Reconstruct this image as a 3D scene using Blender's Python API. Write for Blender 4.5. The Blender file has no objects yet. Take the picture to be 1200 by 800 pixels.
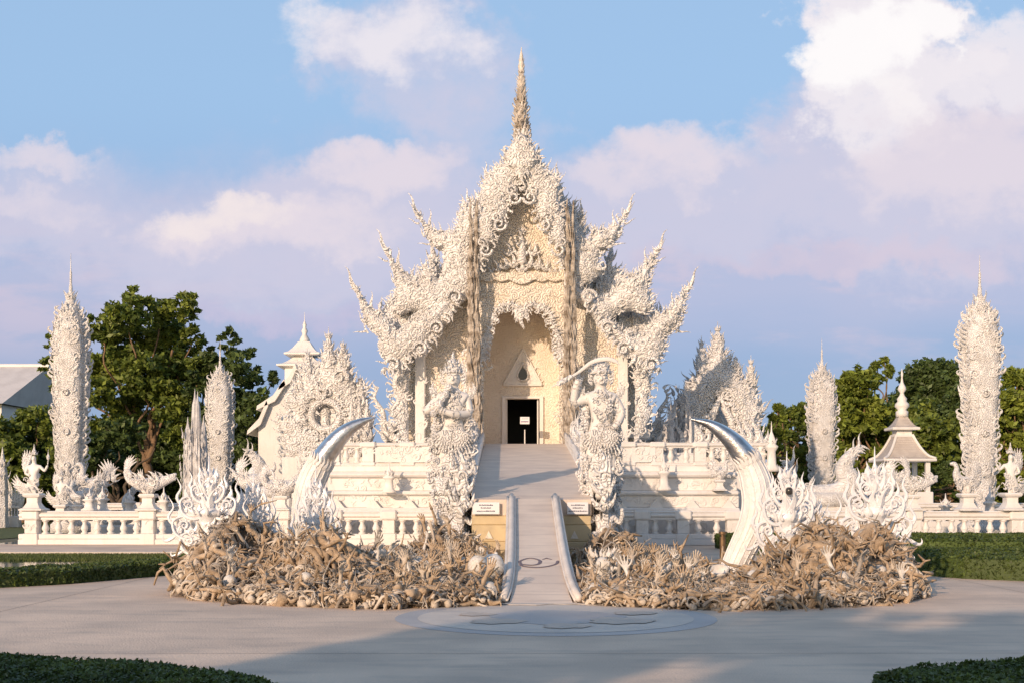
import bpy, math, random
import numpy as np
from mathutils import Vector, Matrix
from mathutils.geometry import tessellate_polygon
R = math.radians
rng = np.random.default_rng(7)
random.seed(7)
scn = bpy.context.scene
col = scn.collection

# ---------------------------------------------------------------- camera
CX, CZ, FPX = -0.55, 2.0, 1400.0
cam_d = bpy.data.cameras.new('camera')
cam = bpy.data.objects.new('camera', cam_d); col.objects.link(cam)
cam.location = (CX, 0, CZ); cam.rotation_euler = (R(90), 0, 0)
cam_d.sensor_width = 36; cam_d.lens = 36 * FPX / 1200; cam_d.shift_y = 180 / 1200
cam_d.clip_end = 3000; cam_d.clip_start = 0.1
scn.camera = cam

# ---------------------------------------------------------------- exposure
scn.view_settings.view_transform = 'Standard'
scn.view_settings.look = 'None'
scn.view_settings.exposure = 0.0
scn.view_settings.gamma = 1.0
scn.render.engine = 'CYCLES'

# ---------------------------------------------------------------- sun
SUN_AZ, SUN_EL = 29.0, 16.5           # sun stands behind the camera, to the left
sd = bpy.data.lights.new('sun', 'SUN')
sd.energy = 4.0; sd.angle = R(0.8); sd.color = (1.0, 0.72, 0.50)
so = bpy.data.objects.new('sun', sd); col.objects.link(so)
dirv = Vector((math.sin(R(SUN_AZ)) * math.cos(R(SUN_EL)), math.cos(R(SUN_AZ)) * math.cos(R(SUN_EL)), -math.sin(R(SUN_EL))))
so.rotation_euler = dirv.to_track_quat('-Z', 'Y').to_euler()
so.location = (-30, -40, 30)

# ---------------------------------------------------------------- sky with clouds
w = bpy.data.worlds.new('World'); scn.world = w; w.use_nodes = True
nt = w.node_tree; N = nt.nodes; L = nt.links; N.clear()
def nd(tree, typ, **kw):
    n = tree.nodes.new(typ)
    for k, v in kw.items(): setattr(n, k, v)
    return n
def mth(op, a, b=None, c=None, tree=None, clamp=False):
    tree = tree or nt
    n = tree.nodes.new('ShaderNodeMath'); n.operation = op; n.use_clamp = clamp
    for i, x in enumerate((a, b, c)):
        if x is None: continue
        if isinstance(x, (int, float)): n.inputs[i].default_value = x
        else: tree.links.new(x, n.inputs[i])
    return n.outputs[0]
def mixc(f, a, b, tree=None, mode='MIX'):
    tree = tree or nt
    n = tree.nodes.new('ShaderNodeMix'); n.data_type = 'RGBA'; n.blend_type = mode
    for i, x in ((0, f), (6, a), (7, b)):
        if isinstance(x, (int, float)): n.inputs[i].default_value = x
        elif isinstance(x, tuple): n.inputs[i].default_value = (*x, 1)
        else: tree.links.new(x, n.inputs[i])
    return n.outputs[2]
def srgb(r, g, b):
    return tuple((c / 255 / 12.92 if c / 255 < .04045 else ((c / 255 + .055) / 1.055) ** 2.4) for c in (r, g, b))
sky = nd(nt, 'ShaderNodeTexSky', sky_type='NISHITA', sun_disc=False)
sky.sun_elevation = R(SUN_EL); sky.sun_rotation = R(180 + SUN_AZ)
sky.air_density = 1.0; sky.dust_density = 0.6; sky.ozone_density = 1.5
tc = nd(nt, 'ShaderNodeTexCoord'); sp = nd(nt, 'ShaderNodeSeparateXYZ'); L.new(tc.outputs['Generated'], sp.inputs[0])
ay = mth('MAXIMUM', mth('ABSOLUTE', sp.outputs[1]), 0.22)
U = mth('MULTIPLY', mth('DIVIDE', sp.outputs[0], ay), 14.0)      # hundreds of "picture" units
V = mth('MULTIPLY', mth('DIVIDE', sp.outputs[2], ay), 14.0)
cb = nd(nt, 'ShaderNodeCombineXYZ'); L.new(U, cb.inputs[0]); L.new(V, cb.inputs[1])
wn = nd(nt, 'ShaderNodeTexNoise'); wn.inputs['Scale'].default_value = 1.1; wn.inputs['Detail'].default_value = 8; wn.inputs['Roughness'].default_value = .6; L.new(cb.outputs[0], wn.inputs[0])
ws = nd(nt, 'ShaderNodeSeparateColor'); L.new(wn.outputs['Color'], ws.inputs[0])
WU = mth('ADD', U, mth('MULTIPLY', mth('SUBTRACT', ws.outputs[0], .5), 2.6)); WV = mth('ADD', V, mth('MULTIPLY', mth('SUBTRACT', ws.outputs[1], .5), 1.5))
def noise(scale, detail=7, rough=.55, sx=1.0, sy=1.0, off=0.0, dist=0.0):
    mp = nd(nt, 'ShaderNodeMapping'); mp.inputs['Scale'].default_value = (sx, sy, 1); mp.inputs['Location'].default_value = (off, off * .7, off)
    L.new(cb.outputs[0], mp.inputs[0])
    n = nd(nt, 'ShaderNodeTexNoise'); n.inputs['Scale'].default_value = scale; n.inputs['Detail'].default_value = detail
    n.inputs['Roughness'].default_value = rough; n.inputs['Distortion'].default_value = dist
    L.new(mp.outputs[0], n.inputs[0]); return n.outputs[0]
n1 = noise(.75, 9, .60, 1, 1.15, 3.1); n2 = noise(1.7, 8, .6, 1, 1.3, 9.7); n3 = noise(.35, 6, .55, .5, 1.7, 1.3); n4 = noise(.9, 8, .6, .45, 1.5, 5.0)
def px(x, y): return ((x - 600) / 100.0, (580 - y) / 100.0)
def blob(x, y, rx, ry, n, amp, lo, hi, rot=0):
    u0, v0 = px(x, y); du = mth('SUBTRACT', WU, u0); dv = mth('SUBTRACT', WV, v0)
    if rot:
        c, s = math.cos(R(rot)), math.sin(R(rot))
        du, dv = (mth('ADD', mth('MULTIPLY', du, c), mth('MULTIPLY', dv, s)), mth('SUBTRACT', mth('MULTIPLY', dv, c), mth('MULTIPLY', du, s)))
    e = mth('ADD', mth('POWER', mth('ABSOLUTE', mth('DIVIDE', du, rx / 100)), 2.0), mth('POWER', mth('ABSOLUTE', mth('DIVIDE', dv, ry / 100)), 2.0))
    f = mth('ADD', mth('SUBTRACT', 1.0, e), mth('MULTIPLY', mth('SUBTRACT', n, .5), amp))
    mr = nd(nt, 'ShaderNodeMapRange', interpolation_type='SMOOTHSTEP')
    L.new(f, mr.inputs[0]); mr.inputs[1].default_value = lo; mr.inputs[2].default_value = hi
    return mr.outputs[0]
def band(lo, hi, val):
    mr = nd(nt, 'ShaderNodeMapRange', interpolation_type='SMOOTHSTEP'); L.new(val, mr.inputs[0])
    mr.inputs[1].default_value = lo; mr.inputs[2].default_value = hi; return mr.outputs[0]
SKY_GAIN = 0.14
c = mixc(1.0, sky.outputs[0], (SKY_GAIN * 1.0, SKY_GAIN * 1.0, SKY_GAIN * 1.0), mode='MULTIPLY')
upper = srgb(164, 199, 237); lower = srgb(139, 163, 207); lav = srgb(200, 198, 222)
front = band(-.3, .5, sp.outputs[1])
grad = mixc(band(1.0, 5.0, V), lower, upper)
c = mixc(mth('MULTIPLY', front, .85), c, grad)
# lavender veil low in the sky and streaks
veil = mth('MULTIPLY', band(1.3, 2.5, mth('ADD', V, mth('MULTIPLY', mth('SUBTRACT', n3, .5), 1.8))), band(4.3, 2.8, mth('ADD', V, mth('MULTIPLY', mth('SUBTRACT', n1, .5), 2.6))))
c = mixc(mth('MULTIPLY', veil, .62), c, lav)
streak = mth('MULTIPLY', mth('MULTIPLY', band(.48, .64, n4), band(1.1, 2.2, V)), band(3.9, 2.8, V))
c = mixc(mth('MULTIPLY', streak, .5), c, srgb(220, 203, 218))
def cl(args, colr, op, shade=None):
    global c
    m = blob(*args)
    c = mixc(mth('MULTIPLY', m, op), c, colr)
shadow = srgb(206, 205, 226)
for a, op in (
    ((330, 280, 300, 95, n1, 1.6, -.05, .8), .85), ((430, 225, 190, 75, n1, 1.6, -.05, .8), .88), ((790, 235, 230, 90, n1, 1.5, -.05, .8), .88), ((60, 235, 160, 70, n1, 1.8, .0, 1.0), .7),
    ((1110, 190, 250, 160, n2, 1.3, -.1, .6), .95), ((490, 70, 150, 95, n1, 1.8, .0, .9), .75), ((560, 140, 110, 70, n1, 1.8, .1, 1.0), .6)):
    cl(a, shadow, op)
pink = srgb(229, 219, 229); white = srgb(240, 234, 240)
for a, colr, op in (
    ((300, 262, 190, 46, n2, 1.9, .0, 1.1), pink, .9), ((265, 245, 100, 32, n2, 1.8, .05, 1.1), srgb(243, 231, 231), .9), ((440, 190, 120, 38, n2, 1.8, .0, 1.1), pink, .9), ((420, 255, 150, 40, n2, 2.2, .1, 1.4), pink, .6),
    ((820, 170, 130, 38, n2, 1.8, .0, 1.1), pink, .9), ((730, 200, 110, 34, n2, 1.8, .1, 1.2), pink, .7), ((450, 45, 130, 56, n2, 2.0, .0, 1.1), white, .85), ((50, 190, 100, 24, n2, 1.9, .1, 1.2), pink, .75), ((40, 240, 110, 26, n2, 1.9, .1, 1.2), pink, .6),
    ((1035, 25, 115, 68, n2, 1.4, -.05, .55), white, 1.0), ((1050, 105, 110, 95, n2, 1.5, -.05, .6), white, .95), ((1190, 70, 70, 80, n2, 1.5, .0, .7), white, .85),
    ((1130, 190, 170, 90, n2, 1.6, .0, .9), pink, .85), ((1020, 60, 95, 58, n2, 1.5, .05, .8), (1.0, .97, .97), .95), ((1080, 30, 60, 42, n2, 1.5, .05, .8), (1.0, .97, .97), .9), ((1060, 120, 60, 50, n2, 1.6, .1, 1.1), (.98, .93, .93), .7),
    ((1000, 305, 300, 24, n3, 1.6, .0, 1.4), srgb(222, 204, 218), .6), ((300, 365, 260, 20, n3, 1.6, .1, 1.5), srgb(212, 197, 221), .5)):
    cl(a, colr, op)
bg = nd(nt, 'ShaderNodeBackground'); bg.inputs[1].default_value = 1.0; L.new(c, bg.inputs[0])
ow = nd(nt, 'ShaderNodeOutputWorld'); L.new(bg.outputs[0], ow.inputs[0])

# ---------------------------------------------------------------- materials
MATS = {}
def material(name, c1, c2=None, rough=.6, metal=0.0, spec=.5, nscale=1.2, bump=(), mixlo=.4, mixhi=.65, streak=None, trans=0.0):
    m = bpy.data.materials.new(name); m.use_nodes = True; t = m.node_tree
    b = t.nodes['Principled BSDF']; b.inputs['Roughness'].default_value = rough; b.inputs['Metallic'].default_value = metal
    b.inputs['Specular IOR Level'].default_value = spec
    tcn = t.nodes.new('ShaderNodeTexCoord')
    def nz(scale, detail=5, vec=None, sc=None, dist=0):
        n = t.nodes.new('ShaderNodeTexNoise'); n.inputs['Scale'].default_value = scale; n.inputs['Detail'].default_value = detail; n.inputs['Distortion'].default_value = dist
        src = tcn.outputs['Object']
        if sc:
            mp = t.nodes.new('ShaderNodeMapping'); mp.inputs['Scale'].default_value = sc; t.links.new(src, mp.inputs[0]); src = mp.outputs[0]
        t.links.new(src, n.inputs[0]); return n.outputs[0]
    def mr(v, lo, hi):
        n = t.nodes.new('ShaderNodeMapRange'); t.links.new(v, n.inputs[0]); n.inputs[1].default_value = lo; n.inputs[2].default_value = hi; return n.outputs[0]
    if c2:
        f = mr(nz(nscale, 7), mixlo, mixhi)
        cc = mixc(f, c1, c2, t)
        if streak: cc = mixc(mth('MULTIPLY', mr(nz(streak[0], 5, sc=streak[1]), .5, .75), streak[3], tree=t), cc, streak[2], t)
        t.links.new(cc, b.inputs['Base Color'])
    else: b.inputs['Base Color'].default_value = (*c1, 1)
    prev = None
    for kind, scale, dist in bump:
        if kind == 'noise': h = nz(scale, 6)
        elif kind == 'scroll':       # carved swirling relief: distorted rings around voronoi cells
            n = t.nodes.new('ShaderNodeTexNoise'); n.inputs['Scale'].default_value = scale * .7; t.links.new(tcn.outputs['Object'], n.inputs[0])
            ad = t.nodes.new('ShaderNodeVectorMath'); ad.operation = 'MULTIPLY_ADD'; ad.inputs[1].default_value = (.35, .35, .35)
            t.links.new(n.outputs['Color'], ad.inputs[0]); t.links.new(tcn.outputs['Object'], ad.inputs[2])
            v = t.nodes.new('ShaderNodeTexVoronoi'); v.inputs['Scale'].default_value = scale; t.links.new(ad.outputs[0], v.inputs[0])
            h = mth('SINE', mth('MULTIPLY', v.outputs['Distance'], 16.0, tree=t), tree=t)
        elif kind == 'spiral':       # carved scrolls: spiral grooves winding round random centres
            sp3 = t.nodes.new('ShaderNodeSeparateXYZ'); t.links.new(tcn.outputs['Object'], sp3.inputs[0])
            n = t.nodes.new('ShaderNodeTexNoise'); n.inputs['Scale'].default_value = scale * .9; n.inputs['Detail'].default_value = 1; t.links.new(tcn.outputs['Object'], n.inputs[0])
            wob = mth('MULTIPLY', mth('SUBTRACT', n.outputs[0], .5, tree=t), .5 / scale, tree=t)
            cx3_ = mth('ADD', mth('ADD', sp3.outputs[0], mth('MULTIPLY', sp3.outputs[1], .8, tree=t), tree=t), wob, tree=t); cz3_ = mth('ADD', sp3.outputs[2], wob, tree=t)
            cv = t.nodes.new('ShaderNodeCombineXYZ'); t.links.new(cx3_, cv.inputs[0]); t.links.new(cz3_, cv.inputs[1])
            v = t.nodes.new('ShaderNodeTexVoronoi'); v.voronoi_dimensions = '2D'; v.inputs['Scale'].default_value = scale; t.links.new(cv.outputs[0], v.inputs['Vector'])
            df = t.nodes.new('ShaderNodeVectorMath'); df.operation = 'SUBTRACT'; t.links.new(cv.outputs[0], df.inputs[0]); t.links.new(v.outputs['Position'], df.inputs[1])
            ds = t.nodes.new('ShaderNodeSeparateXYZ'); t.links.new(df.outputs[0], ds.inputs[0])
            an = mth('ARCTAN2', ds.outputs[1], ds.outputs[0], tree=t); hc = t.nodes.new('ShaderNodeSeparateColor'); t.links.new(v.outputs['Color'], hc.inputs[0])
            sgn = mth('SUBTRACT', mth('MULTIPLY', mth('GREATER_THAN', hc.outputs[0], .5, tree=t), 2.0, tree=t), 1.0, tree=t)
            ph = mth('ADD', mth('MULTIPLY', mth('MULTIPLY', an, sgn, tree=t), 2.0, tree=t), mth('MULTIPLY', v.outputs['Distance'], 17.0, tree=t), tree=t)
            h = mth('POWER', mth('ABSOLUTE', mth('SINE', mth('MULTIPLY', ph, .5, tree=t), tree=t), tree=t), .6, tree=t)
        elif kind == 'brick':
            v = t.nodes.new('ShaderNodeTexBrick'); v.inputs['Scale'].default_value = scale; t.links.new(tcn.outputs['Object'], v.inputs[0]); h = v.outputs['Fac']
        bp = t.nodes.new('ShaderNodeBump'); bp.inputs['Distance'].default_value = dist; bp.inputs['Strength'].default_value = 1.0
        t.links.new(h, bp.inputs['Height'])
        if prev: t.links.new(prev, bp.inputs['Normal'])
        prev = bp.outputs[0]
    if prev: t.links.new(prev, b.inputs['Normal'])
    if trans:
        b.inputs['Transmission Weight'].default_value = trans
    MATS[name] = m; return m
W = material('carved_white', (.82, .81, .80), (.70, .68, .655), .36, nscale=.9, bump=(('spiral', 3.0, .042), ('noise', 14, .008)), streak=(1.5, (6, 6, .7), (.62, .58, .53), .3))
WF = material('fine_carved_white', (.82, .81, .80), (.70, .68, .655), .36, nscale=1.4, bump=(('spiral', 5.0, .028), ('noise', 20, .006)), streak=(1.5, (6, 6, .7), (.62, .58, .53), .3))
WP = material('white_plaster', (.80, .775, .745), (.73, .70, .66), .5, nscale=.8, bump=(('noise', 9, .006),), streak=(1.2, (5, 5, .6), (.60, .57, .52), .4))
WS = material('silvered_white', (.86, .86, .87), (.74, .74, .76), .3, nscale=3, bump=(('noise', 12, .004),), spec=.8)
CR = material('cream_bounce_relief', (.82, .755, .66), (.77, .68, .56), .5, nscale=1.1, bump=(('spiral', 3.2, .040), ('noise', 16, .008)))  # white carving, with warm bounced light put into the colour as cream
CP = material('cream_bounce_plaster', (.82, .745, .645), (.75, .66, .55), .55, nscale=.8, bump=(('spiral', 3.0, .020), ('noise', 7, .01)))  # recess plaster is white; this cream tint paints in the warm bounce
FIL = material('mottled_filigree', (.52, .46, .39), (.18, .14, .10), .45, nscale=3.5, bump=(('noise', 12, .05),))  # tan mixed at random with dark brown
WG = material('greyed_white', (.66, .65, .65), (.42, .41, .42), .45, nscale=3, bump=(('noise', 14, .02),), streak=(2, (5, 5, .6), (.36, .38, .36), .6))
SPI = material('spire_silver', (.66, .60, .53), (.30, .25, .19), .4, nscale=2.2, mixlo=.45, mixhi=.7, bump=(('noise', 12, .03),))
SIL = material('polished_steel', (.84, .82, .80), (.60, .57, .54), .30, metal=1.0, nscale=4.0, bump=(('noise', 3.0, .02), ('noise', 14, .006)))
HW = material('horn_white', (.84, .82, .80), (.74, .71, .67), .38, nscale=2, bump=(('noise', 8, .03),))
ROOT = material('root_tan', (.52, .395, .27), (.28, .20, .125), .7, nscale=3.2, bump=(('noise', 14, .03), ('noise', 40, .01)), mixlo=.38, mixhi=.62)
ROOTP = material('root_pale', (.66, .58, .48), (.42, .34, .26), .7, nscale=2, bump=(('noise', 12, .03),))
ROOTG = material('root_grey', (.44, .40, .35), (.22, .185, .15), .7, nscale=2, bump=(('noise', 12, .03),))
SOIL = material('mound_core', (.14, .105, .07), (.07, .05, .035), .85, nscale=3, bump=(('noise', 6, .08),))
BONE = material('bone_white', (.76, .73, .68), (.60, .56, .50), .45, nscale=5, bump=(('noise', 15, .01),))
GOLD = material('gold_stone', (.62, .50, .30), (.52, .42, .26), .5, nscale=2.5, bump=(('noise', 10, .008),))
RAMP = material('ramp_stone', (.74, .63, .53), (.64, .54, .46), .6, nscale=1.4, bump=(('noise', 20, .004),), streak=(1.4, (.5, 5, 5), (.46, .39, .34), .7))
KERB = material('kerb_stone', (.74, .68, .62), (.62, .57, .52), .5, nscale=2, bump=(('noise', 12, .006),))
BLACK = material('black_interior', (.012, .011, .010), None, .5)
DARK = material('dark_glass', (.05, .045, .04), None, .2)
SIGN = material('sign_white', (.80, .80, .82), None, .4)
INK = material('ink', (.05, .05, .12), None, .5)
INKR = material('purple_ink', (.16, .08, .20), None, .5)
IRON = material('dark_inlay', (.16, .13, .15), None, .6)
BRNZ = material('bronze', (.26, .17, .09), (.18, .11, .06), .4, metal=.6, nscale=4)
BARK = material('bark', (.25, .155, .085), (.15, .10, .06), .85, nscale=3, bump=(('noise', 9, .05),))
BARKD = material('bark_dark', (.12, .09, .06), (.07, .05, .035), .85, nscale=3, bump=(('noise', 9, .05),))
def leafmat(name, a, b, sc=.5):
    m = material(name, a, b, .55, nscale=sc, mixlo=.35, mixhi=.65)
    t = m.node_tree; p = t.nodes['Principled BSDF']
    gi = t.nodes.new('ShaderNodeNewGeometry'); mr = t.nodes.new('ShaderNodeMapRange'); t.links.new(gi.outputs['Random Per Island'], mr.inputs[0])
    mr.inputs[3].default_value = .55; mr.inputs[4].default_value = 1.5
    src = p.inputs['Base Color'].links[0].from_socket
    vm = t.nodes.new('ShaderNodeVectorMath'); vm.operation = 'SCALE'; t.links.new(src, vm.inputs[0]); t.links.new(mr.outputs[0], vm.inputs[3])
    t.links.new(vm.outputs[0], p.inputs['Base Color'])
    tr = t.nodes.new('ShaderNodeBsdfTranslucent'); t.links.new(vm.outputs[0], tr.inputs[0])
    ms = t.nodes.new('ShaderNodeMixShader'); ms.inputs[0].default_value = .25
    out = t.nodes['Material Output']; t.links.new(p.outputs[0], ms.inputs[1]); t.links.new(tr.outputs[0], ms.inputs[2]); t.links.new(ms.outputs[0], out.inputs[0])
    return m
LEAF = leafmat('leaves_mid', (.20, .245, .04), (.10, .145, .026))
LEAFB = leafmat('leaves_bright', (.27, .31, .045), (.15, .20, .03))
LEAFD = leafmat('leaves_dark', (.11, .16, .04), (.06, .095, .026))
HEDGE = leafmat('hedge_leaves', (.11, .15, .03), (.05, .08, .018), 1.5)
GRASS = leafmat('grass_blades', (.12, .15, .035), (.07, .10, .025), .6)

# ---------------------------------------------------------------- mesh builder
class MB:
    def __init__(s): s.v = []; s.f = {}; s.n = 0
    def add(s, V, *faces):
        V = np.asarray(V, float).reshape(-1, 3)
        for F in faces:
            if F is None or len(F) == 0: continue
            F = np.asarray(F, np.int64); s.f.setdefault(F.shape[1], []).append(F + s.n)
        s.v.append(V); s.n += len(V); return s
    def stamp(s, tpl, M):
        M = np.asarray(M, float).reshape(-1, 4, 4); Vt, faces = tpl; K = len(M); n = len(Vt)
        if K == 0: return s
        P_ = np.einsum('kij,nj->kni', M[:, :3, :3], Vt) + M[:, None, :3, 3]
        off = (np.arange(K) * n)[:, None, None]
        s.add(P_.reshape(-1, 3), *[(F[None] + off).reshape(-1, F.shape[1]) for F in faces]); return s
    def tpl(s):
        return (np.concatenate(s.v), [np.concatenate(x) for x in s.f.values()])
    def box(s, x0, x1, y0, y1, z0, z1):
        V = [(x, y, z) for z in (z0, z1) for y in (y0, y1) for x in (x0, x1)]
        s.add(V, [(0, 2, 3, 1), (4, 5, 7, 6), (0, 1, 5, 4), (2, 6, 7, 3), (0, 4, 6, 2), (1, 3, 7, 5)]); return s
    def bbox(s, x0, x1, y0, y1, z0, z1, b=.02):
        """box with chamfered edges"""
        b = min(b, (x1 - x0) * .45, (y1 - y0) * .45, (z1 - z0) * .45)
        lv = [(z0, b), (z0 + b, 0), (z1 - b, 0), (z1, b)]; V = []
        for z, i in lv:
            V += [(x0 + i + (b if i == 0 else 0), y0 + i, z), (x1 - i - (b if i == 0 else 0), y0 + i, z), (x1 - i, y0 + i + (b if i == 0 else 0), z), (x1 - i, y1 - i - (b if i == 0 else 0), z),
                  (x1 - i - (b if i == 0 else 0), y1 - i, z), (x0 + i + (b if i == 0 else 0), y1 - i, z), (x0 + i, y1 - i - (b if i == 0 else 0), z), (x0 + i, y0 + i + (b if i == 0 else 0), z)]
        F = [(k * 8 + i, k * 8 + (i + 1) % 8, k * 8 + 8 + (i + 1) % 8, k * 8 + 8 + i) for k in range(3) for i in range(8)]
        s.add(V, F, [tuple(range(7, -1, -1)), tuple(range(24, 32))]); return s
    def lathe(s, prof, c=(0, 0, 0), seg=12, sq=0.0, rot=0.0, sx=1.0, sy=1.0):
        """prof: (radius, z) list; sq=1 makes it a rounded square"""
        prof = np.array(prof, float); a = np.arange(seg) / seg * 2 * math.pi + rot
        ca, sa = np.cos(a), np.sin(a)
        if sq: k = 1 / np.maximum(abs(np.cos(a - rot - math.pi / 4 * 0)), abs(np.sin(a - rot))); ca, sa = ca * (1 + (k - 1) * sq), sa * (1 + (k - 1) * sq)
        V = np.stack([prof[:, None, 0] * ca * sx + c[0], prof[:, None, 0] * sa * sy + c[1], np.repeat(prof[:, 1][:, None], seg, 1) + c[2]], -1)
        n = len(prof); i = np.arange(seg); j = (i + 1) % seg
        F = np.concatenate([np.stack([k * seg + i, k * seg + j, (k + 1) * seg + j, (k + 1) * seg + i], -1) for k in range(n - 1)])
        s.add(V.reshape(-1, 3), F, [tuple(range(seg))[::-1], tuple(range((n - 1) * seg, n * seg))]); return s
    def prism(s, poly, y0, y1):
        """polygon in XZ extruded along Y"""
        n = len(poly); V = [(p[0], y0, p[1]) for p in poly] + [(p[0], y1, p[1]) for p in poly]
        T = tessellate_polygon([[Vector((p[0], p[1], 0)) for p in poly]])
        T = [tuple(t) for t in T]
        s.add(V, T + [tuple(n + i for i in t[::-1]) for t in T], [(i, (i + 1) % n, n + (i + 1) % n, n + i) for i in range(n)]); return s
    def slab(s, poly, z0, z1):
        n = len(poly); V = [(p[0], p[1], z0) for p in poly] + [(p[0], p[1], z1) for p in poly]
        T = [tuple(t) for t in tessellate_polygon([[Vector((p[0], p[1], 0)) for p in poly]])]
        s.add(V, [t[::-1] for t in T] + [tuple(n + i for i in t) for t in T], [(i, (i + 1) % n, n + (i + 1) % n, n + i) for i in range(n)]); return s
    def tube(s, pts, rad, sides=6, flat=1.0, up=(0, -1, 0), cap=True):
        V, F, C = tube_geo(pts, rad, sides, flat, up); s.add(V, F, C if cap else None); return s
    def build(s, name, mat=None, parent=None, org=(0, 0, 0), smooth=False, loc=None):
        V = np.concatenate(s.v) - np.array(org, float)
        me = bpy.data.meshes.new(name); me.vertices.add(len(V)); me.vertices.foreach_set('co', V.astype(np.float32).ravel())
        loops = []; starts = []; o = 0
        for k, fs in s.f.items():
            A = np.concatenate(fs); loops.append(A.ravel()); starts.append(o + np.arange(len(A)) * k); o += A.size
        loops = np.concatenate(loops); starts = np.concatenate(starts)
        me.loops.add(len(loops)); me.polygons.add(len(starts))
        me.loops.foreach_set('vertex_index', loops.astype(np.int32)); me.polygons.foreach_set('loop_start', starts.astype(np.int32))
        me.polygons.foreach_set('use_smooth', np.full(len(starts), bool(smooth)))
        me.update(calc_edges=True); me.validate()
        if mat: me.materials.append(mat)
        o = bpy.data.objects.new(name, me); col.objects.link(o)
        if parent: o.parent = parent
        if loc is not None: o.location = loc
        return o
def tube_geo(pts, rad, sides=6, flat=1.0, up=(0, -1, 0)):
    P_ = np.asarray(pts, float); n = len(P_); r = np.broadcast_to(np.asarray(rad, float), (n,))
    T = np.gradient(P_, axis=0); T /= np.linalg.norm(T, axis=1)[:, None] + 1e-9
    upv = np.array(up, float); B = upv - (T @ upv)[:, None] * T
    bad = np.linalg.norm(B, axis=1) < .15
    if bad.any(): alt = np.array([1., .1, .2]); B[bad] = alt - (T[bad] @ alt)[:, None] * T[bad]
    B /= np.linalg.norm(B, axis=1)[:, None]; A = np.cross(T, B)
    a = np.arange(sides) / sides * 2 * math.pi
    V = P_[:, None] + r[:, None, None] * (np.cos(a)[None, :, None] * A[:, None] + flat * np.sin(a)[None, :, None] * B[:, None])
    i = np.arange(sides); j = (i + 1) % sides
    F = np.concatenate([np.stack([k * sides + i, k * sides + j, (k + 1) * sides + j, (k + 1) * sides + i], -1) for k in range(n - 1)])
    C = np.array([tuple(range(sides))[::-1], tuple(range((n - 1) * sides, n * sides))])
    return V.reshape(-1, 3), F, C
def catmull(pts, k=6):
    P_ = np.asarray(pts, float); P_ = np.concatenate([[2 * P_[0] - P_[1]], P_, [2 * P_[-1] - P_[-2]]]); out = []
    for i in range(1, len(P_) - 2):
        t = np.linspace(0, 1, k, endpoint=False)[:, None]; a, b, c_, d = P_[i - 1:i + 3]
        out.append(.5 * (2 * b + (c_ - a) * t + (2 * a - 5 * b + 4 * c_ - d) * t ** 2 + (3 * b - a - 3 * c_ + d) * t ** 3))
    return np.concatenate(out + [P_[-2:-1]])
def resample(pts, step):
    P_ = np.asarray(pts, float); d = np.r_[0, np.cumsum(np.linalg.norm(np.diff(P_, axis=0), axis=1))]
    n = max(2, int(round(d[-1] / step)) + 1); t = np.linspace(0, d[-1], n)
    return np.stack([np.interp(t, d, P_[:, k]) for k in range(P_.shape[1])], -1)

# -------- ornament templates: unit high along +Z, facing -Y
def tp(pts, rad, sides=5, flat=.6):
    V_, F, C = tube_geo(pts, rad, sides, flat); return (V_, [F, C])
def merge(*tp_):
    m = MB()
    for t, M in tp_: m.stamp(t, M)
    return m.tpl()
def mat4(loc=(0, 0, 0), z=(0, 0, 1), y=(0, 1, 0), s=1.0, sx=1.0):
    z = np.array(z, float); z /= np.linalg.norm(z); y = np.array(y, float); y = y - (y @ z) * z
    if np.linalg.norm(y) < 1e-3: y = np.array([.3, .2, .1]) - (np.array([.3, .2, .1]) @ z) * z
    y /= np.linalg.norm(y); x = np.cross(y, z); M = np.eye(4)
    sv = np.broadcast_to(np.asarray(s, float), (3,))
    M[:3, 0] = x * sv[0] * sx; M[:3, 1] = y * sv[1]; M[:3, 2] = z * sv[2]; M[:3, 3] = loc; return M
t_ = np.linspace(0, 1, 8)
FL = tp(np.stack([.16 * np.sin(t_ * 4.4) * t_, 0 * t_, t_], -1), np.array([.13, .19, .18, .14, .10, .07, .04, .008]), 5, .55)
FLN = tp(np.stack([.10 * np.sin(t_ * 6) * t_, 0 * t_, t_], -1), np.array([.07, .10, .085, .07, .05, .035, .02, .005]), 5, .7)
t_ = np.linspace(0, 1, 15); a_ = t_ * 8.2
SC = tp(np.stack([(.48 - .40 * t_) * np.cos(a_), 0 * t_ - .06 * t_, (.48 - .40 * t_) * np.sin(a_)], -1), .11 - .055 * t_, 5, .9)
t_ = np.linspace(0, 1, 9)
HOOK = tp(np.stack([.30 * np.sin(t_ * 3.6), 0 * t_, .95 * np.sin(t_ * 2.0)], -1), np.array([.10, .15, .15, .13, .11, .09, .07, .045, .01]), 5, .7)
def R4(deg, s=1.0, loc=(0, 0, 0), sx=1): 
    a = R(deg); return mat4(loc, (math.sin(a), 0, math.cos(a)), (0, 1, 0), s, sx)
KR = merge((FL, R4(0, 1)), (FL, R4(-42, .62, (-.05, 0, .08), -1)), (FL, R4(42, .62, (.05, 0, .08))), (SC, R4(0, .34, (0, -.1, .12))))
ROS = merge(*[(FL, R4(k * 45, .5)) for k in range(8)], (SC, R4(20, .3, (0, -.08, 0))))
LEAFCL = merge((HOOK, R4(-18, .8, sx=-1)), (HOOK, R4(22, .75)), (FLN, R4(0, 1.1)), (SC, R4(90, .36, (.12, -.08, .15))))
SCR = [SC, HOOK, KR, LEAFCL]
m_ = MB().lathe([(.3, -.5), (.46, -.3), (.5, 0), (.46, .3), (.2, .5)], seg=6); BEAD = m_.tpl()

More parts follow.
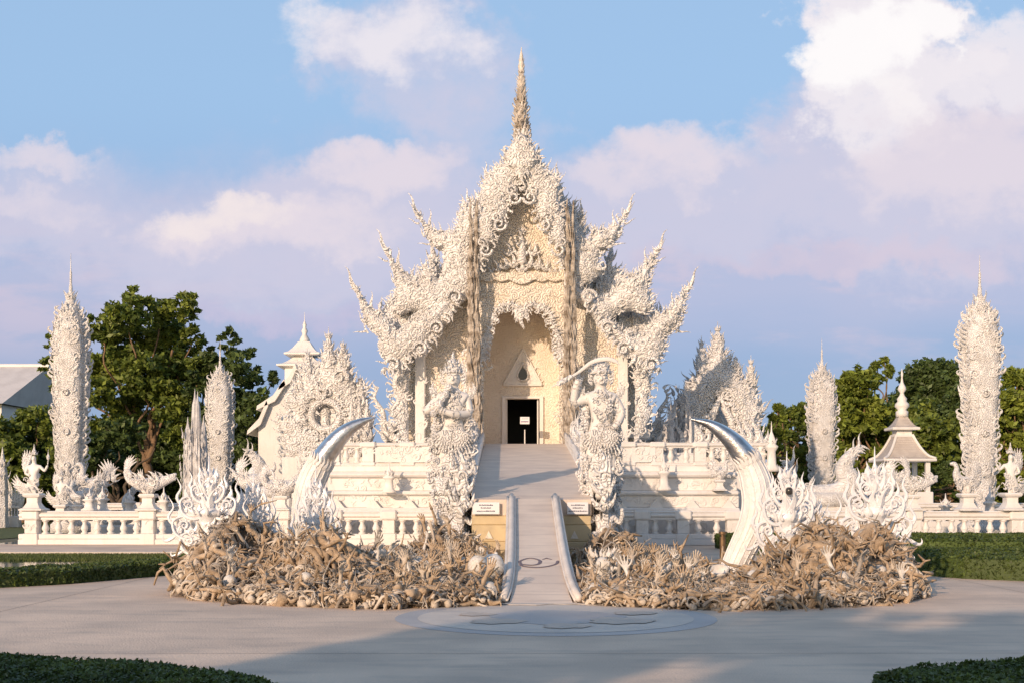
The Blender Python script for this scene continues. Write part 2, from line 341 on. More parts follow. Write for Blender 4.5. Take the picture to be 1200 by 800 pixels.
def inpoly(px_, pz_, poly):
    x = poly[:, 0]; z = poly[:, 1]; x2 = np.roll(x, -1); z2 = np.roll(z, -1)
    PX = px_[..., None]; PZ = pz_[..., None]
    cnd = (z > PZ) != (z2 > PZ)
    xi = (x2 - x) * (PZ - z) / np.where(z2 == z, 1e-9, z2 - z) + x
    return ((cnd & (PX < xi)).sum(-1) % 2) == 1
def polydist(px_, pz_, poly):
    A = poly; B = np.roll(poly, -1, 0); d = B - A; L2 = (d ** 2).sum(1) + 1e-12
    PX = px_[..., None] - A[:, 0]; PZ = pz_[..., None] - A[:, 1]
    t = np.clip((PX * d[:, 0] + PZ * d[:, 1]) / L2, 0, 1)
    qx = A[:, 0] + t * d[:, 0]; qz = A[:, 1] + t * d[:, 1]
    D2 = (px_[..., None] - qx) ** 2 + (pz_[..., None] - qz) ** 2; k = D2.argmin(-1)
    tk = lambda a: np.take_along_axis(a, k[..., None], -1)[..., 0]
    return np.sqrt(tk(D2)), tk(qx), tk(qz)
def swirl(x, z, k=1.0):
    a = x * 7 * k + 2.2 * np.sin(z * 5.3 * k + 1); b = z * 7.5 * k + 2.4 * np.sin(x * 4.7 * k)
    return .5 * np.sin(a) * np.cos(b) + .5 * np.sin(np.hypot(np.sin(a * .5), np.cos(b * .5)) * 9)
def inflate(mb, poly, y0, front=.3, back=.3, w=.5, res=.08, relief=.04, hole=None):
    poly = np.array(poly, float); lo = poly.min(0) - res; hi = poly.max(0) + res
    xs = np.arange(lo[0], hi[0], res); zs = np.arange(lo[1], hi[1], res); X, Z = np.meshgrid(xs, zs, indexing='ij')
    ins = inpoly(X, Z, poly); d, qx, qz = polydist(X, Z, poly)
    if hole is not None:
        hole = np.array(hole, float); ih = inpoly(X, Z, hole); dh, hx, hz = polydist(X, Z, hole)
        near = dh < d; d = np.where(near, dh, d); qx = np.where(near, hx, qx); qz = np.where(near, hz, qz); ins &= ~ih
    ok = ins | (d < res * .5)
    snap = (~ins) | (d < res * .3); X2 = np.where(snap, qx, X); Z2 = np.where(snap, qz, Z); dd = np.where(snap, 0, d)
    q = ok[:-1, :-1] & ok[1:, :-1] & ok[1:, 1:] & ok[:-1, 1:]
    h = np.sqrt(1 - (1 - np.clip(dd / w, 0, 1)) ** 2)
    Yf = y0 - front * h - relief * swirl(X2, Z2) * (dd > 0); Yb = y0 + back * (.3 + .7 * h)
    nx, nz_ = X.shape; idx = np.arange(nx * nz_).reshape(nx, nz_)
    a, b, c_, d_ = idx[:-1, :-1][q], idx[1:, :-1][q], idx[1:, 1:][q], idx[:-1, 1:][q]
    F = np.stack([a, b, c_, d_], -1)
    used = np.unique(F); mp = np.full(nx * nz_, -1); mp[used] = np.arange(len(used)); n = len(used)
    Vf = np.stack([X2.ravel()[used], Yf.ravel()[used], Z2.ravel()[used]], -1); Vb = Vf.copy(); Vb[:, 1] = Yb.ravel()[used]
    F = mp[F]; e = np.concatenate([F[:, [0, 1]], F[:, [1, 2]], F[:, [2, 3]], F[:, [3, 0]]]); key = np.sort(e, 1); kk = key[:, 0] * n + key[:, 1]
    u, inv, cnt = np.unique(kk, return_inverse=True, return_counts=True); be = e[cnt[inv] == 1]
    S = np.stack([be[:, 1], be[:, 0], be[:, 0] + n, be[:, 1] + n], -1)
    mb.add(np.concatenate([Vf, Vb]), F, F[:, ::-1] + n, S); return mb
def scatter_poly(poly, step, jit=.45, hole=None, margin=0.0):
    poly = np.array(poly, float); lo = poly.min(0); hi = poly.max(0)
    X, Z = np.meshgrid(np.arange(lo[0], hi[0], step), np.arange(lo[1], hi[1], step * .9), indexing='ij')
    X = X + (np.arange(X.shape[1]) % 2) * step * .5
    X = X + rng.uniform(-jit, jit, X.shape) * step; Z = Z + rng.uniform(-jit, jit, Z.shape) * step
    ok = inpoly(X, Z, poly)
    if margin: ok &= polydist(X, Z, poly)[0] > margin
    if hole is not None: ok &= ~inpoly(X, Z, np.array(hole, float))
    return X[ok], Z[ok]
def relief_fill(mb, poly, y, size=.32, step=.26, w=.5, front=0.0, hole=None, tpls=None, up=(0, 1), spread=1.2, thick=1.0, margin=0.0, sink=.0):
    thick *= .42; step *= 1.5; size *= 1.12
    X, Z = scatter_poly(poly, step, hole=hole, margin=margin); d = polydist(X, Z, np.array(poly, float))[0]
    h = np.sqrt(1 - (1 - np.clip(d / w, 0, 1)) ** 2); tpls = tpls or SCR
    which = rng.integers(0, len(tpls), len(X)); Ms = [[] for _ in tpls]
    base = math.atan2(up[0], up[1])
    for x, z, hh, k in zip(X, Z, h, which):
        a = base + rng.uniform(-spread, spread); s = size * rng.uniform(.7, 1.35)
        Ms[k].append(mat4((x, y - front * hh, z), (math.sin(a), rng.uniform(-.08, .04), math.cos(a)), (rng.uniform(-.15, .15), 1, 0), (s, s * thick, s), rng.choice([-1, 1])))
    for t, M in zip(tpls, Ms):
        if M: mb.stamp(t, M)
    return mb
def edge_flames(mb, pts, y, size=.5, step=.28, bias=(0, 0), outward=1, tpl=None, jit=.25, depth=.0, lean=.0):
    """flames standing along a polyline in XZ, outward = left-hand normal * outward"""
    p = resample(np.array(pts, float), step); T = np.gradient(p, axis=0); T /= np.linalg.norm(T, axis=1)[:, None] + 1e-9
    Nn = np.stack([-T[:, 1], T[:, 0]], -1) * outward; M = []
    for q, n_, t in zip(p, Nn, T):
        d = n_ + np.array(bias) + t * lean + rng.uniform(-jit, jit, 2); d /= np.linalg.norm(d) + 1e-6
        s = size * rng.uniform(.65, 1.35)
        M.append(mat4((q[0] - d[0] * s * .12, y + rng.uniform(-depth, depth), q[1] - d[1] * s * .12), (d[0], rng.uniform(-.2, .15), d[1]), (rng.uniform(-.25, .25), 1, 0), s, rng.choice([-1, 1])))
    mb.stamp(tpl or FL, M); return mb
def around_flames(mb, c, r, z, n, size, tilt=.5, tpl=None, jitter=.15, ph=0.0, sqr=0):
    M = []
    for k in range(n):
        a = 2 * math.pi * k / n + ph + rng.uniform(-jitter, jitter); rr = r
        if sqr: rr = r / max(abs(math.cos(a)), abs(math.sin(a)))
        d = (math.cos(a) * tilt, math.sin(a) * tilt, 1); s = size * rng.uniform(.75, 1.25)
        M.append(mat4((c[0] + rr * math.cos(a), c[1] + rr * math.sin(a), z), d, (-math.cos(a), -math.sin(a), 0), s, rng.choice([-1, 1])))
    mb.stamp(tpl or FL, M); return mb

# ---------------------------------------------------------------- things, parts
def tag(o, label, cat, group=None):
    o['label'] = label; o['category'] = cat
    if group: o['group'] = group
    return o
def thing(name, label, cat, loc=(0, 0, 0), group=None):
    o = bpy.data.objects.new(name, None); o.empty_display_size = .2; col.objects.link(o); o.location = loc
    return tag(o, label, cat, group)
def struct(o, kind='structure'): o['kind'] = kind; return o
def copy_tree(o, loc=None, rz=None, scale=None, label=None, parent=None):
    c_ = o.copy(); col.objects.link(c_)
    if parent: c_.parent = parent
    if loc is not None: c_.location = loc
    if rz is not None: c_.rotation_euler = (0, 0, rz)
    if scale is not None: c_.scale = scale
    if label: c_['label'] = label
    for ch in list(o.children): copy_tree(ch, parent=c_)
    return c_
def P(px_, py_, D): return np.array([CX + (px_ - 600) / FPX * D, D, CZ + (580 - py_) / FPX * D])
def PX(px_, D): return CX + (px_ - 600) / FPX * D
def PZ(py_, D): return CZ + (580 - py_) / FPX * D

def skin_body(name, joints, edges, mat, parent=None, sub=2, root=0, org=(0, 0, 0)):
    """one continuous body grown from a skeleton: joints {(x,y,z,r)}"""
    me = bpy.data.meshes.new(name + '_skel'); me.from_pydata([j[:3] for j in joints], edges, []); 
    o = bpy.data.objects.new(name + '_skel', me); col.objects.link(o)
    m = o.modifiers.new('s', 'SKIN'); s = o.modifiers.new('d', 'SUBSURF'); s.levels = sub; s.render_levels = sub
    if not me.skin_vertices: pass
    for i, j in enumerate(joints):
        sv = me.skin_vertices[0].data[i]; r = j[3] if isinstance(j[3], (tuple, list)) else (j[3], j[3]); sv.radius = r; sv.use_root = (i == root)
    dg = bpy.context.evaluated_depsgraph_get(); ev = o.evaluated_get(dg)
    nm = bpy.data.meshes.new_from_object(ev); bpy.data.objects.remove(o, do_unlink=True)
    nm.name = name; nm.materials.clear(); nm.materials.append(mat)
    nm.polygons.foreach_set('use_smooth', np.ones(len(nm.polygons), bool))
    ob = bpy.data.objects.new(name, nm); col.objects.link(ob)
    if parent: ob.parent = parent
    return ob
# ================================================================ SETTING
def sheet(name, poly, z, mat):
    mb = MB(); T = [tuple(t) for t in tessellate_polygon([[Vector((p[0], p[1], 0)) for p in poly]])]
    V = [(p[0], p[1], z) for p in poly]
    T2 = []
    for t in T:
        a, b, c_ = (np.array(V[i]) for i in t); T2.append(t if np.cross(b - a, c_ - a)[2] > 0 else t[::-1])
    mb.add(V, T2); return struct(mb.build(name, mat))
PAVE = material('plaza_concrete', (.78, .60, .455), (.60, .47, .365), .8, nscale=.55, bump=(('noise', 30, .012), ('noise', 3, .012)), mixlo=.36, mixhi=.64, streak=(1.5, (.45, 1.5, 1), (.42, .35, .29), .6))
PAVD = material('medallion_grey', (.50, .475, .46), (.40, .39, .39), .6, nscale=.7, bump=(('noise', 25, .004),), streak=(1.5, (.4, 2, 1), (.46, .44, .42), .5))
PAVL = material('medallion_pale', (.66, .58, .50), (.54, .49, .44), .6, nscale=1.4, bump=(('noise', 25, .004),))
PAVB = material('medallion_beige', (.58, .49, .41), (.50, .44, .38), .6, nscale=2.4, mixlo=.45, mixhi=.55, bump=(('noise', 25, .004),))
LAWN = material('lawn_soil', (.10, .12, .03), (.07, .085, .022), .9, nscale=1.5, bump=(('noise', 30, .03),))
WATER = material('pond_water', (.04, .05, .05), None, .05, bump=(('noise', 3, .006),))
EARTH = material('earth', (.13, .12, .07), (.09, .09, .05), .9, nscale=.2)
mb = MB(); mb.add([(-900, -60, -.02), (900, -60, -.02), (900, 1800, -.02), (-900, 1800, -.02)], [(0, 1, 2, 3)]); struct(mb.build('ground', EARTH))
sheet('plaza_paving', [(-40, -8), (40, -8), (40, 47.9), (-40, 47.9)], 0.0, PAVE)
def disc(name, c, r, z, mat, seg=96, r0=0, wob=0):
    mb = MB(); a = np.linspace(0, 2 * math.pi, seg, endpoint=False); rr = r * (1 + wob * (np.sin(a * 7 + 1) * .5 + np.sin(a * 13) * .3 + np.sin(a * 3 + 2) * .6))
    V = np.stack([c[0] + rr * np.cos(a), c[1] + rr * np.sin(a), np.full(seg, z)], -1)
    if r0:
        V2 = np.stack([c[0] + r0 * np.cos(a), c[1] + r0 * np.sin(a), np.full(seg, z)], -1); i = np.arange(seg); j = (i + 1) % seg
        mb.add(np.concatenate([V, V2]), np.stack([i, j, j + seg, i + seg], -1))
    else: mb.add(V, [tuple(range(seg))])
    return struct(mb.build(name, mat))
MC = (0.16, 19.6)
disc('round_paving', MC, 2.62, .004, PAVD)
disc('round_paving_ring', MC, 2.25, .008, PAVL, r0=1.05)
disc('round_paving_centre', MC, 1.12, .012, PAVD, wob=.05)
for cx_, cy_, r_ in ((-.95, 18.9, .42), (1.0, 18.95, .5), (.1, 18.2, .35), (-1.3, 20.0, .3), (1.35, 20.2, .35)):
    disc('paving_inlay', (cx_ + MC[0], cy_), r_, .018 + cx_ * .001, PAVB, 60, wob=.16)
# threshold slab of wavy stone in front of the bridge
mb = MB(); pts = [(x, 21.75 + .10 * math.sin(x * 5) + .05 * math.sin(x * 13)) for x in np.linspace(-2.1, 2.1, 40)] + [(2.1, 22.3), (-2.1, 22.3)]
mb.slab([(p[0] + .05, p[1]) for p in pts], .014, .022); struct(mb.build('threshold_paving', PAVL))

def leaf_quads(mb, pts, size, up=None, asp=1.7, curl=.0):
    """small leaf faces (kite of two triangles as one quad) at pts"""
    n = len(pts); pts = np.asarray(pts); a = rng.normal(size=(n, 3)); 
    if up is not None: a = a + np.asarray(up) * 1.2
    a /= np.linalg.norm(a, axis=1)[:, None]; b = rng.normal(size=(n, 3)); b -= (b * a).sum(1)[:, None] * a; b /= np.linalg.norm(b, axis=1)[:, None]
    c_ = np.cross(a, b); s = size * rng.uniform(.6, 1.4, n)[:, None]
    V = np.stack([pts - b * s * asp * .5, pts + c_ * s * .42, pts + b * s * asp * .5, pts - c_ * s * .42], 1).reshape(-1, 3)
    mb.add(V, np.arange(4 * n).reshape(-1, 4)); return mb
def hedge(name, outline, z1, label, z0=0.0, dens=900, leaf=.035, mat=HEDGE, group=None):
    """clipped hedge: bumpy core plus a skin of leaves"""
    poly = np.array(outline, float); mb = MB(); res = .16
    lo, hi = poly.min(0), poly.max(0)
    core = MB(); core.slab([tuple(p) for p in poly], z0, z1 - .04)
    t = thing(name, label, 'hedge', (float(poly[:, 0].mean()), float(poly[:, 1].mean()), z0), group)
    org = t.location
    core.build('branch_core', LEAFD, t, org)
    area = .5 * abs(np.dot(poly[:, 0], np.roll(poly[:, 1], 1)) - np.dot(poly[:, 1], np.roll(poly[:, 0], 1)))
    n = int(area * dens * 2); x = rng.uniform(lo[0], hi[0], n * 3); y = rng.uniform(lo[1], hi[1], n * 3); ok = inpoly(x, y, poly); x, y = x[ok][:n], y[ok][:n]
    d, _, _ = polydist(x, y, poly)
    lump = .02 * np.sin(x * 3.1 + np.sin(y * 2)) + .015 * np.sin(y * 4.3 + x) + .01 * np.sin(x * 11) * np.sin(y * 9)
    z = z1 + lump - .06 * np.exp(-d / .06) + rng.normal(0, .014, len(x)); mb2 = MB(); leaf_quads(mb2, np.stack([x, y, z], -1), leaf, (0, 0, 1))
    per = np.roll(poly, -1, 0) - poly; ln = np.linalg.norm(per, axis=1); tot = ln.sum(); n2 = int(tot * (z1 - z0) * dens * 2)
    k = rng.choice(len(poly), n2, p=ln / tot); u = rng.uniform(0, 1, n2)[:, None]; q = poly[k] + per[k] * u
    nn = np.stack([per[k][:, 1], -per[k][:, 0]], -1) / ln[k][:, None]
    q = q + nn * rng.normal(.0, .018, n2)[:, None]; zz = rng.uniform(z0, z1, n2)
    leaf_quads(mb2, np.stack([q[:, 0], q[:, 1], zz], -1), leaf); mb2.build('leaves', mat, t, org)
    return t
def arc(c, r, a0, a1, n=14): return [(c[0] + r * math.cos(R(a)), c[1] + r * math.sin(R(a))) for a in np.linspace(a0, a1, n)]
# foreground hedges
hedge('clipped_hedge', [(-9, 4.2), (-3.9, 4.2), (-2.9, 6.2)] + [(-2.25, 7.6), (-2.2, 8.6), (-2.32, 9.3), (-2.65, 9.9), (-3.1, 10.3), (-4.0, 10.85), (-5.2, 11.3), (-9, 12.2)], .5, 'low clipped green hedge rounded at its end, bottom left corner foreground', dens=2600, leaf=.030)
hedge('clipped_hedge', [(9, 11.3), (5.4, 11.1), (4.0, 10.95), (3.1, 10.65), (2.5, 10.0), (2.3, 9.2), (2.5, 8.0), (2.9, 6.2), (4, 4.2), (9, 4.2)], .5, 'low clipped green hedge rounded at its end, bottom right corner foreground', dens=2600, leaf=.030)
# middle left hedge running along the pond
hedge('clipped_hedge', [(-18, 23.6), (-12.3, 25.2), (-10.6, 26.9), (-9.3, 29.6), (-8.2, 33), (-8.9, 33.8), (-10.4, 31), (-11.6, 28.4), (-13, 26.7), (-18, 25)], .33, 'long dark low hedge curving along the lawn beside the left root mound', dens=420, leaf=.06)
# stepped hedges at the right
hedge('clipped_hedge', [(18, 26.2), (12.2, 27.3), (10.3, 28.7), (9.3, 30.8), (8.8, 33.6), (11, 34.2), (18, 33.4)], .52, 'lowest and nearest tier of the stepped hedge at the right', dens=300, leaf=.06, group='stepped hedge tiers at the right')
hedge('clipped_hedge', [(20, 33.6), (12.4, 34.2), (8.6, 34.4), (8.2, 38), (20, 38)], .72, 'middle tier of the stepped hedge at the right, behind the lowest tier', dens=240, leaf=.065, group='stepped hedge tiers at the right')
hedge('clipped_hedge', [(24, 40), (7.6, 40), (7.2, 45.6), (24, 45.6)], .55, 'topmost rear tier of the stepped hedge under the right white balustrade', dens=200, leaf=.07, group='stepped hedge tiers at the right')
# lawn, water and kerb at the left
lawn_poly = [(-26, 25.6), (-13, 26.9), (-11.7, 28.6), (-10.5, 31.2), (-9.2, 34.2), (-9.2, 40.5), (-26, 40.5)]
sheet('lawn', lawn_poly, .006, LAWN)
sheet('water', [(-24, 31.0), (-14.5, 31.6), (-12.6, 33.6), (-13.2, 36.2), (-24, 36.6)], .010, WATER)
def grass(name, poly, n, size, z=.0, avoid=None):
    poly = np.array(poly, float); lo, hi = poly.min(0), poly.max(0); x = rng.uniform(lo[0], hi[0], n * 2); y = rng.uniform(lo[1], hi[1], n * 2); ok = inpoly(x, y, poly)
    if avoid is not None: ok &= ~inpoly(x, y, np.array(avoid, float))
    x, y = x[ok], y[ok]; k = len(x); a = rng.uniform(0, 2 * math.pi, k); s = size * rng.uniform(.5, 1.4, k)
    dx, dy = np.cos(a) * s * .22, np.sin(a) * s * .22; lx, ly = rng.normal(0, .35, k) * s, rng.normal(0, .35, k) * s
    V = np.stack([np.stack([x - dx, y - dy, np.full(k, z)], -1), np.stack([x + dx, y + dy, np.full(k, z)], -1), np.stack([x + lx, y + ly, z + s], -1)], 1).reshape(-1, 3)
    o = MB().add(V, np.arange(3 * k).reshape(-1, 3)).build(name, GRASS); o['kind'] = 'stuff'; o['label'] = 'short green lawn grass beside the left balustrade and pond'; o['category'] = 'grass'; return o
grass('lawn_grass', lawn_poly, 100000, .07, .006, [(-24, 31.0), (-14.5, 31.6), (-12.6, 33.6), (-13.2, 36.2), (-24, 36.6)])
mb = MB(); mb.slab([(-24, 40.5), (-8, 40.5), (-8, 47.9), (-24, 47.9)], .0, .05); struct(mb.build('path', PAVE))
mb = MB(); mb.slab([(-24, 40.1), (-8, 40.1), (-8, 40.49), (-24, 40.49)], .0, .11); struct(mb.build('kerb', PAVL))
sheet('far_lawn', [(-70, 50), (-24, 50), (-24, 110), (-70, 110)], .01, LAWN)
sheet('far_lawn', [(28, 48), (90, 48), (90, 110), (28, 110)], .01, LAWN)

# ================================================================ BALUSTRADES
def baluster_tpl(h, r):
    m = MB(); p = [(1, 0), (1, .09), (.62, .12), (.62, .17), (.95, .32), (1.0, .42), (.72, .60), (.5, .74), (.62, .80), (.55, .84), (.9, .90), (1, .92), (1, 1)]
    m.lathe([(a * r, b * h) for a, b in p], seg=10); return m
BAL = {}
def balustrade(label, x0, x1, y, piers, h=1.38, spacing=.5, group='white balustrades around the temple ponds', end_l=True, end_r=True, panel=None, z0=0.0, plinth=.46, rail=.36):
    t = thing('balustrade', label, 'balustrade', ((x0 + x1) / 2, y, z0), group); o = np.array(t.location)
    m = MB(); m.bbox(x0, x1, y - .28, y + .28, z0, z0 + plinth * .55, .03); m.bbox(x0, x1, y - .24, y + .24, z0 + plinth * .55 + .002, z0 + plinth, .03)
    m.build('plinth', WP, t, o)
    zr = z0 + h - rail
    m = MB(); m.bbox(x0, x1, y - .17, y + .17, zr, zr + rail * .3, .02); m.bbox(x0, x1, y - .25, y + .25, zr + rail * .3 + .002, zr + rail * .75, .05); m.bbox(x0, x1, y - .2, y + .2, zr + rail * .75 + .002, z0 + h, .04)
    m.build('handrail', WP, t, o)
    hb = zr - z0 - plinth; key = (round(hb, 3))
    if key not in BAL: BAL[key] = baluster_tpl(hb, .15)
    me = None; stops = sorted([x0] + list(piers) + [x1])
    for a, b in zip(stops[:-1], stops[1:]):
        n = int((b - a - .5) / spacing); 
        if n < 1: continue
        for k in range(n):
            x = a + .25 + (b - a - .5) * (k + .5) / n
            if me is None: ob = BAL[key].build('baluster', WP, t, smooth=True); me = ob.data
            else: ob = bpy.data.objects.new('baluster', me); col.objects.link(ob); ob.parent = t
            ob.location = (x - o[0], 0, plinth)
    for xp in piers:
        m = MB(); m.bbox(xp - .3, xp + .3, y - .32, y + .32, z0, z0 + plinth + .02, .03); m.bbox(xp - .24, xp + .24, y - .26, y + .26, z0 + plinth + .022, zr, .02)
        m.bbox(xp - .33, xp + .33, y - .34, y + .34, zr + .002, z0 + h + .03, .06)
        relief_fill(m, [(xp - .2, z0 + plinth + .08), (xp + .2, z0 + plinth + .08), (xp + .2, zr - .05), (xp - .2, zr - .05)], y - .27, .2, .16)
        m.build('pier', WP, t, o)
    return t
def bigpost(mbx, x, y, z, w=.42, h=.62):
    """pedestal block with flared foot and cap"""
    mbx.lathe([(w * 1.25, 0), (w * 1.2, .05 * h), (w * .8, .22 * h), (w * .7, .3 * h), (w * .7, .72 * h), (w * .85, .8 * h), (w * 1.0, .86 * h), (w * 1.0, .94 * h), (w * .8, h)], (x, y, z), 4, rot=R(45))
    return mbx
XL0 = PX(24, 48); XL1 = PX(546, 48)
balustrade('long white stone balustrade at the left ending in a post near the lawn', XL0, PX(318, 48), 48.0, [XL0 + .5, PX(175, 48)])
balustrade('white balustrade backed by carved panels left of the ramp', PX(318, 48) + .01, XL1, 48.0, [PX(332, 48), PX(390, 48) + .1, PX(456, 48), PX(520, 48)], spacing=.5)
balustrade('shaded white balustrade just right of the ramp', PX(716, 48), PX(868, 48), 48.0, [PX(752, 48), PX(800, 48), PX(858, 48)], spacing=.5)
balustrade('long white balustrade above the stepped hedges at the right', PX(868, 48) + .01, PX(1250, 48), 48.0, [PX(915, 48), PX(1070, 48), PX(1190, 48)])
# return wings and rear rails
balustrade('rear white balustrade across the pond at the left', PX(98, 61), PX(322, 61), 61.0, [PX(160, 61), PX(240, 61)], h=1.62, plinth=.7, spacing=.6)
balustrade('rear white balustrade across the pond at the right', PX(900, 61), PX(1230, 61), 61.0, [PX(960, 61), PX(1060, 61), PX(1150, 61)], h=1.62, plinth=.7, spacing=.6)
sheet('pond_water', [(-22, 48.3), (22, 48.3), (22, 60.6), (-22, 60.6)], .012, WATER)

# ================================================================ LOWER AND UPPER BRIDGE
def ramp_strip(prof, name, mat, parent, org, thick=.25):
    """prof rows: (y, z, xl, xr)"""
    m = MB(); p = np.array(prof, float); n = len(p)
    V = np.concatenate([np.stack([p[:, 2], p[:, 0], p[:, 1]], -1), np.stack([p[:, 3], p[:, 0], p[:, 1]], -1), np.stack([p[:, 2], p[:, 0], p[:, 1] - thick], -1), np.stack([p[:, 3], p[:, 0], p[:, 1] - thick], -1)])
    i = np.arange(n - 1)
    m.add(V, np.stack([i, i + n, i + n + 1, i + 1], -1), np.stack([i + 2 * n, i + 1 + 2 * n, i + 1 + 3 * n, i + 3 * n], -1), np.stack([i, i + 1, i + 1 + 2 * n, i + 2 * n], -1), np.stack([i + n, i + 3 * n, i + 3 * n + 1, i + n + 1], -1),
          [(0, 2 * n, 3 * n, n), (n - 1, 2 * n - 1, 4 * n - 1, 3 * n - 1)])
    return m.build(name, mat, parent, org)
lb = thing('lower_bridge', 'pale narrow lower bridge ramp rising from the round paving with rounded kerbs', 'bridge', (0, 26, 0))
ys = np.linspace(22.0, 30.0, 15); tt = (ys - 22) / 8; zs = 1.9 * (tt * .93 + .07 * tt ** 2) + .0
flare = .10 * np.exp(-tt * 7)
ramp_strip([(y, z + .02, -.50 - f, .47 + f) for y, z, f in zip(ys, zs, flare)], 'walkway', RAMP, lb, lb.location)
for s, x_ in ((-1, -.56), (1, .53)):
    pts = [(x_ + s * (f * 1.6), y, z + .10) for y, z, f in zip(ys, zs, flare)]
    m = MB(); m.tube(pts, .066, 10); m.tube([(p[0] + s * .085, p[1], p[2] - .05) for p in pts], .045, 8); m.tube([(p[0] - s * .075, p[1], p[2] - .03) for p in pts], .028, 8)
    m.build('kerb_rail', KERB, lb, lb.location, smooth=True)
    m = MB(); P_ = np.array(pts); n = len(P_); V = np.concatenate([P_ + [s * .08, 0, -.05], np.stack([P_[:, 0] + s * .08, P_[:, 1], np.zeros(n)], -1)]); i = np.arange(n - 1)
    V2 = V - [s * .12, 0, 0]; m.add(np.concatenate([V, V2]), np.stack([i, i + 1, i + n + 1, i + n], -1), np.stack([i + 2 * n, i + 3 * n, i + 3 * n + 1, i + 2 * n + 1], -1)); m.build('side_wall', KERB, lb, lb.location)
# dark scroll inlaid across the walkway
def rz_(y): t = (y - 22) / 8; return 1.9 * (t * .93 + .07 * t * t) + .02
cp = catmull([(-.36, 24.5), (-.38, 24.75), (-.18, 24.95), (.02, 24.8), (0.0, 24.55), (-.15, 24.45), (-.36, 24.5), (-.30, 24.36), (-.05, 24.28), (.2, 24.38), (.36, 24.55), (.40, 24.75)], 6)
m = MB(); m.tube([(x, y, rz_(y) + .002) for x, y in cp], [.045 * (1 - .5 * abs(k / len(cp) - .5)) for k in range(len(cp))], 6, flat=.25, up=(0, 0, 1)); m.tube([(x, y, rz_(y) + .002) for x, y in ((.08, 24.85), (.17, 24.95), (.28, 24.85))], [.02, .045, .02], 6, flat=.25, up=(0, 0, 1))
m.build('scroll_inlay', IRON, lb, lb.location)
# upper bridge
ub = thing('upper_bridge', 'wide sloping upper bridge leading to the temple door', 'bridge', (0, 40, 0))
ys = np.linspace(30.0, 50.4, 20); tt = (ys - 30) / 20; zs = 1.9 + 2.24 * (tt * 1.12 - .12 * tt * tt)
ramp_strip([(y, z, -1.56 - .14 * t, 1.44 + .33 * t) for y, z, t in zip(ys, zs, tt)], 'walkway', RAMP, ub, ub.location, .4)
for s in (-1, 1):
    m = MB(); base = [(s * (1.55 + .18 * t) + (-.03 if s < 0 else -.04), y, z) for y, z, t in zip(ys, zs, tt)]
    for wdt, dz, r in ((.05, .30, .12), (.12, .12, .10), (.0, .42, .05)):
        m.tube([(p[0] + s * wdt, p[1], p[2] + dz + .04 * math.sin(p[1] * 1.4)) for p in base], r, 8)
    P_ = np.array(base); n = len(P_); V = np.concatenate([P_ + [s * .16, 0, .18], P_ + [s * .16, 0, -.5], P_ + [-s * .02, 0, .30], P_ + [-s * .02, 0, -.5]]); i = np.arange(n - 1)
    m.add(V, np.stack([i, i + 1, i + n + 1, i + n], -1), np.stack([i + 2 * n, i + 3 * n, i + 3 * n + 1, i + 2 * n + 1], -1), np.stack([i, i + 2 * n, i + 2 * n + 1, i + 1], -1))
    m.build('parapet', WP, ub, ub.location, smooth=True)
    m = MB(); 
    for k in range(26):
        j = rng.integers(0, n); m.stamp(FL, mat4(P_[j] + [s * .2, rng.uniform(-.4, .4), rng.uniform(-.4, .15)], (s * .6, rng.uniform(-.3, .3), 1), (0, 1, 0), rng.uniform(.25, .45)))
    pts_o = [(p[0] + s * .22, p[1], p[2]) for p in base]
    for k in range(90):
        u_ = rng.uniform(0, 1); j = min(n - 2, int(u_ * (n - 1))); q = np.array(pts_o[j]) + (np.array(pts_o[j + 1]) - np.array(pts_o[j])) * rng.random(); m.stamp((KR, FL, LEAFCL)[k % 3], mat4(q + [s * rng.uniform(0, .12), 0, rng.uniform(-.3, .3)], (s * .1, rng.uniform(-.5, .5), 1), (s * .9, .3, 0), (1.0, .8, rng.uniform(.7, 1.2))))
    V = np.array([[q[0] + dx_, q[1], q[2] + dz_] for dx_ in (0, s * .14) for dz_ in (-.6, .75) for q in pts_o]); i_ = np.arange(n - 1)
    m.add(V, np.stack([i_, i_ + 1, i_ + n + 1, i_ + n], -1), np.stack([i_ + 2 * n, i_ + 3 * n, i_ + 3 * n + 1, i_ + 2 * n + 1], -1), np.stack([i_ + n, i_ + n + 1, i_ + 3 * n + 1, i_ + 3 * n], -1), [(0, n, 3 * n, 2 * n), (n - 1, 3 * n - 1, 4 * n - 1, 2 * n - 1)])
    m.stamp(KR, [mat4(np.array(pts_o[0]) + [0, -.15, dz_], (0, -.1, 1), (0, 1, 0), .8) for dz_ in (-.3, .1, .5)])
    m.build('parapet_ornament', W, ub, ub.location)
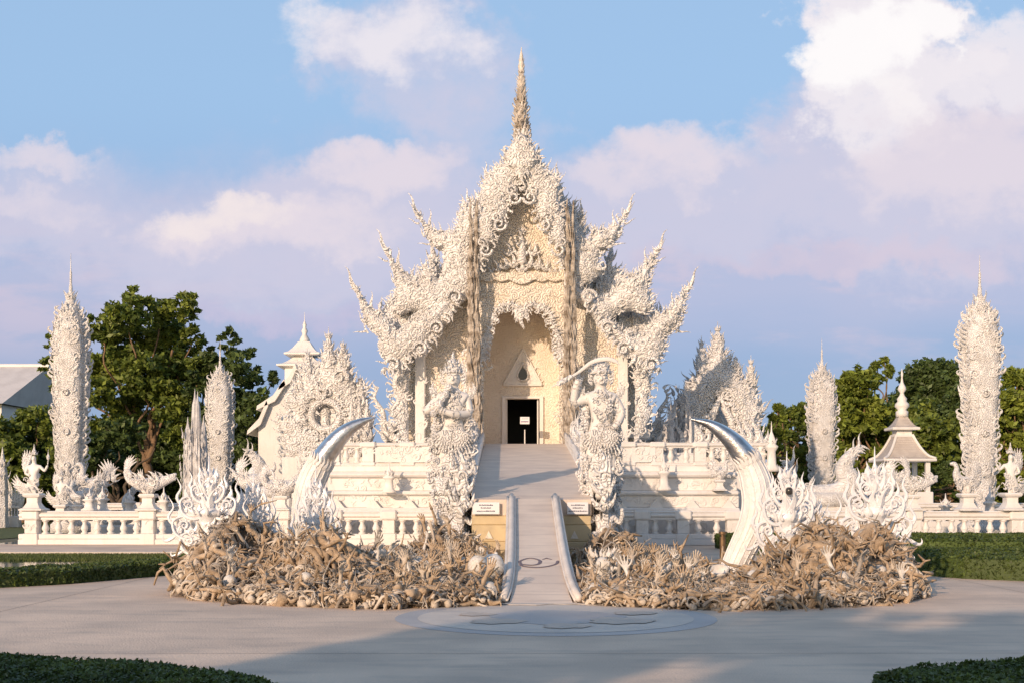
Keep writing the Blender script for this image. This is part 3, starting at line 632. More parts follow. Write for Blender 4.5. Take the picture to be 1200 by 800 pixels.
# gold supporting walls
for s, a, b in ((-1, -1.56, -.66), (1, .63, 1.44)):
    m = MB(); zs_ = [0, .42, .84, 1.26, 1.50]
    for k in range(4): m.bbox(a, b, 30.0 - .05 * (3 - k), 31.5, zs_[k] + .002, zs_[k + 1], .02)
    m.build('gold_wall', GOLD, ub, ub.location)
    m = MB(); xc = (a + b) / 2 - .02
    for k in range(1, 4):
        z = zs_[k - 1] + .08; y = 30.0 - .05 * (4 - k)
        m.prism([(xc - .10, z), (xc + .10, z), (xc, z + .2)], y - .035, y - .004)
    m.build('triangle_motif', CP, ub, ub.location)
    sg = thing('notice_sign', 'white notice sign on the gold wall left of the lower bridge, in shade' if s < 0 else 'white notice sign on the gold wall right of the lower bridge, sunlit', 'sign', ((a + b) / 2, 29.9, 1.5), 'white notice signs beside the bridge')
    m = MB(); x0, x1 = ((a + .02, b - .2) if s < 0 else (a + .2, b - .08)); m.bbox(x0, x1, 29.86, 29.9, 1.53, 1.83, .01); m.build('board', SIGN, sg, sg.location)
    m = MB()
    for r_, zz, w_ in ((0, 1.76, .34), (1, 1.69, .26), (2, 1.61, .46)):
        x = (x0 + x1) / 2 - w_ / 2
        while x < (x0 + x1) / 2 + w_ / 2:
            l_ = rng.uniform(.012, .035); m.box(x, x + l_, 29.852, 29.858, zz - .012, zz + .018 * rng.uniform(.4, 1)); x += l_ + rng.uniform(.006, .014)
    m.build('lettering', INK, sg, sg.location)
m = MB(); m.box(-1.56, 1.44, 30.3, 50.0, -.0, 1.5); m.build('under_wall', WP, ub, ub.location)

JOINT = material('joint_filler', (.26, .22, .19), None, .9)
m = MB(); 
for y in (12.2, 15.0, 23.9, 32, 38): m.add([(-40, y, .003), (40, y + .25, .003), (40, y + .264, .003), (-40, y + .014, .003)], [(0, 1, 2, 3)])
for x in (-14.2, -9.3, 9.9, 14.8): m.add([(x, 4, .0035), (x + .014, 4, .0035), (x * 1.02 + .014, 47, .0035), (x * 1.02, 47, .0035)], [(0, 1, 2, 3)])
struct(m.build('paving_joints', JOINT))
# ================================================================ THE TEMPLE
D0 = 52.0; S0 = D0 / FPX; XC = PX(611.5, D0)
def T(o, y): return (XC + o * S0, PZ(y, D0))                 # offset from the axis, height line
def TL(pts, s=-1): return [T(s * abs(o) if s else o, y) for o, y in pts]
temple = thing('temple', 'ornate all-white temple hall with flame-edged tiered gables and a tall spire', 'temple', (XC, D0, 0)); TO = temple.location
def tpart(m, name, mat=W, smooth=False, parent=None): return m.build(name, mat, parent or temple, TO, smooth)

# side tiers, offsets from the axis (left side values mirrored)
A_ = [(50, 255), (58, 268), (66, 282), (74, 288), (80, 280), (84, 270), (90, 267), (96, 269), (104, 268), (110, 264), (116, 258), (122, 248), (117, 262), (113, 274), (108, 283), (101, 290), (93, 293), (91, 303), (96, 318), (80, 332), (50, 336)]
B_ = [(50, 318), (60, 328), (70, 338), (80, 346), (90, 352), (100, 350), (107, 343), (112, 334), (116, 327), (122, 324), (129, 323), (139, 318), (147, 310), (159, 291), (154, 310), (150, 320), (148, 338), (152, 352), (152, 364), (143, 368), (128, 364), (118, 366), (108, 370), (98, 378), (88, 380), (80, 366), (72, 356), (64, 350), (50, 346)]
C_ = [(78, 352), (88, 362), (98, 373), (110, 383), (122, 391), (134, 395), (143, 393), (149, 386), (154, 376), (160, 370), (168, 366), (178, 360), (188, 346), (195, 336), (190, 352), (187, 366), (183, 380), (174, 390), (167, 395), (168, 406), (165, 416), (158, 424), (146, 426), (136, 421), (126, 414), (118, 411), (113, 402), (105, 394), (98, 384), (90, 374), (82, 362)]
A_FULL = [(50, 243), (60, 248), (66, 244), (71, 250), (73, 262), (81, 268), (88, 270), (95, 270), (104, 268), (110, 264), (116, 258), (122, 248), (117, 262), (113, 274), (108, 283), (101, 290), (93, 293), (91, 303), (96, 318), (80, 332), (50, 336)]
B_FULL = [(50, 308), (70, 309), (84, 312), (94, 322), (98, 328), (103, 318), (106, 300), (108, 312), (112, 322), (120, 326), (129, 323), (139, 318), (147, 310), (159, 291), (154, 310), (150, 320), (148, 338), (152, 352), (152, 364), (143, 368), (128, 364), (118, 366), (108, 370), (98, 378), (88, 380), (80, 366), (72, 356), (64, 350), (50, 346)]
C_FULL = [(78, 352), (90, 350), (104, 360), (120, 366), (132, 378), (138, 383), (142, 387), (146, 388), (150, 382), (156, 372), (162, 369), (168, 366), (178, 360), (188, 346), (195, 336), (190, 352), (187, 366), (183, 380), (174, 390), (167, 395), (168, 406), (165, 416), (158, 424), (146, 426), (136, 421), (126, 414), (118, 411), (113, 402), (105, 394), (98, 384), (90, 374), (82, 362)]
def tier(poly, s, y0, name, front=.55, back=.5, w=.9, fl=.5, nscroll=.25, step=.17):
    pl = [T(s * o, y) for o, y in poly]
    if s > 0: pl = pl[::-1]
    m = MB(); inflate(m, pl, y0, front, back, w, .075, .05)
    relief_fill(m, pl, y0 + .04, nscroll, step, w, front, up=(s * .5, 1), spread=1.1, margin=.02)
    relief_fill(m, pl, y0 - .03, nscroll * .6, step * .85, w, front, up=(s * .7, 1), spread=1.4, margin=.1)
    relief_fill(m, pl, y0 - .02, nscroll * 1.7, step * 4, w, front, up=(s * .7, 1), spread=.9, margin=.15)
    return tpart(m, name), pl
def tier_flames(poly, s, y0, idx, name, size=.5, step=.3, bias=(.35, .7), tpl=FL):
    pts = [T(s * poly[i][0], poly[i][1]) for i in idx]; m = MB()
    edge_flames(m, pts, y0, size, step, (s * bias[0], bias[1]), 1 if s < 0 else -1, tpl, depth=.15)
    return m
for s in (-1, 1):
    A1, B1, C1 = (A_, B_, C_) if s > 0 else (A_FULL, B_FULL, C_FULL)
    for poly, y0, nm, tips in ((A1, D0 + .35, 'upper_tier_gable', ((122, 248), (110, 262), (102, 266), (95, 266), (84, 268), (117, 270))), (B1, D0 + .2, 'middle_tier_gable', ((159, 291), (147, 308), (139, 316), (129, 320), (120, 322), (152, 325))), (C1, D0 + .0, 'lower_tier_gable', ((195, 336), (178, 360), (166, 364), (156, 370), (188, 372), (183, 384)))):
        o, pl = tier(poly, s, y0, nm)
        m = MB(); n = len(poly)
        # flames all round the outer edges
        ring = [T(s * q[0], q[1]) for q in poly]
        k0, k1 = {'upper_tier_gable': (0, 18), 'middle_tier_gable': (1, 20), 'lower_tier_gable': (2, 23)}[nm]
        seg = ring[k0:k1]
        if s < 0: edge_flames(m, seg[::-1], y0 - .12, .24, .11, (s * .3, .55), -1, FL, depth=.25); edge_flames(m, seg[::-1], y0, .36, .17, (s * .2, 1.0), -1, FLN, depth=.35)
        else: edge_flames(m, seg, y0 - .12, .24, .11, (s * .3, .55), 1, FL, depth=.25); edge_flames(m, seg, y0, .36, .17, (s * .2, 1.0), 1, FLN, depth=.35)
        for i, (o_, y_) in enumerate(tips):
            x, z = T(s * o_, y_); L_ = (1.25 if i == 0 else .95 if i == 1 else .6)
            m.stamp(FLN, mat4((x - s * .12, y0 - .1, z - .25), (s * (.55 if i != 1 else .1), rng.uniform(-.1, .1), 1), (0, 1, 0), L_, s))
        tpart(m, nm.replace('gable', 'flames'), parent=o)
    # long whiskers at the tips
    m = MB()
    for o_, y_, dx, dz in ((122, 250, .35, .45), (120, 262, .45, .2), (106, 286, .55, .02), (159, 293, .32, .42), (157, 306, .4, .15), (194, 338, .22, .35), (183, 388, .5, -.05), (160, 424, .4, .05)):
        x, z = T(s * o_, y_); q = catmull([(x, D0, z), (x + s * dx * .35, D0, z + dz * .2 - .03), (x + s * dx * .7, D0 - .05, z + dz * .65), (x + s * dx * 1.1, D0, z + dz * 1.2)], 4); m.tube(q, np.linspace(.055, .008, len(q)), 5)
    tpart(m, 'naga_whiskers', parent=o)
    # scalloped drooping edge under the lower gables, standing proud
    m = MB()
    drop = [(78, 350), (84, 360), (92, 372), (99, 382), (105, 394), (113, 403), (118, 412), (128, 415), (140, 423), (152, 430), (160, 432)]
    edge_flames(m, [T(s * a, b) for a, b in drop], D0 - .35, .36, .2, (-s * .2, -.6), 1 if s < 0 else -1, HOOK, depth=.1)
    edge_flames(m, [T(s * a, b) for a, b in drop], D0 - .2, .5, .32, (-s * .1, -.9), 1 if s < 0 else -1, KR, depth=.1)
    for a, b in ((78, 350), (99, 386), (118, 410), (150, 428)):
        x, z = T(s * a, b); m.stamp(SC, mat4((x, D0 - .45, z), (0, 0, 1), (0, 1, 0), .7, s)); m.stamp(BEAD, mat4((x, D0 - .4, z), s=.22))
    tpart(m, 'eave_scrolls')
    # hanging tassels at the eave corner
    m = MB()
    for k in range(7):
        x, z = T(s * (140 + k * 2.6), 427 + k * .6); m.stamp(FLN, mat4((x, D0 - .1 + .05 * (k % 3), z), (0, 0, -1), (0, 1, 0), rng.uniform(.3, .55)))
    tpart(m, 'eave_tassels', parent=o)

# main gable boards
outer = [(13, 190), (17, 194), (24, 197), (30, 203), (40, 211), (44, 222), (42, 236), (46, 250), (50, 264), (50, 312)]
inner = [(49, 318), (44, 306), (47, 296), (43, 288), (35, 287), (30, 282), (34, 270), (30, 262), (20, 260), (16, 250), (17, 240), (10, 232), (4, 226), (4, 214), (2, 204)]
for s in (-1, 1):
    poly = outer + inner; pl = [T(s * a, b) for a, b in poly]
    m = MB(); inflate(m, pl, D0 - .35, .35, 1.0, .5, .07, .05); relief_fill(m, pl, D0 - .35, .26, .16, .5, .35, up=(s * .3, 1))
    relief_fill(m, pl, D0 - .38, .16, .14, .5, .35, up=(s * .3, 1), margin=.1)
    gb_ = tpart(m, 'gable_board')
    m = MB(); ring = [T(s * a, b) for a, b in outer]
    edge_flames(m, ring, D0 - .2, .28, .11, (s * .2, .9), 1 if s > 0 else -1, FL, depth=.25); edge_flames(m, ring, D0 - .2, .5, .26, (s * .1, 1.2), 1 if s > 0 else -1, FLN, depth=.25)
    ring = [T(s * a, b) for a, b in inner]
    edge_flames(m, ring, D0 - .55, .26, .15, (-s * .2, -.7), 1 if s > 0 else -1, HOOK, depth=.05)
    for a, b in ((9, 237), (26, 268), (42, 297)):
        x, z = T(s * a, b); m.stamp(SC, mat4((x, D0 - .78, z), (0, 0, -1), (0, 1, 0), .62, s)); m.stamp(SC, mat4((x + s * .15, D0 - .78, z + .3), (0, 0, 1), (0, 1, 0), .45, -s))
    tpart(m, 'gable_flames', parent=gb_)
# pediment panel
m = MB(); pl = [T(a, b) for a, b in ((-3, 205), (3, 205), (22, 250), (40, 275), (54, 300), (54, 340), (-54, 340), (-54, 300), (-40, 275), (-22, 250))]
m.prism(pl, D0 + .75, D0 + 1.3); relief_fill(m, pl, D0 + .77, .42, .24, thick=1.2, spread=1.6); pd_ = tpart(m, 'pediment', CR)
m = MB()   # throned flame figure in the pediment and its lower lotus band
for a, b, sz, tp_ in ((0, 300, 1.0, KR), (0, 318, .8, KR), (-9, 312, .8, KR), (9, 312, .8, KR), (-18, 314, .7, KR), (18, 314, .7, KR), (-27, 316, .6, KR), (27, 316, .6, KR), (-36, 320, .5, KR), (36, 320, .5, KR), (-14, 298, .7, KR), (14, 298, .7, KR), (0, 288, .7, KR), (0, 268, .5, ROS)):
    x, z = T(a, b); m.stamp(tp_, mat4((x, D0 + .55, z), (a * .012, -.1, 1), (0, 1, 0), (sz, sz * 1.2, sz)))
m.lathe([(.0, -.1), (.24, 0), (.2, .2), (.13, .45), (.17, .55), (.09, .75), (.13, .85), (.1, 1.0), (.0, 1.25)], (T(0, 0)[0], D0 + .5, T(0, 306)[1]), 10)
tpart(m, 'pediment_figure', W, True, parent=pd_)
sc_ = [T(o, 325 + (2.5 * abs(math.sin(o * .2)) if abs(o) > 14 else 5.5 * math.cos(o * .11))) for o in np.linspace(-50, 50, 60)]
m = MB(); m.prism([T(-50, 318)] + sc_ + [T(50, 318)], D0 + .35, D0 + .95); relief_fill(m, [T(-50, 319), T(-50, 325), T(50, 325), T(50, 319)], D0 + .35, .2, .14); m.tube([(x, D0 + .35, z) for x, z in sc_], .05, 6)
tpart(m, 'scalloped_cornice', CR)
# wall above the arch with the scalloped arch opening cut through
arch = [(48, 418), (44, 408), (44, 398), (42, 390), (37, 382), (35, 372), (32, 364), (25, 358), (14, 356), (6, 358), (0, 360)]
op = [T(-a, b) for a, b in arch] + [T(a, b) for a, b in arch[::-1][1:]]
wl = [T(-52, 322), T(-52, 530)] + [T(-45, 530)] + [T(-45, 425)] + op + [T(45, 425), T(45, 530), T(52, 530), T(52, 322)]
m = MB(); m.prism(wl, D0 + .5, D0 + 1.1)
up_ = [T(-50, 328), T(-50, 354), T(50, 354), T(50, 328)]; relief_fill(m, up_, D0 + .5, .34, .2, thick=1.3, spread=1.6)
for s in (-1, 1): relief_fill(m, [T(s * 50, 354), T(s * 50, 520), T(s * 46, 520), T(s * 42, 385), T(s * 34, 358)], D0 + .5, .32, .2, thick=1.3)
tpart(m, 'porch_wall', CR)
m = MB()     # fretwork hanging in the arch
edge_flames(m, op, D0 + .42, .30, .13, (0, -.25), -1, HOOK, depth=.08); edge_flames(m, op, D0 + .38, .26, .16, (0, -.3), -1, KR, depth=.05); edge_flames(m, op, D0 + .36, .3, .2, (0, .2), 1, KR, depth=.05)
for k, (a, b, sz) in enumerate(((0, 360, .85), (-4, 360, .6), (4, 360, .6), (0, 366, .7))):
    x, z = T(a, b); m.stamp(KR, mat4((x, D0 + .38, z), (a * .05, 0, -1), (0, 1, 0), sz))
for s in (-1, 1):
    for a, b, sz, dx in ((42, 396, .55, .3), (44, 404, .6, .45), (45, 412, .6, .5), (45, 419, .55, .7)):
        x, z = T(s * a, b); m.stamp(LEAFCL, mat4((x + s * .1, D0 + .4, z + .1), (-s * dx, 0, -1), (0, 1, 0), sz, s))
tpart(m, 'arch_fretwork')
# porch interior
yb = D0 + 3.3
m = MB()
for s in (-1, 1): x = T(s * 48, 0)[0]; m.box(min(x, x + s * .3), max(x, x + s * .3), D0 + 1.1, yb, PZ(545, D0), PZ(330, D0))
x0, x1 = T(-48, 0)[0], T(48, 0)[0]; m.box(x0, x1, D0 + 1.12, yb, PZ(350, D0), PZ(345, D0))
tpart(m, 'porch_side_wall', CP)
def B2(px_, py_): return (PX(px_, yb), PZ(py_, yb))
dl, dr = PX(590.5, yb), PX(634.5, yb); dt = PZ(467, yb); fl_ = 4.1
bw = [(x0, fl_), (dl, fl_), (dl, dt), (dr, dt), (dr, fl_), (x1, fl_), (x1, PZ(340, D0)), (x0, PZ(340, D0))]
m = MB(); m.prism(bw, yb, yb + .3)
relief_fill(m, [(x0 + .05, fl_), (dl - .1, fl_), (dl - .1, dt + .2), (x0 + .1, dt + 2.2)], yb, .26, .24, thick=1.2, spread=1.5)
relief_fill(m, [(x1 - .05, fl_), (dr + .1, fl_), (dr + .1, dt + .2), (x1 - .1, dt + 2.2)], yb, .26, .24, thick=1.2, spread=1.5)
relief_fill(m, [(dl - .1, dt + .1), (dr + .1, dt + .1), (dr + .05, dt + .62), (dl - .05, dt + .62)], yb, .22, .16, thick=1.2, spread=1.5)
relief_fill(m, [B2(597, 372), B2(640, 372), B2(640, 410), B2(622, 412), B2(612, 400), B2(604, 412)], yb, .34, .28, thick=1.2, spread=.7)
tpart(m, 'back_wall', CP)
tri = [B2(590, 451), B2(635, 451), B2(613, 409)]; cx3 = B2(612.6, 0)[0]
td = [(cx3 + .34 * math.sin(a) * math.sin(a / 2) ** 1.1, B2(0, 437)[1] + .36 * math.cos(a) + (.14 if a < .6 or a > 5.7 else 0)) for a in np.linspace(0.02, 2 * math.pi - .02, 30)]
m = MB(); m.prism(tri, yb - .08, yb - .004); relief_fill(m, tri, yb - .08, .2, .13, thick=1.2); 
for a, b in zip(tri, tri[1:] + tri[:1]): m.tube([(a[0], yb - .1, a[1]), (b[0], yb - .1, b[1])], .05, 6)
dp_ = tpart(m, 'door_pediment', WP)
m = MB(); m.prism(td, yb - .14, yb - .10); tpart(m, 'teardrop_window', DARK, parent=dp_)
m = MB(); m.tube([(x, yb - .15, z) for x, z in td], .045, 6); tpart(m, 'teardrop_frame', W, True, parent=dp_)
dj = MB()
for x in (dl, dr): dj.bbox(x - .09, x + .09, yb - .12, yb + .05, fl_, dt + .08, .015)
dj.bbox(dl - .09, dr + .09, yb - .125, yb + .05, dt + .001, dt + .12, .015); dframe = tpart(dj, 'door_frame', WP)
m = MB(); m.bbox(dl + .09, dl + .16, yb + .1, yb + .2, fl_, dt, .01); m.bbox(dr - .2, dr - .13, yb + .1, yb + .2, fl_, dt, .01); tpart(m, 'door_leaf', WP, parent=dframe)
m = MB(); m.box(dl - .4, dr + .4, yb + .31, yb + 8, fl_ - .3, dt + 1.5)
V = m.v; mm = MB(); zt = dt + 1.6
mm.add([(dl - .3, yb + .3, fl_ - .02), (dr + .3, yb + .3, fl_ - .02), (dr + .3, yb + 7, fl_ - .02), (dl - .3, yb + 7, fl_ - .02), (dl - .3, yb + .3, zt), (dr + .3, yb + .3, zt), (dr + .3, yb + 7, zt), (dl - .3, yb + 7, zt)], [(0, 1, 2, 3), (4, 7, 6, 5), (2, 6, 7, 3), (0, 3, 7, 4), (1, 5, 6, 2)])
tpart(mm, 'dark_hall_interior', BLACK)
# porch floor
m = MB(); m.box(T(-52, 0)[0], T(52, 0)[0], 50.4, yb, 3.2, fl_); tpart(m, 'porch_floor', RAMP)
# sign on a post in the doorway
sg = thing('door_sign', 'small white sign on a thin post standing in the dark doorway', 'sign', (PX(615, 53.6), 53.6, fl_)); so_ = sg.location
m = MB(); m.lathe([(.16, 0), (.16, .03), (.03, .05), (.025, .85)], (so_[0], so_[1], fl_), 8); m.build('post', WP, sg, so_)
m = MB(); m.bbox(so_[0] - .21, so_[0] + .21, 53.55, 53.58, PZ(496.5, 53.6), PZ(488, 53.6), .01); m.build('board', SIGN, sg, so_)
m = MB(); zc_ = PZ(493.6, 53.6); zt_ = PZ(490.2, 53.6)
for k in range(7): m.box(so_[0] - .13 + k * .04, so_[0] - .105 + k * .04, 53.542, 53.548, zt_ - .012, zt_ + .012)
for k in range(6): m.box(so_[0] - .16 + k * .055, so_[0] - .12 + k * .055, 53.542, 53.548, zc_ - .025, zc_ + .03)
m.build('lettering', INKR, sg, so_)

# rough filigree pillars
for s in (-1, 1):
    m = MB(); xc_ = T(s * 56, 0)[0] + s * .0
    for k, dx in ((0, -.13), (1, .13)):
        zt = PZ(236 + 2 * k, D0); pts = [(xc_ + dx + .02 * math.sin(z * 3 + k), D0 - .55, z) for z in np.linspace(3.6, zt, 60)]
        rad = [(.20 - .165 * ((p[2] - 3.6) / (zt - 3.6)) ** 1.3) * (1 + .25 * math.sin(p[2] * 9 + k * 2) + .1 * rng.uniform(-1, 1)) for p in pts]; rad[-1] = .004; m.tube(pts, rad, 7)
    for k in range(170):
        u = rng.uniform(0, 1) ** 1.25; z = 3.6 + u * (PZ(262, D0) - 3.6); r = .30 - .22 * u; a = rng.uniform(0, 2 * math.pi)
        m.stamp(FLN, mat4((xc_ + r * math.cos(a), D0 - .55 + r * math.sin(a) * .7, z), (math.cos(a) * .18, math.sin(a) * .18, 1 if rng.random() < .6 else -1), (0, 1, 0), (rng.uniform(.3, .7), rng.uniform(.3, .7), rng.uniform(.5, 1.1))))
    tpart(m, 'filigree_pillar', FIL)
    m = MB(); relief_fill(m, [T(s * 52, 400), T(s * 66, 420), T(s * 70, 530), T(s * 50, 530)], D0 - .45, .4, .24, up=(0, 1), spread=.5); m.lathe([(.5, 3.4), (.42, 4.2), (.34, 5.2), (.2, 6.6), (.08, 7.4)], (T(s * 58, 0)[0], D0 - .2, 0), 8)
    tpart(m, 'pillar_foot', W)

# front walls beside the porch with pilasters and their inner carved panels
for s in (-1, 1):
    xi, xo = T(s * 50, 0)[0], T(s * 119, 0)[0]; xw = T(s * 143, 0)[0]
    m = MB(); wp = [T(s * 50, 545), T(s * 50, 330), T(s * 78, 350), T(s * 100, 380), T(s * 119, 400), T(s * 119, 545)]
    m.prism(wp, D0 + 1.3, D0 + 1.7); relief_fill(m, wp, D0 + 1.3, .42, .3, thick=1.1, spread=1.6)
    tpart(m, 'side_wall', CR)
    m = MB(); wp = [T(s * 119, 545), T(s * 119, 402), T(s * 145, 402), T(s * 145, 436), T(s * 140, 545)]
    m.prism(wp, D0 + 2.1, D0 + 2.6); relief_fill(m, wp, D0 + 2.1, .36, .26, thick=1.1, spread=1.6); tpart(m, 'outer_side_wall', CR)
    m = MB(); x = T(s * 121, 0)[0]; m.bbox(x - .22, x + .22, D0 + .85, D0 + 1.6, 3.2, PZ(408, D0), .04); m.bbox(x - .32, x + .32, D0 + .8, D0 + 1.6, 3.2, 4.1, .06); m.bbox(x - .3, x + .3, D0 + .8, D0 + 1.6, PZ(414, D0), PZ(407, D0), .05)
    relief_fill(m, [(x - .2, 4.2), (x + .2, 4.2), (x + .2, 7.6), (x - .2, 7.6)], D0 + .85, .24, .2, thick=1.2); tpart(m, 'corner_pilaster', WP)
    # openwork bracket under the eave at the outside
    m = MB(); br = [T(s * a, b) for a, b in ((142, 420), (152, 428), (155, 450), (150, 465), (156, 480), (148, 500), (140, 515), (134, 520), (136, 470), (134, 430))]
    inflate(m, br, D0 + 1.0, .2, .2, .3, .07, .04); relief_fill(m, br, D0 + .95, .34, .2, .3, .2); edge_flames(m, br[:8], D0 + 1, .32, .18, (0, .4), 1 if s > 0 else -1, HOOK, depth=.1); tpart(m, 'eave_bracket')
    m = MB(); pts = [T(s * a, 0)[0] for a in (66, 88, 110)]
    for a, z0_, z1_ in ((66, 3.2, 7.4), (90, 3.2, 6.5)):
        x = T(s * a, 0)[0]; m.lathe([(.34, z0_), (.3, z0_ + .3), (.16, z0_ + .5), (.2, (z0_ + z1_) / 2), (.14, z1_ - .5), (.25, z1_ - .3), (.05, z1_ + .5)], (x, D0 + .9, 0), 8); around_flames(m, (x, D0 + .9), .18, (z0_ + z1_) / 2, 8, .5); around_flames(m, (x, D0 + .9), .2, z1_ - .4, 8, .5)
    tpart(m, 'wall_finial')

# hall walls and roofs running back
def roofback(prof, y0, y1, name, mat, thick=.25):
    for s in (-1, 1):
        m = MB(); n = len(prof); pts = [T(s * a, b) for a, b in prof]
        V = [(x, y, z) for y in (y0, y1) for x, z in pts] + [(x, y, z - thick) for y in (y0, y1) for x, z in pts]
        F = [(i, i + 1, n + i + 1, n + i) for i in range(n - 1)] + [(2 * n + i, 3 * n + i, 3 * n + i + 1, 2 * n + i + 1) for i in range(n - 1)] + [(n - 1, 3 * n - 1, 4 * n - 1, 2 * n - 1), (0, n - 1 + 0, 0, 0)][:1]
        m.add(V, F); m.add(V, [(i, 2 * n + i, 2 * n + i + 1, i + 1) for i in range(n - 1)], [(n + i, n + i + 1, 3 * n + i + 1, 3 * n + i) for i in range(n - 1)])
        tpart(m, name, mat)
ROOF = material('white_roof_tiles', (.70, .69, .69), (.56, .55, .56), .45, nscale=2, bump=(('brick', 4.5, .03), ('noise', 12, .01)))
roofback([(0, 195), (18, 215), (34, 248), (50, 285)], D0 + .8, D0 + 22, 'upper_roof', ROOF)
roofback([(50, 262), (70, 290), (92, 312)], D0 + .9, D0 + 20, 'second_roof', ROOF)
roofback([(62, 322), (92, 345), (118, 362)], D0 + .9, D0 + 18, 'third_roof', ROOF)
roofback([(92, 366), (125, 392), (152, 410)], D0 + .9, D0 + 16, 'lower_roof', ROOF)
m = MB()
for s in (-1, 1):
    x = T(s * 130, 0)[0]; m.box(min(x, x - s * .3), max(x, x - s * .3), D0 + 2.6, D0 + 16, 3.0, PZ(400, D0))
    x = T(s * 60, 0)[0]; m.box(min(x, x - s * .3), max(x, x - s * .3), D0 + 3, D0 + 22, 7.5, PZ(300, D0))
tpart(m, 'hall_wall', WP)
# flame crests running back along the roof slopes, facing sideways
def crest(s, o_, zt, zb_, y0, ln, nm, parent=None, fsz=.5):
    m = MB(); h = zt - zb_; us = np.linspace(0, ln, max(4, int(ln / .8)))
    pl = [(0, 0)] + [(ln, 0)] + [(u, h * (.62 + .25 * math.sin(u * 4 + o_))) for u in us[::-1]]
    inflate(m, pl, 0, .15, .15, .3, .11, .03); relief_fill(m, pl, 0, .36, .26, .3, .15, thick=1.2); top = pl[2:]
    edge_flames(m, top, -.05, fsz, .17, (-.1, .9), -1, FL, depth=.25); edge_flames(m, top, 0, fsz * 1.7, .6, (-.1, 1.2), -1, FLN, depth=.2); edge_flames(m, top, -.15, fsz * .9, .3, (-.1, .6), -1, KR, depth=.1)
    X0 = XC + s * o_ * S0; ca, sa = .62, .78      # the crest runs back and outward, so it faces the side
    for i_, v in enumerate(m.v): m.v[i_] = np.stack([X0 + s * (v[:, 0] * ca - v[:, 1] * sa), y0 + v[:, 0] * sa + v[:, 1] * ca, zb_ + v[:, 2]], -1)
    return tpart(m, nm, W, parent=parent)
for s in (-1, 1):
    for o_, y0_, zt_, zb2, ln_, nm in ((26, 1.5, 188, 245, .9, 'upper_crest'), (32, 2.6, 196, 258, 1.0, 'upper_crest'), (38, 4.5, 206, 262, .9, 'upper_crest'), (54, 1.2, 236, 300, 1.0, 'second_crest'), (60, 2.4, 244, 300, 1.2, 'second_crest'),
        (74, 1.2, 286, 356, 1.4, 'third_crest'), (84, 2.6, 280, 352, 1.4, 'third_crest'), (92, 1.4, 300, 356, 1.0, 'third_crest'), (112, 1.0, 350, 400, 1.4, 'fourth_crest'), (122, 2.0, 346, 402, 1.7, 'fourth_crest'), (134, 1.2, 350, 402, 1.2, 'fourth_crest')):
        crest(s, o_, PZ(zt_, D0), PZ(zb2, D0), D0 + y0_, ln_, nm, fsz=.36)
    m = MB()
    for o_, y_, L_ in ((106, 300, 1.0), (71, 250, .8), (88, 292, .9), (128, 352, .8), (48, 236, .9), (146, 352, .7), (42, 206, .8)):
        x, z = T(s * o_, y_); m.stamp(KR, mat4((x, D0 + 1.6, z), (s * .1, 0, 1), (s * .6, .6, 0), L_)); m.stamp(FLN, mat4((x, D0 + 1.6, z + .2), (s * .1, 0, 1), (0, 1, 0), L_ * 1.1, s)); m.lathe([(.16, -1.2), (.1, -.4), (.14, 0), (.04, .3)], (x, D0 + 1.6, z), 6)
    tpart(m, 'crest_finials')
for s in (-1, 1):      # flame panels filling the valleys between the tiers
    for poly, dy in (([(86, 345), (90, 312), (96, 322), (103, 300), (108, 318), (116, 306), (122, 322), (130, 318), (134, 345)], 1.7 if s > 0 else .9), ([(116, 392), (122, 362), (130, 368), (138, 348), (146, 364), (155, 345), (161, 364), (168, 358), (166, 388)], 1.5 if s > 0 else .8), ([(48, 275), (50, 226), (56, 236), (63, 228), (70, 246), (76, 262), (78, 290)], 1.6 if s > 0 else .9)):
        pl = [T(s * a, b) for a, b in poly]; m = MB(); inflate(m, pl, D0 + dy, .2, .2, .4, .08, .04); relief_fill(m, pl, D0 + dy, .26, .16, .4, .2, up=(s * .3, 1)); top = pl[1:-1]
        edge_flames(m, top, D0 + dy, .34, .13, (s * .25, .9), 1 if s > 0 else -1, FL, depth=.25); edge_flames(m, top, D0 + dy, .5, .22, (s * .2, 1.2), 1 if s > 0 else -1, FLN, depth=.2); tpart(m, 'valley_flames')
# ridge and slope flames along the roof
m = MB()
for s in (-1, 1):
    for a, b, n_ in ((30, 238, 10), (62, 276, 10), (80, 298, 10), (85, 338, 9), (108, 355, 9), (115, 384, 9), (142, 402, 9), (0, 192, 12)):
        for k in range(n_):
            x, z = T(s * a, b); y = D0 + 1.5 + k * 1.4; sc = rng.uniform(.6, 1.0); m.stamp(KR, mat4((x, y, z), (s * .5, rng.uniform(-.2, .2), 1), (1, 0, 0) if rng.random() < .5 else (0, 1, 0), sc, s))
tpart(m, 'ridge_flames')

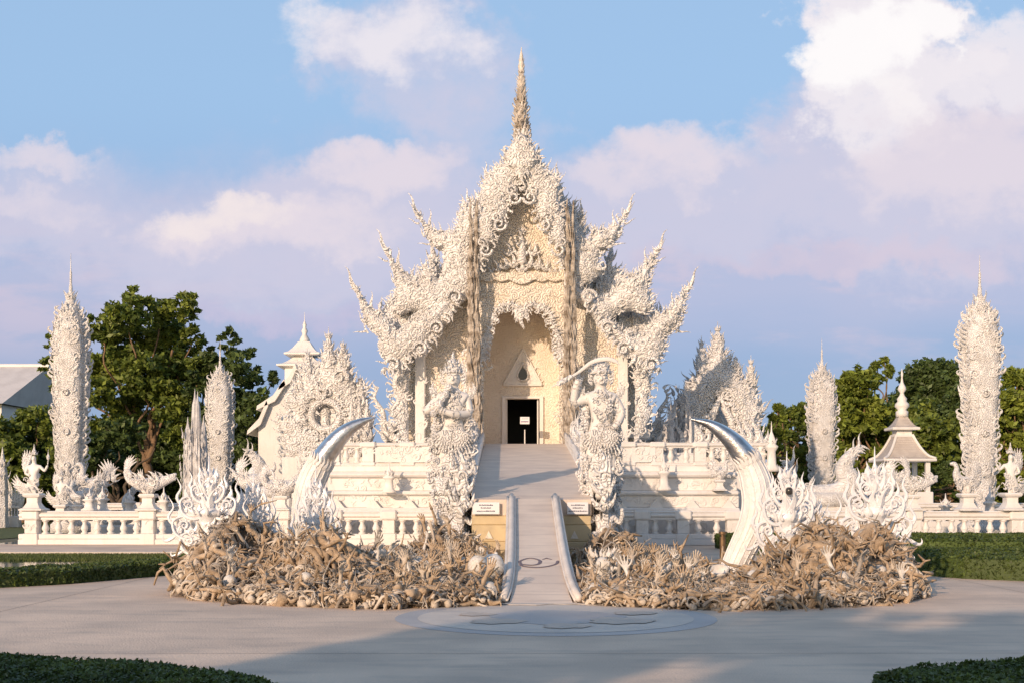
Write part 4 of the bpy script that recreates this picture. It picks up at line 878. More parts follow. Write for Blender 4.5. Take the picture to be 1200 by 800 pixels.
# spire
m = MB(); sx_ = PX(611, D0)
prof = [(20, 204), (21, 196), (17, 188), (20, 180), (15, 172), (12, 160), (12.5, 150), (8.5, 140), (10, 130), (6.5, 122), (7, 112), (4.2, 106), (4, 96), (2.2, 90), (1.8, 84), (4.3, 82), (4.5, 76), (3.2, 68), (2.4, 62), (1.0, 58), (.4, 53)]
m.lathe([(r * S0 * (.42 if r > 6 else .8), PZ(y, D0)) for r, y in prof], (sx_, D0 + .25, 0), 12)
for r, y in prof[:-3]:
    around_flames(m, (sx_, D0 + .25), r * S0 * (.5 if r > 6 else .75), PZ(y + 2, D0), 10 if r > 7 else 6, max(.16, r * S0 * .6), .25 if r < 12 else .4, FL if r > 3 else FLN, ph=y)
for y in np.arange(92, 182, 4.5):
    r = np.interp(y, [92, 178], [3.5, 15]); around_flames(m, (sx_, D0 + .25), r * S0 * .6, PZ(y, D0), 8, rng.uniform(.35, .6), .12, FLN, ph=y * 1.7); around_flames(m, (sx_, D0 + .25), r * S0 * .5, PZ(y, D0), 6, .34, .7, HOOK if y > 120 else FL, ph=y)
tpart(m, 'spire', SPI)
m = MB(); hd = [T(a, b) for a, b in ((-14, 178), (-20, 186), (-18, 196), (-12, 204), (-5, 208), (0, 218), (5, 208), (12, 204), (18, 196), (20, 186), (14, 178), (8, 168), (0, 160), (-8, 168))]
inflate(m, hd, D0 - .5, .4, .6, .4, .07, .05); relief_fill(m, hd, D0 - .5, .26, .15, .4, .4); edge_flames(m, hd, D0 - .4, .36, .16, (0, .7), -1, FL, depth=.2); edge_flames(m, hd, D0 - .4, .36, .16, (0, .7), 1, FL, depth=.2)
for o_ in (-3, 0, 3): x, z = T(o_, 204); m.stamp(KR, mat4((x, D0 - .9, z), (0, 0, -1), (0, 1, 0), .7 if o_ == 0 else .5))
tpart(m, 'spire_base', W)

# stepped base of the temple
bases = []
def band_frieze(m, x0, x1, y, z0, z1, size): relief_fill(m, [(x0, z0), (x1, z0), (x1, z1), (x0, z1)], y, size, size * .75, thick=1.1, spread=1.6)
for s, xe in ((-1, PX(384, 50)), (1, PX(864, 50))):
    m = MB(); xi = s * 1.9 + XC * 0
    a, b = min(xi, xe), max(xi, xe)
    m.bbox(a, b, 49.4, 56, 0, 1.2, .05); m.bbox(a, b, 49.2, 56, 1.2 + .003, 1.5, .08); m.bbox(a, b, 49.6, 56, 1.503, 2.0, .03); m.bbox(a, b, 49.45, 56, 2.003, 2.2, .07)
    m.bbox(a, b, 50.0, 56, 2.203, 2.75, .03); m.bbox(a, b, 49.8, 56, 2.753, 2.98, .09); m.bbox(a, b, 50.3, 56, 2.983, 3.25, .04)
    band_frieze(m, a + .1, b - .1, 49.58, 1.56, 1.95, .24); band_frieze(m, a + .1, b - .1, 49.98, 2.26, 2.7, .26); band_frieze(m, a + .1, b - .1, 49.38, .3, 1.1, .34)
    for x in np.arange(a + .5, b - .3, 1.5): m.prism([(x - .3, 1.5), (x + .3, 1.5), (x, 1.85)], 49.3, 49.45)
    tpart(m, 'stepped_base', WP)
balustrade('upper white balustrade on the temple base left of the ramp', PX(384, 50.6), PX(528, 50.6), 50.6, [PX(392, 50.6), PX(432, 50.6), PX(478, 50.6), PX(515, 50.6)], h=.98, z0=3.25, plinth=.14, rail=.22, spacing=.45, group='upper balustrades on the temple base')
balustrade('upper white balustrade on the temple base right of the ramp, in shade', PX(722, 50.6), PX(905, 50.6), 50.6, [PX(736, 50.6), PX(770, 50.6), PX(820, 50.6), PX(862, 50.6)], h=.98, z0=3.25, plinth=.14, rail=.22, spacing=.45, group='upper balustrades on the temple base')
for a_, b_ in ((740, 768), (440, 512)): m = MB(); band_frieze(m, PX(a_, 50.3), PX(b_, 50.3), 50.28, 3.45, 4.0, .26); m.box(PX(a_, 50.4), PX(b_, 50.4), 50.3, 50.45, 3.4, 4.02); tpart(m, 'base_relief_panel', WP)
# low side halls with tiled roofs
for s in (-1, 1):
    m = MB(); xa, xb = T(s * 128, 0)[0], T(s * 176, 0)[0]; y0, y1 = D0 + 5.5, D0 + 18
    za, zb, z2 = PZ(428, D0) , PZ(470, D0), PZ(508, D0)
    for (p0, q0), (p1, q1) in (((xa, za), ((xa + xb) / 2, zb - .1)), (((xa + xb) / 2, zb - .1), (xb, z2))):
        m.add([(p0, y0, q0), (p1, y0, q1), (p1, y1, q1), (p0, y1, q0), (p0, y0, q0 - .2), (p1, y0, q1 - .2), (p1, y1, q1 - .2), (p0, y1, q0 - .2)], [(0, 1, 2, 3), (4, 7, 6, 5), (0, 4, 5, 1), (1, 5, 6, 2), (2, 6, 7, 3), (3, 7, 4, 0)])
    tpart(m, 'side_roof', ROOF)
    m = MB(); q = [(xa, PZ(540, D0)), (xa, za - .3), ((xa + xb) / 2, zb - .35), (xb - s * .2, z2 - .25), (xb - s * .3, PZ(540, D0))]; m.prism(q, y0 + .3, y0 + .6); relief_fill(m, q, y0 + .28, .4, .32, thick=1.1); tpart(m, 'side_hall_wall', W)
    m = MB(); sl = [(xa, za), ((xa + xb) / 2, zb), (xb, z2)]; edge_flames(m, sl, y0 - .1, .7, .26, (s * .2, .8), 1 if s > 0 else -1, FL, depth=.3); edge_flames(m, sl, y0 - .1, 1.0, .6, (s * .2, 1), 1 if s > 0 else -1, FLN, depth=.3)
    q = catmull([(xb - s * .6, y0, z2), (xb, y0, z2 + .4), (xb + s * .1, y0, z2 + 1.3), (xb + s * .5, y0, z2 + 2.0), (xb + s * .35, y0, z2 + 2.5)], 6); m.tube(q, np.linspace(.22, .02, len(q)), 6); edge_flames(m, [(a[0], a[2]) for a in q], y0, .4, .18, (s * .3, .5), -s, FL)
    for x in np.linspace(xa, xb, 5): m.stamp(KR, mat4((x, y0 - .2, PZ(545, D0)), (0, 0, 1), (0, 1, 0), 1.0))
    tpart(m, 'side_roof_flames', W)
m = MB(); x = PX(742, 54); m.box(x - .5, x + .5, 53.5, 54, 3.9, 4.3); m.box(PX(735, 54), PX(760, 54), 53.4, 56, PZ(513, 54), PZ(508, 54)); tpart(m, 'side_door_canopy', WP)
# ================================================================ FLAME OBELISKS
def obelisk(label, x, y, ztop, w, z0=0.0, zb=None, group='tall flame-carved obelisk columns'):
    t = thing('flame_obelisk', label, 'obelisk', (x, y, z0), group); o = t.location; H = ztop - z0
    prof = [(.50, 0), (.50, .03), (.42, .04), (.42, .07), (.30, .10), (.27, .16), (.30, .22), (.34, .30), (.37, .42), (.41, .55), (.43, .64), (.42, .70), (.36, .745), (.26, .785), (.15, .82), (.085, .845), (.05, .86), (.045, .88), (.03, .89), (.03, .93), (.014, .94), (.004, 1.0)]
    m = MB(); m.lathe([(r * w, z0 + h * H) for r, h in prof], (x, y, 0), 16, sq=.55); sh_ = m.build('shaft', WF, t, o, True)
    m = MB()
    for h in np.arange(.13, .80, .20 / H):
        r = np.interp(h, [p[1] for p in prof], [p[0] for p in prof]) * w
        for sx_ in (-1, 1):      # kranok flames on the two side ridges, all leaning out and up
            for sy in (-1, 1):
                m.stamp(FL if rng.random() < .6 else HOOK, mat4((x + sx_ * r * .92, y + sy * r * .3, z0 + h * H), (sx_ * .62, sy * .2, .8), (0, 1, 0), w * rng.uniform(.18, .32), sx_))
        for k in range(3):
            xx = rng.uniform(-.7, .7) * r; m.stamp(SCR[rng.integers(0, 4)], mat4((x + xx, y - r * .97, z0 + h * H + rng.uniform(-.1, .1)), (xx * 1.5, -.05, 1), (0, 1, 0), (w * .24, w * .14, w * .24), rng.choice([-1, 1])))
            m.stamp(SCR[rng.integers(0, 4)], mat4((x + r * .97, y + xx, z0 + h * H + rng.uniform(-.1, .1)), (0.05, xx, 1), (-1, 0, 0), (w * .24, w * .14, w * .24), rng.choice([-1, 1])))
            m.stamp(SCR[rng.integers(0, 4)], mat4((x - r * .97, y + xx, z0 + h * H + rng.uniform(-.1, .1)), (0.05, xx, 1), (1, 0, 0), (w * .24, w * .14, w * .24), rng.choice([-1, 1])))
    for h in (.70, .74, .77, .80, .83): around_flames(m, (x, y), np.interp(h, [p[1] for p in prof], [p[0] for p in prof]) * w * .85, z0 + h * H, 9, w * .26, .35, ph=h * 9)
    for h in (.12, .2): around_flames(m, (x, y), .28 * w, z0 + h * H, 10, w * .4, .6)
    m.build('flame_carving', WF, t, o)
    m = MB()
    for h in (.24, .36, .50): 
        r = np.interp(h, [p[1] for p in prof], [p[0] for p in prof]) * w; m.stamp(BEAD, mat4((x, y - r, z0 + h * H), s=(w * .12, w * .08, w * .12)))
        q = [(x + .08 * w * math.cos(a), y - r - .04 * w, z0 + h * H + .08 * w * math.sin(a)) for a in np.linspace(0, 6.3, 13)]; m.tube(q, .025 * w, 5)
    m.build('mirror_boss', W, sh_, o, True)
    return t
obelisk('tallest left flame-carved white obelisk in front of the big tree', PX(83, 55), 55, PZ(297, 55), 1.58, z0=.3)
obelisk('shorter left flame-carved white obelisk behind the grey spired tower', PX(258, 70), 70, PZ(398, 70), 1.55, z0=.3)
obelisk('tallest right flame-carved white obelisk near the right edge', PX(1148, 53), 53, PZ(299, 53), 1.68, z0=.3)
obelisk('shorter right flame-carved white obelisk above the coiled naga', PX(963, 68), 68, PZ(396, 68), 1.58, z0=.3)

# ================================================================ CREATURES ON PEDESTALS
def pedestal(t, x, y, z, h, w=.4, org=None):
    m = MB(); m.lathe([(w * 1.3, 0), (w * 1.3, h * .08), (w * .95, h * .16), (w * .78, h * .3), (w * .62, h * .45), (w * .62, h * .72), (w * .9, h * .8), (w, h * .9), (w * .85, h)], (x, y, z), 16, sq=.9, rot=R(45) * 0); 
    return m.build('pedestal', WP, t, org if org is not None else t.location)
def wing(m, x, y, z, s, L=1.0, n=8, base=60, span=70):
    for k in range(n):
        a = R(base + span * k / (n - 1)); l_ = L * (1 - .45 * abs(k / (n - 1) - .35)); 
        m.stamp(FL, mat4((x + s * .03 * k, y + .03 * k, z), (-s * math.sin(a), .12, math.cos(a)), (0, 1, 0), (l_ * .8, l_ * .5, l_), -s))
def kinnari(label, x, y, z, s, sc=1.0, group='winged sculptures on pedestals along the balustrades'):
    """half woman, half bird: human torso, bird legs hidden by tail plumes, one hand raising a bud"""
    t = thing('winged_figure', label, 'sculpture', (x, y, z), group); o = t.location
    pedestal(t, x, y, z, .62 * sc, .32 * sc)
    zb = z + .62 * sc; u = sc
    J = [(x, y, zb + .42 * u, .17 * u), (x, y, zb + .68 * u, .13 * u), (x, y, zb + .92 * u, .17 * u), (x, y, zb + 1.04 * u, .07 * u), (x, y - .01, zb + 1.14 * u, .075 * u), (x, y - .015, zb + 1.24 * u, .11 * u), (x, y, zb + 1.36 * u, .085 * u),
         (x + s * .22 * u, y, zb + .95 * u, .065 * u), (x + s * .40 * u, y - .05, zb + .78 * u, .05 * u), (x + s * .52 * u, y - .1, zb + 1.0 * u, .04 * u),
         (x - s * .22 * u, y, zb + .95 * u, .065 * u), (x - s * .30 * u, y - .05, zb + .70 * u, .05 * u), (x - s * .08 * u, y - .18, zb + .62 * u, .04 * u),
         (x, y, zb + .2 * u, .2 * u), (x - s * .25 * u, y + .1, zb + .1 * u, .16 * u), (x, y, zb - .02, .07 * u), (x, y - .14, zb + 1.2 * u, .02 * u)]
    skin_body('torso', [(a - o[0], b - o[1], c_ - o[2], d) for a, b, c_, d in J], [(0, 1), (1, 2), (2, 3), (3, 4), (4, 5), (5, 6), (2, 7), (7, 8), (8, 9), (2, 10), (10, 11), (11, 12), (0, 13), (13, 14), (13, 15), (5, 16)], WP, t)
    m = MB(); m.lathe([(.11 * u, 0), (.12 * u, .04 * u), (.07 * u, .10 * u), (.08 * u, .13 * u), (.04 * u, .2 * u), (.01, .38 * u)], (x, y, zb + 1.38 * u), 8); around_flames(m, (x, y), .1 * u, zb + 1.36 * u, 7, .16 * u, .3); m.build('crown', WF, t, o)
    m = MB(); wing(m, x - s * .12 * u, y + .1, zb + .62 * u, s, 1.05 * u, 9, 8, 62); wing(m, x - s * .12 * u, y - .02, zb + .60 * u, s, .8 * u, 7, 15, 60); m.build('wing', WF, t, o)
    m = MB(); wing(m, x - s * .2 * u, y, zb + .16 * u, s, .85 * u, 8, 50, 70); relief_fill(m, [(x - .3 * u, zb), (x + .25 * u, zb), (x + .22 * u, zb + .5 * u), (x - .3 * u, zb + .5 * u)], y - .16 * u, .18 * u, .12 * u); around_flames(m, (x, y), .16 * u, zb + .3 * u, 10, .24 * u, -.3); m.build('tail_plumes', WF, t, o)
    m = MB(); m.tube([(x + s * .52 * u, y - .1, zb + 1.0 * u), (x + s * .54 * u, y - .1, zb + 1.2 * u)], .02 * u, 6); m.lathe([(.02, 0), (.06 * u, .06 * u), (.06 * u, .14 * u), (.02 * u, .22 * u), (.002, .4 * u)], (x + s * .54 * u, y - .1, zb + 1.18 * u), 8); m.build('lotus_bud', WF, t, o)
    return t
def swan(label, x, y, z, s, sc=1.0, kind=0, group='winged sculptures on pedestals along the balustrades'):
    """mythical bird / dragon-fish: curved body, flame-crested neck, fan tail"""
    nm = ('bird_sculpture', 'dragon_fish_sculpture', 'elephant_bird_sculpture')[kind]
    t = thing(nm, label, 'sculpture', (x, y, z), group); o = t.location; u = sc
    pedestal(t, x, y, z, .6 * u, .3 * u); zb = z + .6 * u
    if kind == 0: J = [(0, .30, .24), (-.25, .34, .2), (-.45, .48, .12), (.25, .42, .2), (.40, .65, .13), (.34, .88, .09), (.42, 1.05, .10), (.60, 1.02, .04)]; E = [(0, 1), (1, 2), (0, 3), (3, 4), (4, 5), (5, 6), (6, 7)]
    elif kind == 1: J = [(0, .32, .26), (-.35, .34, .22), (-.7, .48, .13), (-.85, .75, .07), (.32, .34, .24), (.62, .48, .18), (.80, .60, .13), (1.02, .72, .05), (1.0, .50, .05)]; E = [(0, 1), (1, 2), (2, 3), (0, 4), (4, 5), (5, 6), (6, 7), (6, 8)]
    else: J = [(0, .35, .28), (-.3, .4, .22), (-.5, .6, .14), (.3, .5, .2), (.42, .75, .18), (.62, .70, .09), (.75, .88, .06), (.72, 1.08, .04)]; E = [(0, 1), (1, 2), (0, 3), (3, 4), (4, 5), (5, 6), (6, 7)]
    skin_body('body', [(s * a * u, 0, zb - z + b * u, r * u) for a, b, r in J] , E, WF, t)
    m = MB(); m.tube([(x, y, zb - .05), (x, y, zb + .3 * u)], [.12 * u, .2 * u], 8); around_flames(m, (x, y), .15 * u, zb + .02, 9, .26 * u, .9); m.build('perch', WP, t, o)
    m = MB()
    for k in range(26 if kind else 16):
        f = rng.uniform(-.7, .8); zz = zb + (.30 + .35 * f * f + rng.uniform(-.05, .22)) * u; m.stamp(FL if rng.random() < .6 else KR, mat4((x + s * f * u, y + rng.uniform(-.22, .1) * u, zz), (-s * rng.uniform(.2, .9), rng.uniform(-.3, .3), 1), (0, 1, 0), rng.uniform(.2, .42) * u, s))
    if kind != 2: 
        for k in range(10): m.stamp(SC, mat4((x + s * rng.uniform(-.5, .5) * u, y - .24 * u, zb + rng.uniform(.15, .5) * u), (rng.uniform(-1, 1), 0, 1), (0, 1, 0), .2 * u, s))
    m.build('crest', WF, t, o)
    m = MB(); xt, zt = ((-.45, .5), (-.85, .7), (-.5, .6))[kind]; wing(m, x + s * xt * u, y, zb + zt * u, s, .75 * u, 8, -35 if kind else -25, 75); wing(m, x + s * xt * u, y + .1, zb + zt * u, s, .5 * u, 6, -20, 75); m.build('tail_fan', WF, t, o)
    m = MB(); wing(m, x + s * -.05 * u, y - .2 * u, zb + .38 * u, s, .62 * u, 7, 20, 70); m.build('wing', WF, t, o)
    return t
def urn(label, x, y, z, h, w=.3, group='small white finials along the rails'):
    t = thing('finial', label, 'finial', (x, y, z), group); m = MB()
    m.lathe([(w * 1.1, 0), (w * 1.1, .06 * h), (w * .7, .14 * h), (w * .6, .4 * h), (w * .9, .46 * h), (w, .5 * h), (w * .55, .55 * h), (w * .62, .62 * h), (w * .35, .72 * h), (w * .12, .8 * h), (.01, h)], (x, y, z), 16, sq=.7); m.build('shaft', WP, t, t.location, True)
    m = MB(); around_flames(m, (x, y), w * .6, z + .55 * h, 8, w * .9, .4); m.build('flame_collar', W, t, t.location); return t
y8 = 48.0
kinnari('winged half-bird woman holding a lotus bud on the leftmost balustrade post', PX(40, y8), y8, 1.40, 1, 1.12)
swan('crested bird sculpture facing right just beside the tallest left obelisk', PX(110, 52), 52, 1.15, -1, 1.35, 0)
swan('dragon fish sculpture with spiky crest and fan tail on the left balustrade', PX(174, y8), y8, 1.40, 1, 1.12, 1)
kinnari('small winged woman sculpture turned away, between obelisk and leftmost post', PX(72, 53.5), 53.5, 1.0, 1, .95)
swan('small bird sculpture at the foot of the tallest left obelisk', PX(92, 50.5), 50.5, 1.1, 1, .85, 2)
swan('flame-winged elephant bird sculpture left of the left horn', PX(296, 50), 50, 1.3, 1, 1.25, 2)
swan('large crested dragon fish on a pedestal above the left silver shrine', PX(330, y8), y8, 1.42, 1, .95, 1)
swan('crested bird sculpture facing left on the right balustrade beside the obelisk', PX(1133, y8), y8, 1.40, -1, 1.15, 0)
kinnari('winged crowned figure at the far right end of the right balustrade', PX(1184, y8), y8, 1.40, -1, 1.15)
swan('dragon fish sculpture below the small tiered pavilion at the right', PX(1068, y8), y8, 1.40, 1, 1.05, 1)
swan('smaller dragon fish sculpture behind, below the small tiered pavilion', PX(1040, 51), 51, 1.5, -1, 1.1, 1)
swan('flame-crested bird rising over the upper right balustrade', PX(843, 49.3), 49.3, 2.2, 1, .75, 0)
for k, (a, d, z, h, lb_) in enumerate(((105, 48.6, 1.38, .9, 'short white finial left of the dragon fish on the left balustrade'), (120, 49.5, 1.3, 1.1, 'white finial right of the tallest left obelisk'), (192, 51, 1.1, 1.3, 'white finial right of the dragon fish on the left balustrade'), (152, 54, 1.1, 1.2, 'pale shaded finial behind the left balustrade near the tree'), (1160, 51, 1.0, 1.4, 'white finial right of the tallest right obelisk'), (1108, 52, 1.0, 1.1, 'white finial left of the tallest right obelisk'), (778, 49.1, 2.2, 1.5, 'shaded white spire finial on the temple base right of the ramp'), (904, 50, 3.0, 2.1, 'slim pinkish spire finial right of the right horn'), (892, 50.5, 3.0, 1.5, 'shorter slim spire finial beside the right horn'), (456, 49.0, 2.1, 1.3, 'dark-stained vase finial on the temple base left of the ramp'))):
    urn(lb_, PX(a, d), d, z, h, .26)
# coiled nagas (left and right)
def naga(label, x, y, z, s, sc=1.0):
    t = thing('naga_sculpture', label, 'sculpture', (x, y, z), 'coiled naga sculptures behind the balustrades'); o = t.location; u = sc
    q = catmull([(x - s * 1.6 * u, y + .3, z + 1.5 * u), (x - s * 1.2 * u, y + .1, z + .7 * u), (x - s * .5 * u, y, z + .45 * u), (x + s * .3 * u, y, z + .5 * u), (x + s * .75 * u, y - .1, z + .9 * u), (x + s * .55 * u, y - .1, z + 1.45 * u), (x + s * .75 * u, y - .15, z + 1.9 * u), (x + s * 1.1 * u, y - .15, z + 2.1 * u)], 8)
    m = MB(); rr = np.interp(np.linspace(0, 1, len(q)), [0, .3, .6, .85, 1], [.12, .42, .46, .26, .06]) * u; m.tube(q, rr, 12); 
    q2 = catmull([(x - s * 1.0 * u, y - .3, z + .3 * u), (x - s * .2 * u, y - .5, z + .25 * u), (x + s * .7 * u, y - .3, z + .35 * u), (x + s * .8 * u, y, z + .8 * u)], 6); m.tube(q2, .3 * u, 10); m.build('body', WF, t, o, True)
    m = MB(); edge_flames(m, [(a[0], a[2] + .2) for a in q], y, .5 * u, .17, (0, .9), -s, FL, depth=.2); edge_flames(m, [(a[0], a[2] + .1) for a in q], y - .25, .4 * u, .2, (0, .9), -s, KR, depth=.1)
    for a, b, h in ((1.0, 2.0, .9), (.8, 1.9, .8), (-1.5, 1.6, .8), (-1.35, 1.3, .6), (.5, 1.6, .7)): m.stamp(FLN, mat4((x + s * a * u, y - .1, z + b * u), (s * .25, 0, 1), (0, 1, 0), h * u, s))
    for k in range(46):
        i = rng.integers(4, len(q) - 4); a = rng.uniform(0, math.pi); m.stamp(SC, mat4((q[i][0] + rng.normal() * .05, q[i][1] - rr[i] * math.sin(a) * .98, q[i][2] + rr[i] * math.cos(a)), (rng.uniform(-1, 1), 0, 1), (0, 1, 0), (.26 * u, .12 * u, .26 * u), s))
    m.build('crest', WF, t, o)
    m = MB(); m.bbox(x - 1.3 * u, x + 1.1 * u, y - .7, y + .7, 0, z, .1); m.build('plinth', WP, t, o)
naga('coiled naga with raised flame tails at the foot of the shorter right obelisk', PX(972, 53), 53, 1.5, 1, 1.15)
naga('coiled naga with flame crest at the left below the round ornate gate', PX(318, 55), 55, 1.9, -1, .95)
naga('pale coiled naga low behind the left balustrade in the tree shade', PX(140, 58), 58, .6, 1, .75)

# ================================================================ GUARDIAN STATUES
def guardian(label, x, y, z, h, kind):
    t = thing('guardian_statue', label, 'statue', (x, y, 0), 'giant guardian statues at the foot of the upper bridge'); o = t.location; u = h / 8.0   # u = one head
    def J(a, b, c_, r): return (a * u, b * u, z + c_ * u, r * u)
    s = -1 if kind == 0 else 1
    joints = [J(0, 0, 3.9, .75), J(0, -.05, 4.6, .58), J(0, -.1, 5.4, .78), J(0, 0, 6.1, .62), J(0, 0, 6.45, .30), J(0, -.05, 6.75, .36), J(0, -.08, 7.15, .48), J(0, 0, 7.55, .40),
              J(-.5, 0, 3.3, .48), J(-.62, -.12, 2.0, .36), J(-.66, 0, .6, .26), J(-.70, -.35, .15, .22), J(.5, 0, 3.3, .48), J(.62, -.12, 2.0, .36), J(.66, 0, .6, .26), J(.70, -.35, .15, .22),
              J(0, -.60, 7.08, .10), J(-.47, 0, 7.1, .10), J(.47, 0, 7.1, .10)]
    edges = [(0, 1), (1, 2), (2, 3), (3, 4), (4, 5), (5, 6), (6, 7), (0, 8), (8, 9), (9, 10), (10, 11), (0, 12), (12, 13), (13, 14), (14, 15), (6, 16), (6, 17), (6, 18)]
    n = len(joints)
    if kind == 0:    # arms crossed before the chest towards a club held at the left
        joints += [J(.85, 0, 5.95, .34), J(1.05, -.35, 4.95, .27), J(.15, -1.05, 4.85, .22), J(-.6, -1.15, 5.05, .20), J(-.85, -1.2, 5.15, .22),
                   J(-.85, 0, 5.95, .34), J(-1.75, -.35, 5.0, .27), J(-1.15, -.85, 5.35, .22), J(-.75, -1.0, 5.55, .22)]
        edges += [(3, n), (n, n + 1), (n + 1, n + 2), (n + 2, n + 3), (n + 3, n + 4), (3, n + 5), (n + 5, n + 6), (n + 6, n + 7), (n + 7, n + 8)]
    else:            # left arm raised with a sabre over the head, other hand on the hip
        joints += [J(-.85, 0, 5.95, .36), J(-1.75, -.2, 5.6, .28), J(-1.55, -.5, 6.7, .22), J(-1.4, -.6, 7.1, .22),
                   J(.85, 0, 5.95, .36), J(1.35, -.15, 5.0, .28), J(.95, -.7, 4.2, .22), J(.6, -.85, 4.0, .22)]
        edges += [(3, n), (n, n + 1), (n + 1, n + 2), (n + 2, n + 3), (3, n + 4), (n + 4, n + 5), (n + 5, n + 6), (n + 6, n + 7)]
    skin_body('figure', joints, edges, WP, t, 2)
    def w(a, b, c_): return (x + a * u, y + b * u, z + c_ * u)
    # face
    m = MB()
    for sx_ in (-1, 1):
        m.stamp(BEAD, mat4(w(sx_ * .19, -.52, 7.2), s=(.20 * u, .12 * u, .13 * u))); m.tube([w(sx_ * .06, -.58, 7.32), w(sx_ * .22, -.56, 7.42), w(sx_ * .38, -.42, 7.34)], [.03 * u, .05 * u, .02 * u], 5)
    m.tube([w(-.18, -.5, 6.86), w(-.08, -.60, 6.83), w(.08, -.60, 6.83), w(.18, -.5, 6.86)], [.02 * u, .06 * u, .06 * u, .02 * u], 6); m.tube([w(0, -.55, 7.3), w(0, -.66, 7.08), w(0, -.58, 7.02)], [.04 * u, .08 * u, .07 * u], 6)
    if kind: 
        for sx_ in (-1, 1): m.stamp(FL, mat4(w(sx_ * .14, -.6, 6.85), (0, -.1, 1), s=.22 * u)); m.stamp(SC, mat4(w(sx_ * .34, -.45, 6.95), s=.3 * u))
    m.build('face_features', WP, t, o, True)
    # crown
    m = MB()
    if kind == 0: m.lathe([(.46 * u, 0), (.52 * u, .08 * u), (.42 * u, .2 * u), (.44 * u, .3 * u), (.30 * u, .5 * u), (.32 * u, .58 * u), (.16 * u, .8 * u), (.02 * u, 1.35 * u)], w(0, 0, 7.5), 12); hs = ((7.5, .5, .5), (7.75, .42, .42), (8.05, .3, .36))
    else: m.lathe([(.5 * u, 0), (.62 * u, .12 * u), (.5 * u, .3 * u), (.52 * u, .5 * u), (.36 * u, .75 * u), (.2 * u, .9 * u)], w(0, 0, 7.45), 12); hs = ((7.45, .55, .5), (7.8, .48, .45), (8.1, .3, .4))
    for hz, r, f in hs: around_flames(m, w(0, 0, 0)[:2], r * u, w(0, 0, hz)[2], 10, f * u, .35)
    for sx_ in (-1, 1):
        for k in range(4): m.stamp(FL, mat4(w(sx_ * .52, -.05, 6.8 + k * .22), (sx_ * .8, -.2, .8), s=.5 * u, sx=sx_))
    m.build('crown', WF, t, o)
    # armour: collar, belts, epaulettes, skirt flames
    m = MB()
    around_flames(m, w(0, -.1, 0)[:2], .55 * u, w(0, 0, 6.25)[2], 12, .5 * u, -1.2); around_flames(m, w(0, -.1, 0)[:2], .62 * u, w(0, 0, 5.9)[2], 12, .5 * u, -.7)
    m.lathe([(.64 * u, -.12 * u), (.72 * u, 0), (.64 * u, .12 * u)], w(0, 0, 4.2), 14); 
    for sx_ in (-1, 1):
        for k in range(7): m.stamp(KR, mat4(w(sx_ * (.95 + .05 * k), -.15, 6.05 + .05 * k), (sx_ * (1.2 - .2 * k), -.2, .5 + .15 * k), s=.62 * u, sx=sx_))
    relief_fill(m, [(x - .6 * u, z + 4.9 * u), (x + .6 * u, z + 4.9 * u), (x + .7 * u, z + 5.9 * u), (x - .7 * u, z + 5.9 * u)], y - .78 * u, .42 * u, .26 * u, thick=.8)
    E2 = [e for e in edges if e[0] >= n or e[1] >= n]
    for a_, b_ in E2:
        A3, B3 = np.array(joints[a_]), np.array(joints[b_])
        for f_ in (.1, .8):
            p = A3[:3] + (B3[:3] - A3[:3]) * f_ + [x, y, 0]; r3 = A3[3] + (B3[3] - A3[3]) * f_; dv = (B3[:3] - A3[:3]); dv /= np.linalg.norm(dv)
            for k in range(7):
                aa = k * .9; s1 = np.cross(dv, [0, .3, 1]); s1 /= np.linalg.norm(s1) + 1e-6; s2 = np.cross(dv, s1); q_ = s1 * math.cos(aa) + s2 * math.sin(aa); m.stamp(SC if k % 2 else FL, mat4(p + q_ * r3 * .85, dv * .6 + q_ * .5, -q_, .24 * u))
    for k in range(26):
        aa = rng.uniform(-1.3, 1.3); hz = rng.uniform(4.3, 6.2); r3 = (.60 + .2 * math.sin((hz - 4.3) * 1.6)) * u; m.stamp(SCR[rng.integers(0, 4)], mat4((x + r3 * math.sin(aa) * 1.05, y - r3 * math.cos(aa) * .98 - .03, z + hz * u), (math.sin(aa) * .3, -.1, 1), (-math.sin(aa), math.cos(aa), 0), rng.uniform(.26, .42) * u, rng.choice([-1, 1])))
    m.build('armour', WF, t, o)
    m = MB()
    # fan-like carved skirt over the hips, then layered drapery down the legs
    for lev, (hz, r, f, n_) in enumerate(((4.05, .78, .95, 16), (3.6, .95, .95, 18), (3.1, 1.0, 1.0, 18), (2.5, 1.0, 1.05, 18), (1.9, .98, 1.0, 18), (1.3, .95, .9, 16))):
        around_flames(m, w(0, 0, 0)[:2], r * u * .78, w(0, 0, hz)[2], n_, f * u, -.28, ph=lev * .4)
    for sx_ in (-1, 1):
        for k in range(8):
            a = R(95 + 11 * k); q = [w(sx_ * (.08 + rr * math.sin(a) * 1.0), -.82 - .1 * math.sin(rr * 2.5), 3.9 + rr * math.cos(a) * 1.0 - .25 * rr * rr) for rr in np.linspace(.1, 1.15, 6)]
            m.tube(q, [.05 * u, .09 * u, .11 * u, .10 * u, .08 * u, .03 * u], 6)
    m.lathe([(.55 * u, .2 * u), (.85 * u, 1.0 * u), (.95 * u, 2.2 * u), (.88 * u, 3.4 * u), (.62 * u, 4.1 * u)], w(0, .15, 0), 14)
    for k in range(5): m.stamp(KR, mat4(w(0, -.9, 3.8 - k * .55), (0, 0, -1), s=.75 * u))
    m.build('skirt', WF, t, o)
    # weapon
    m = MB()
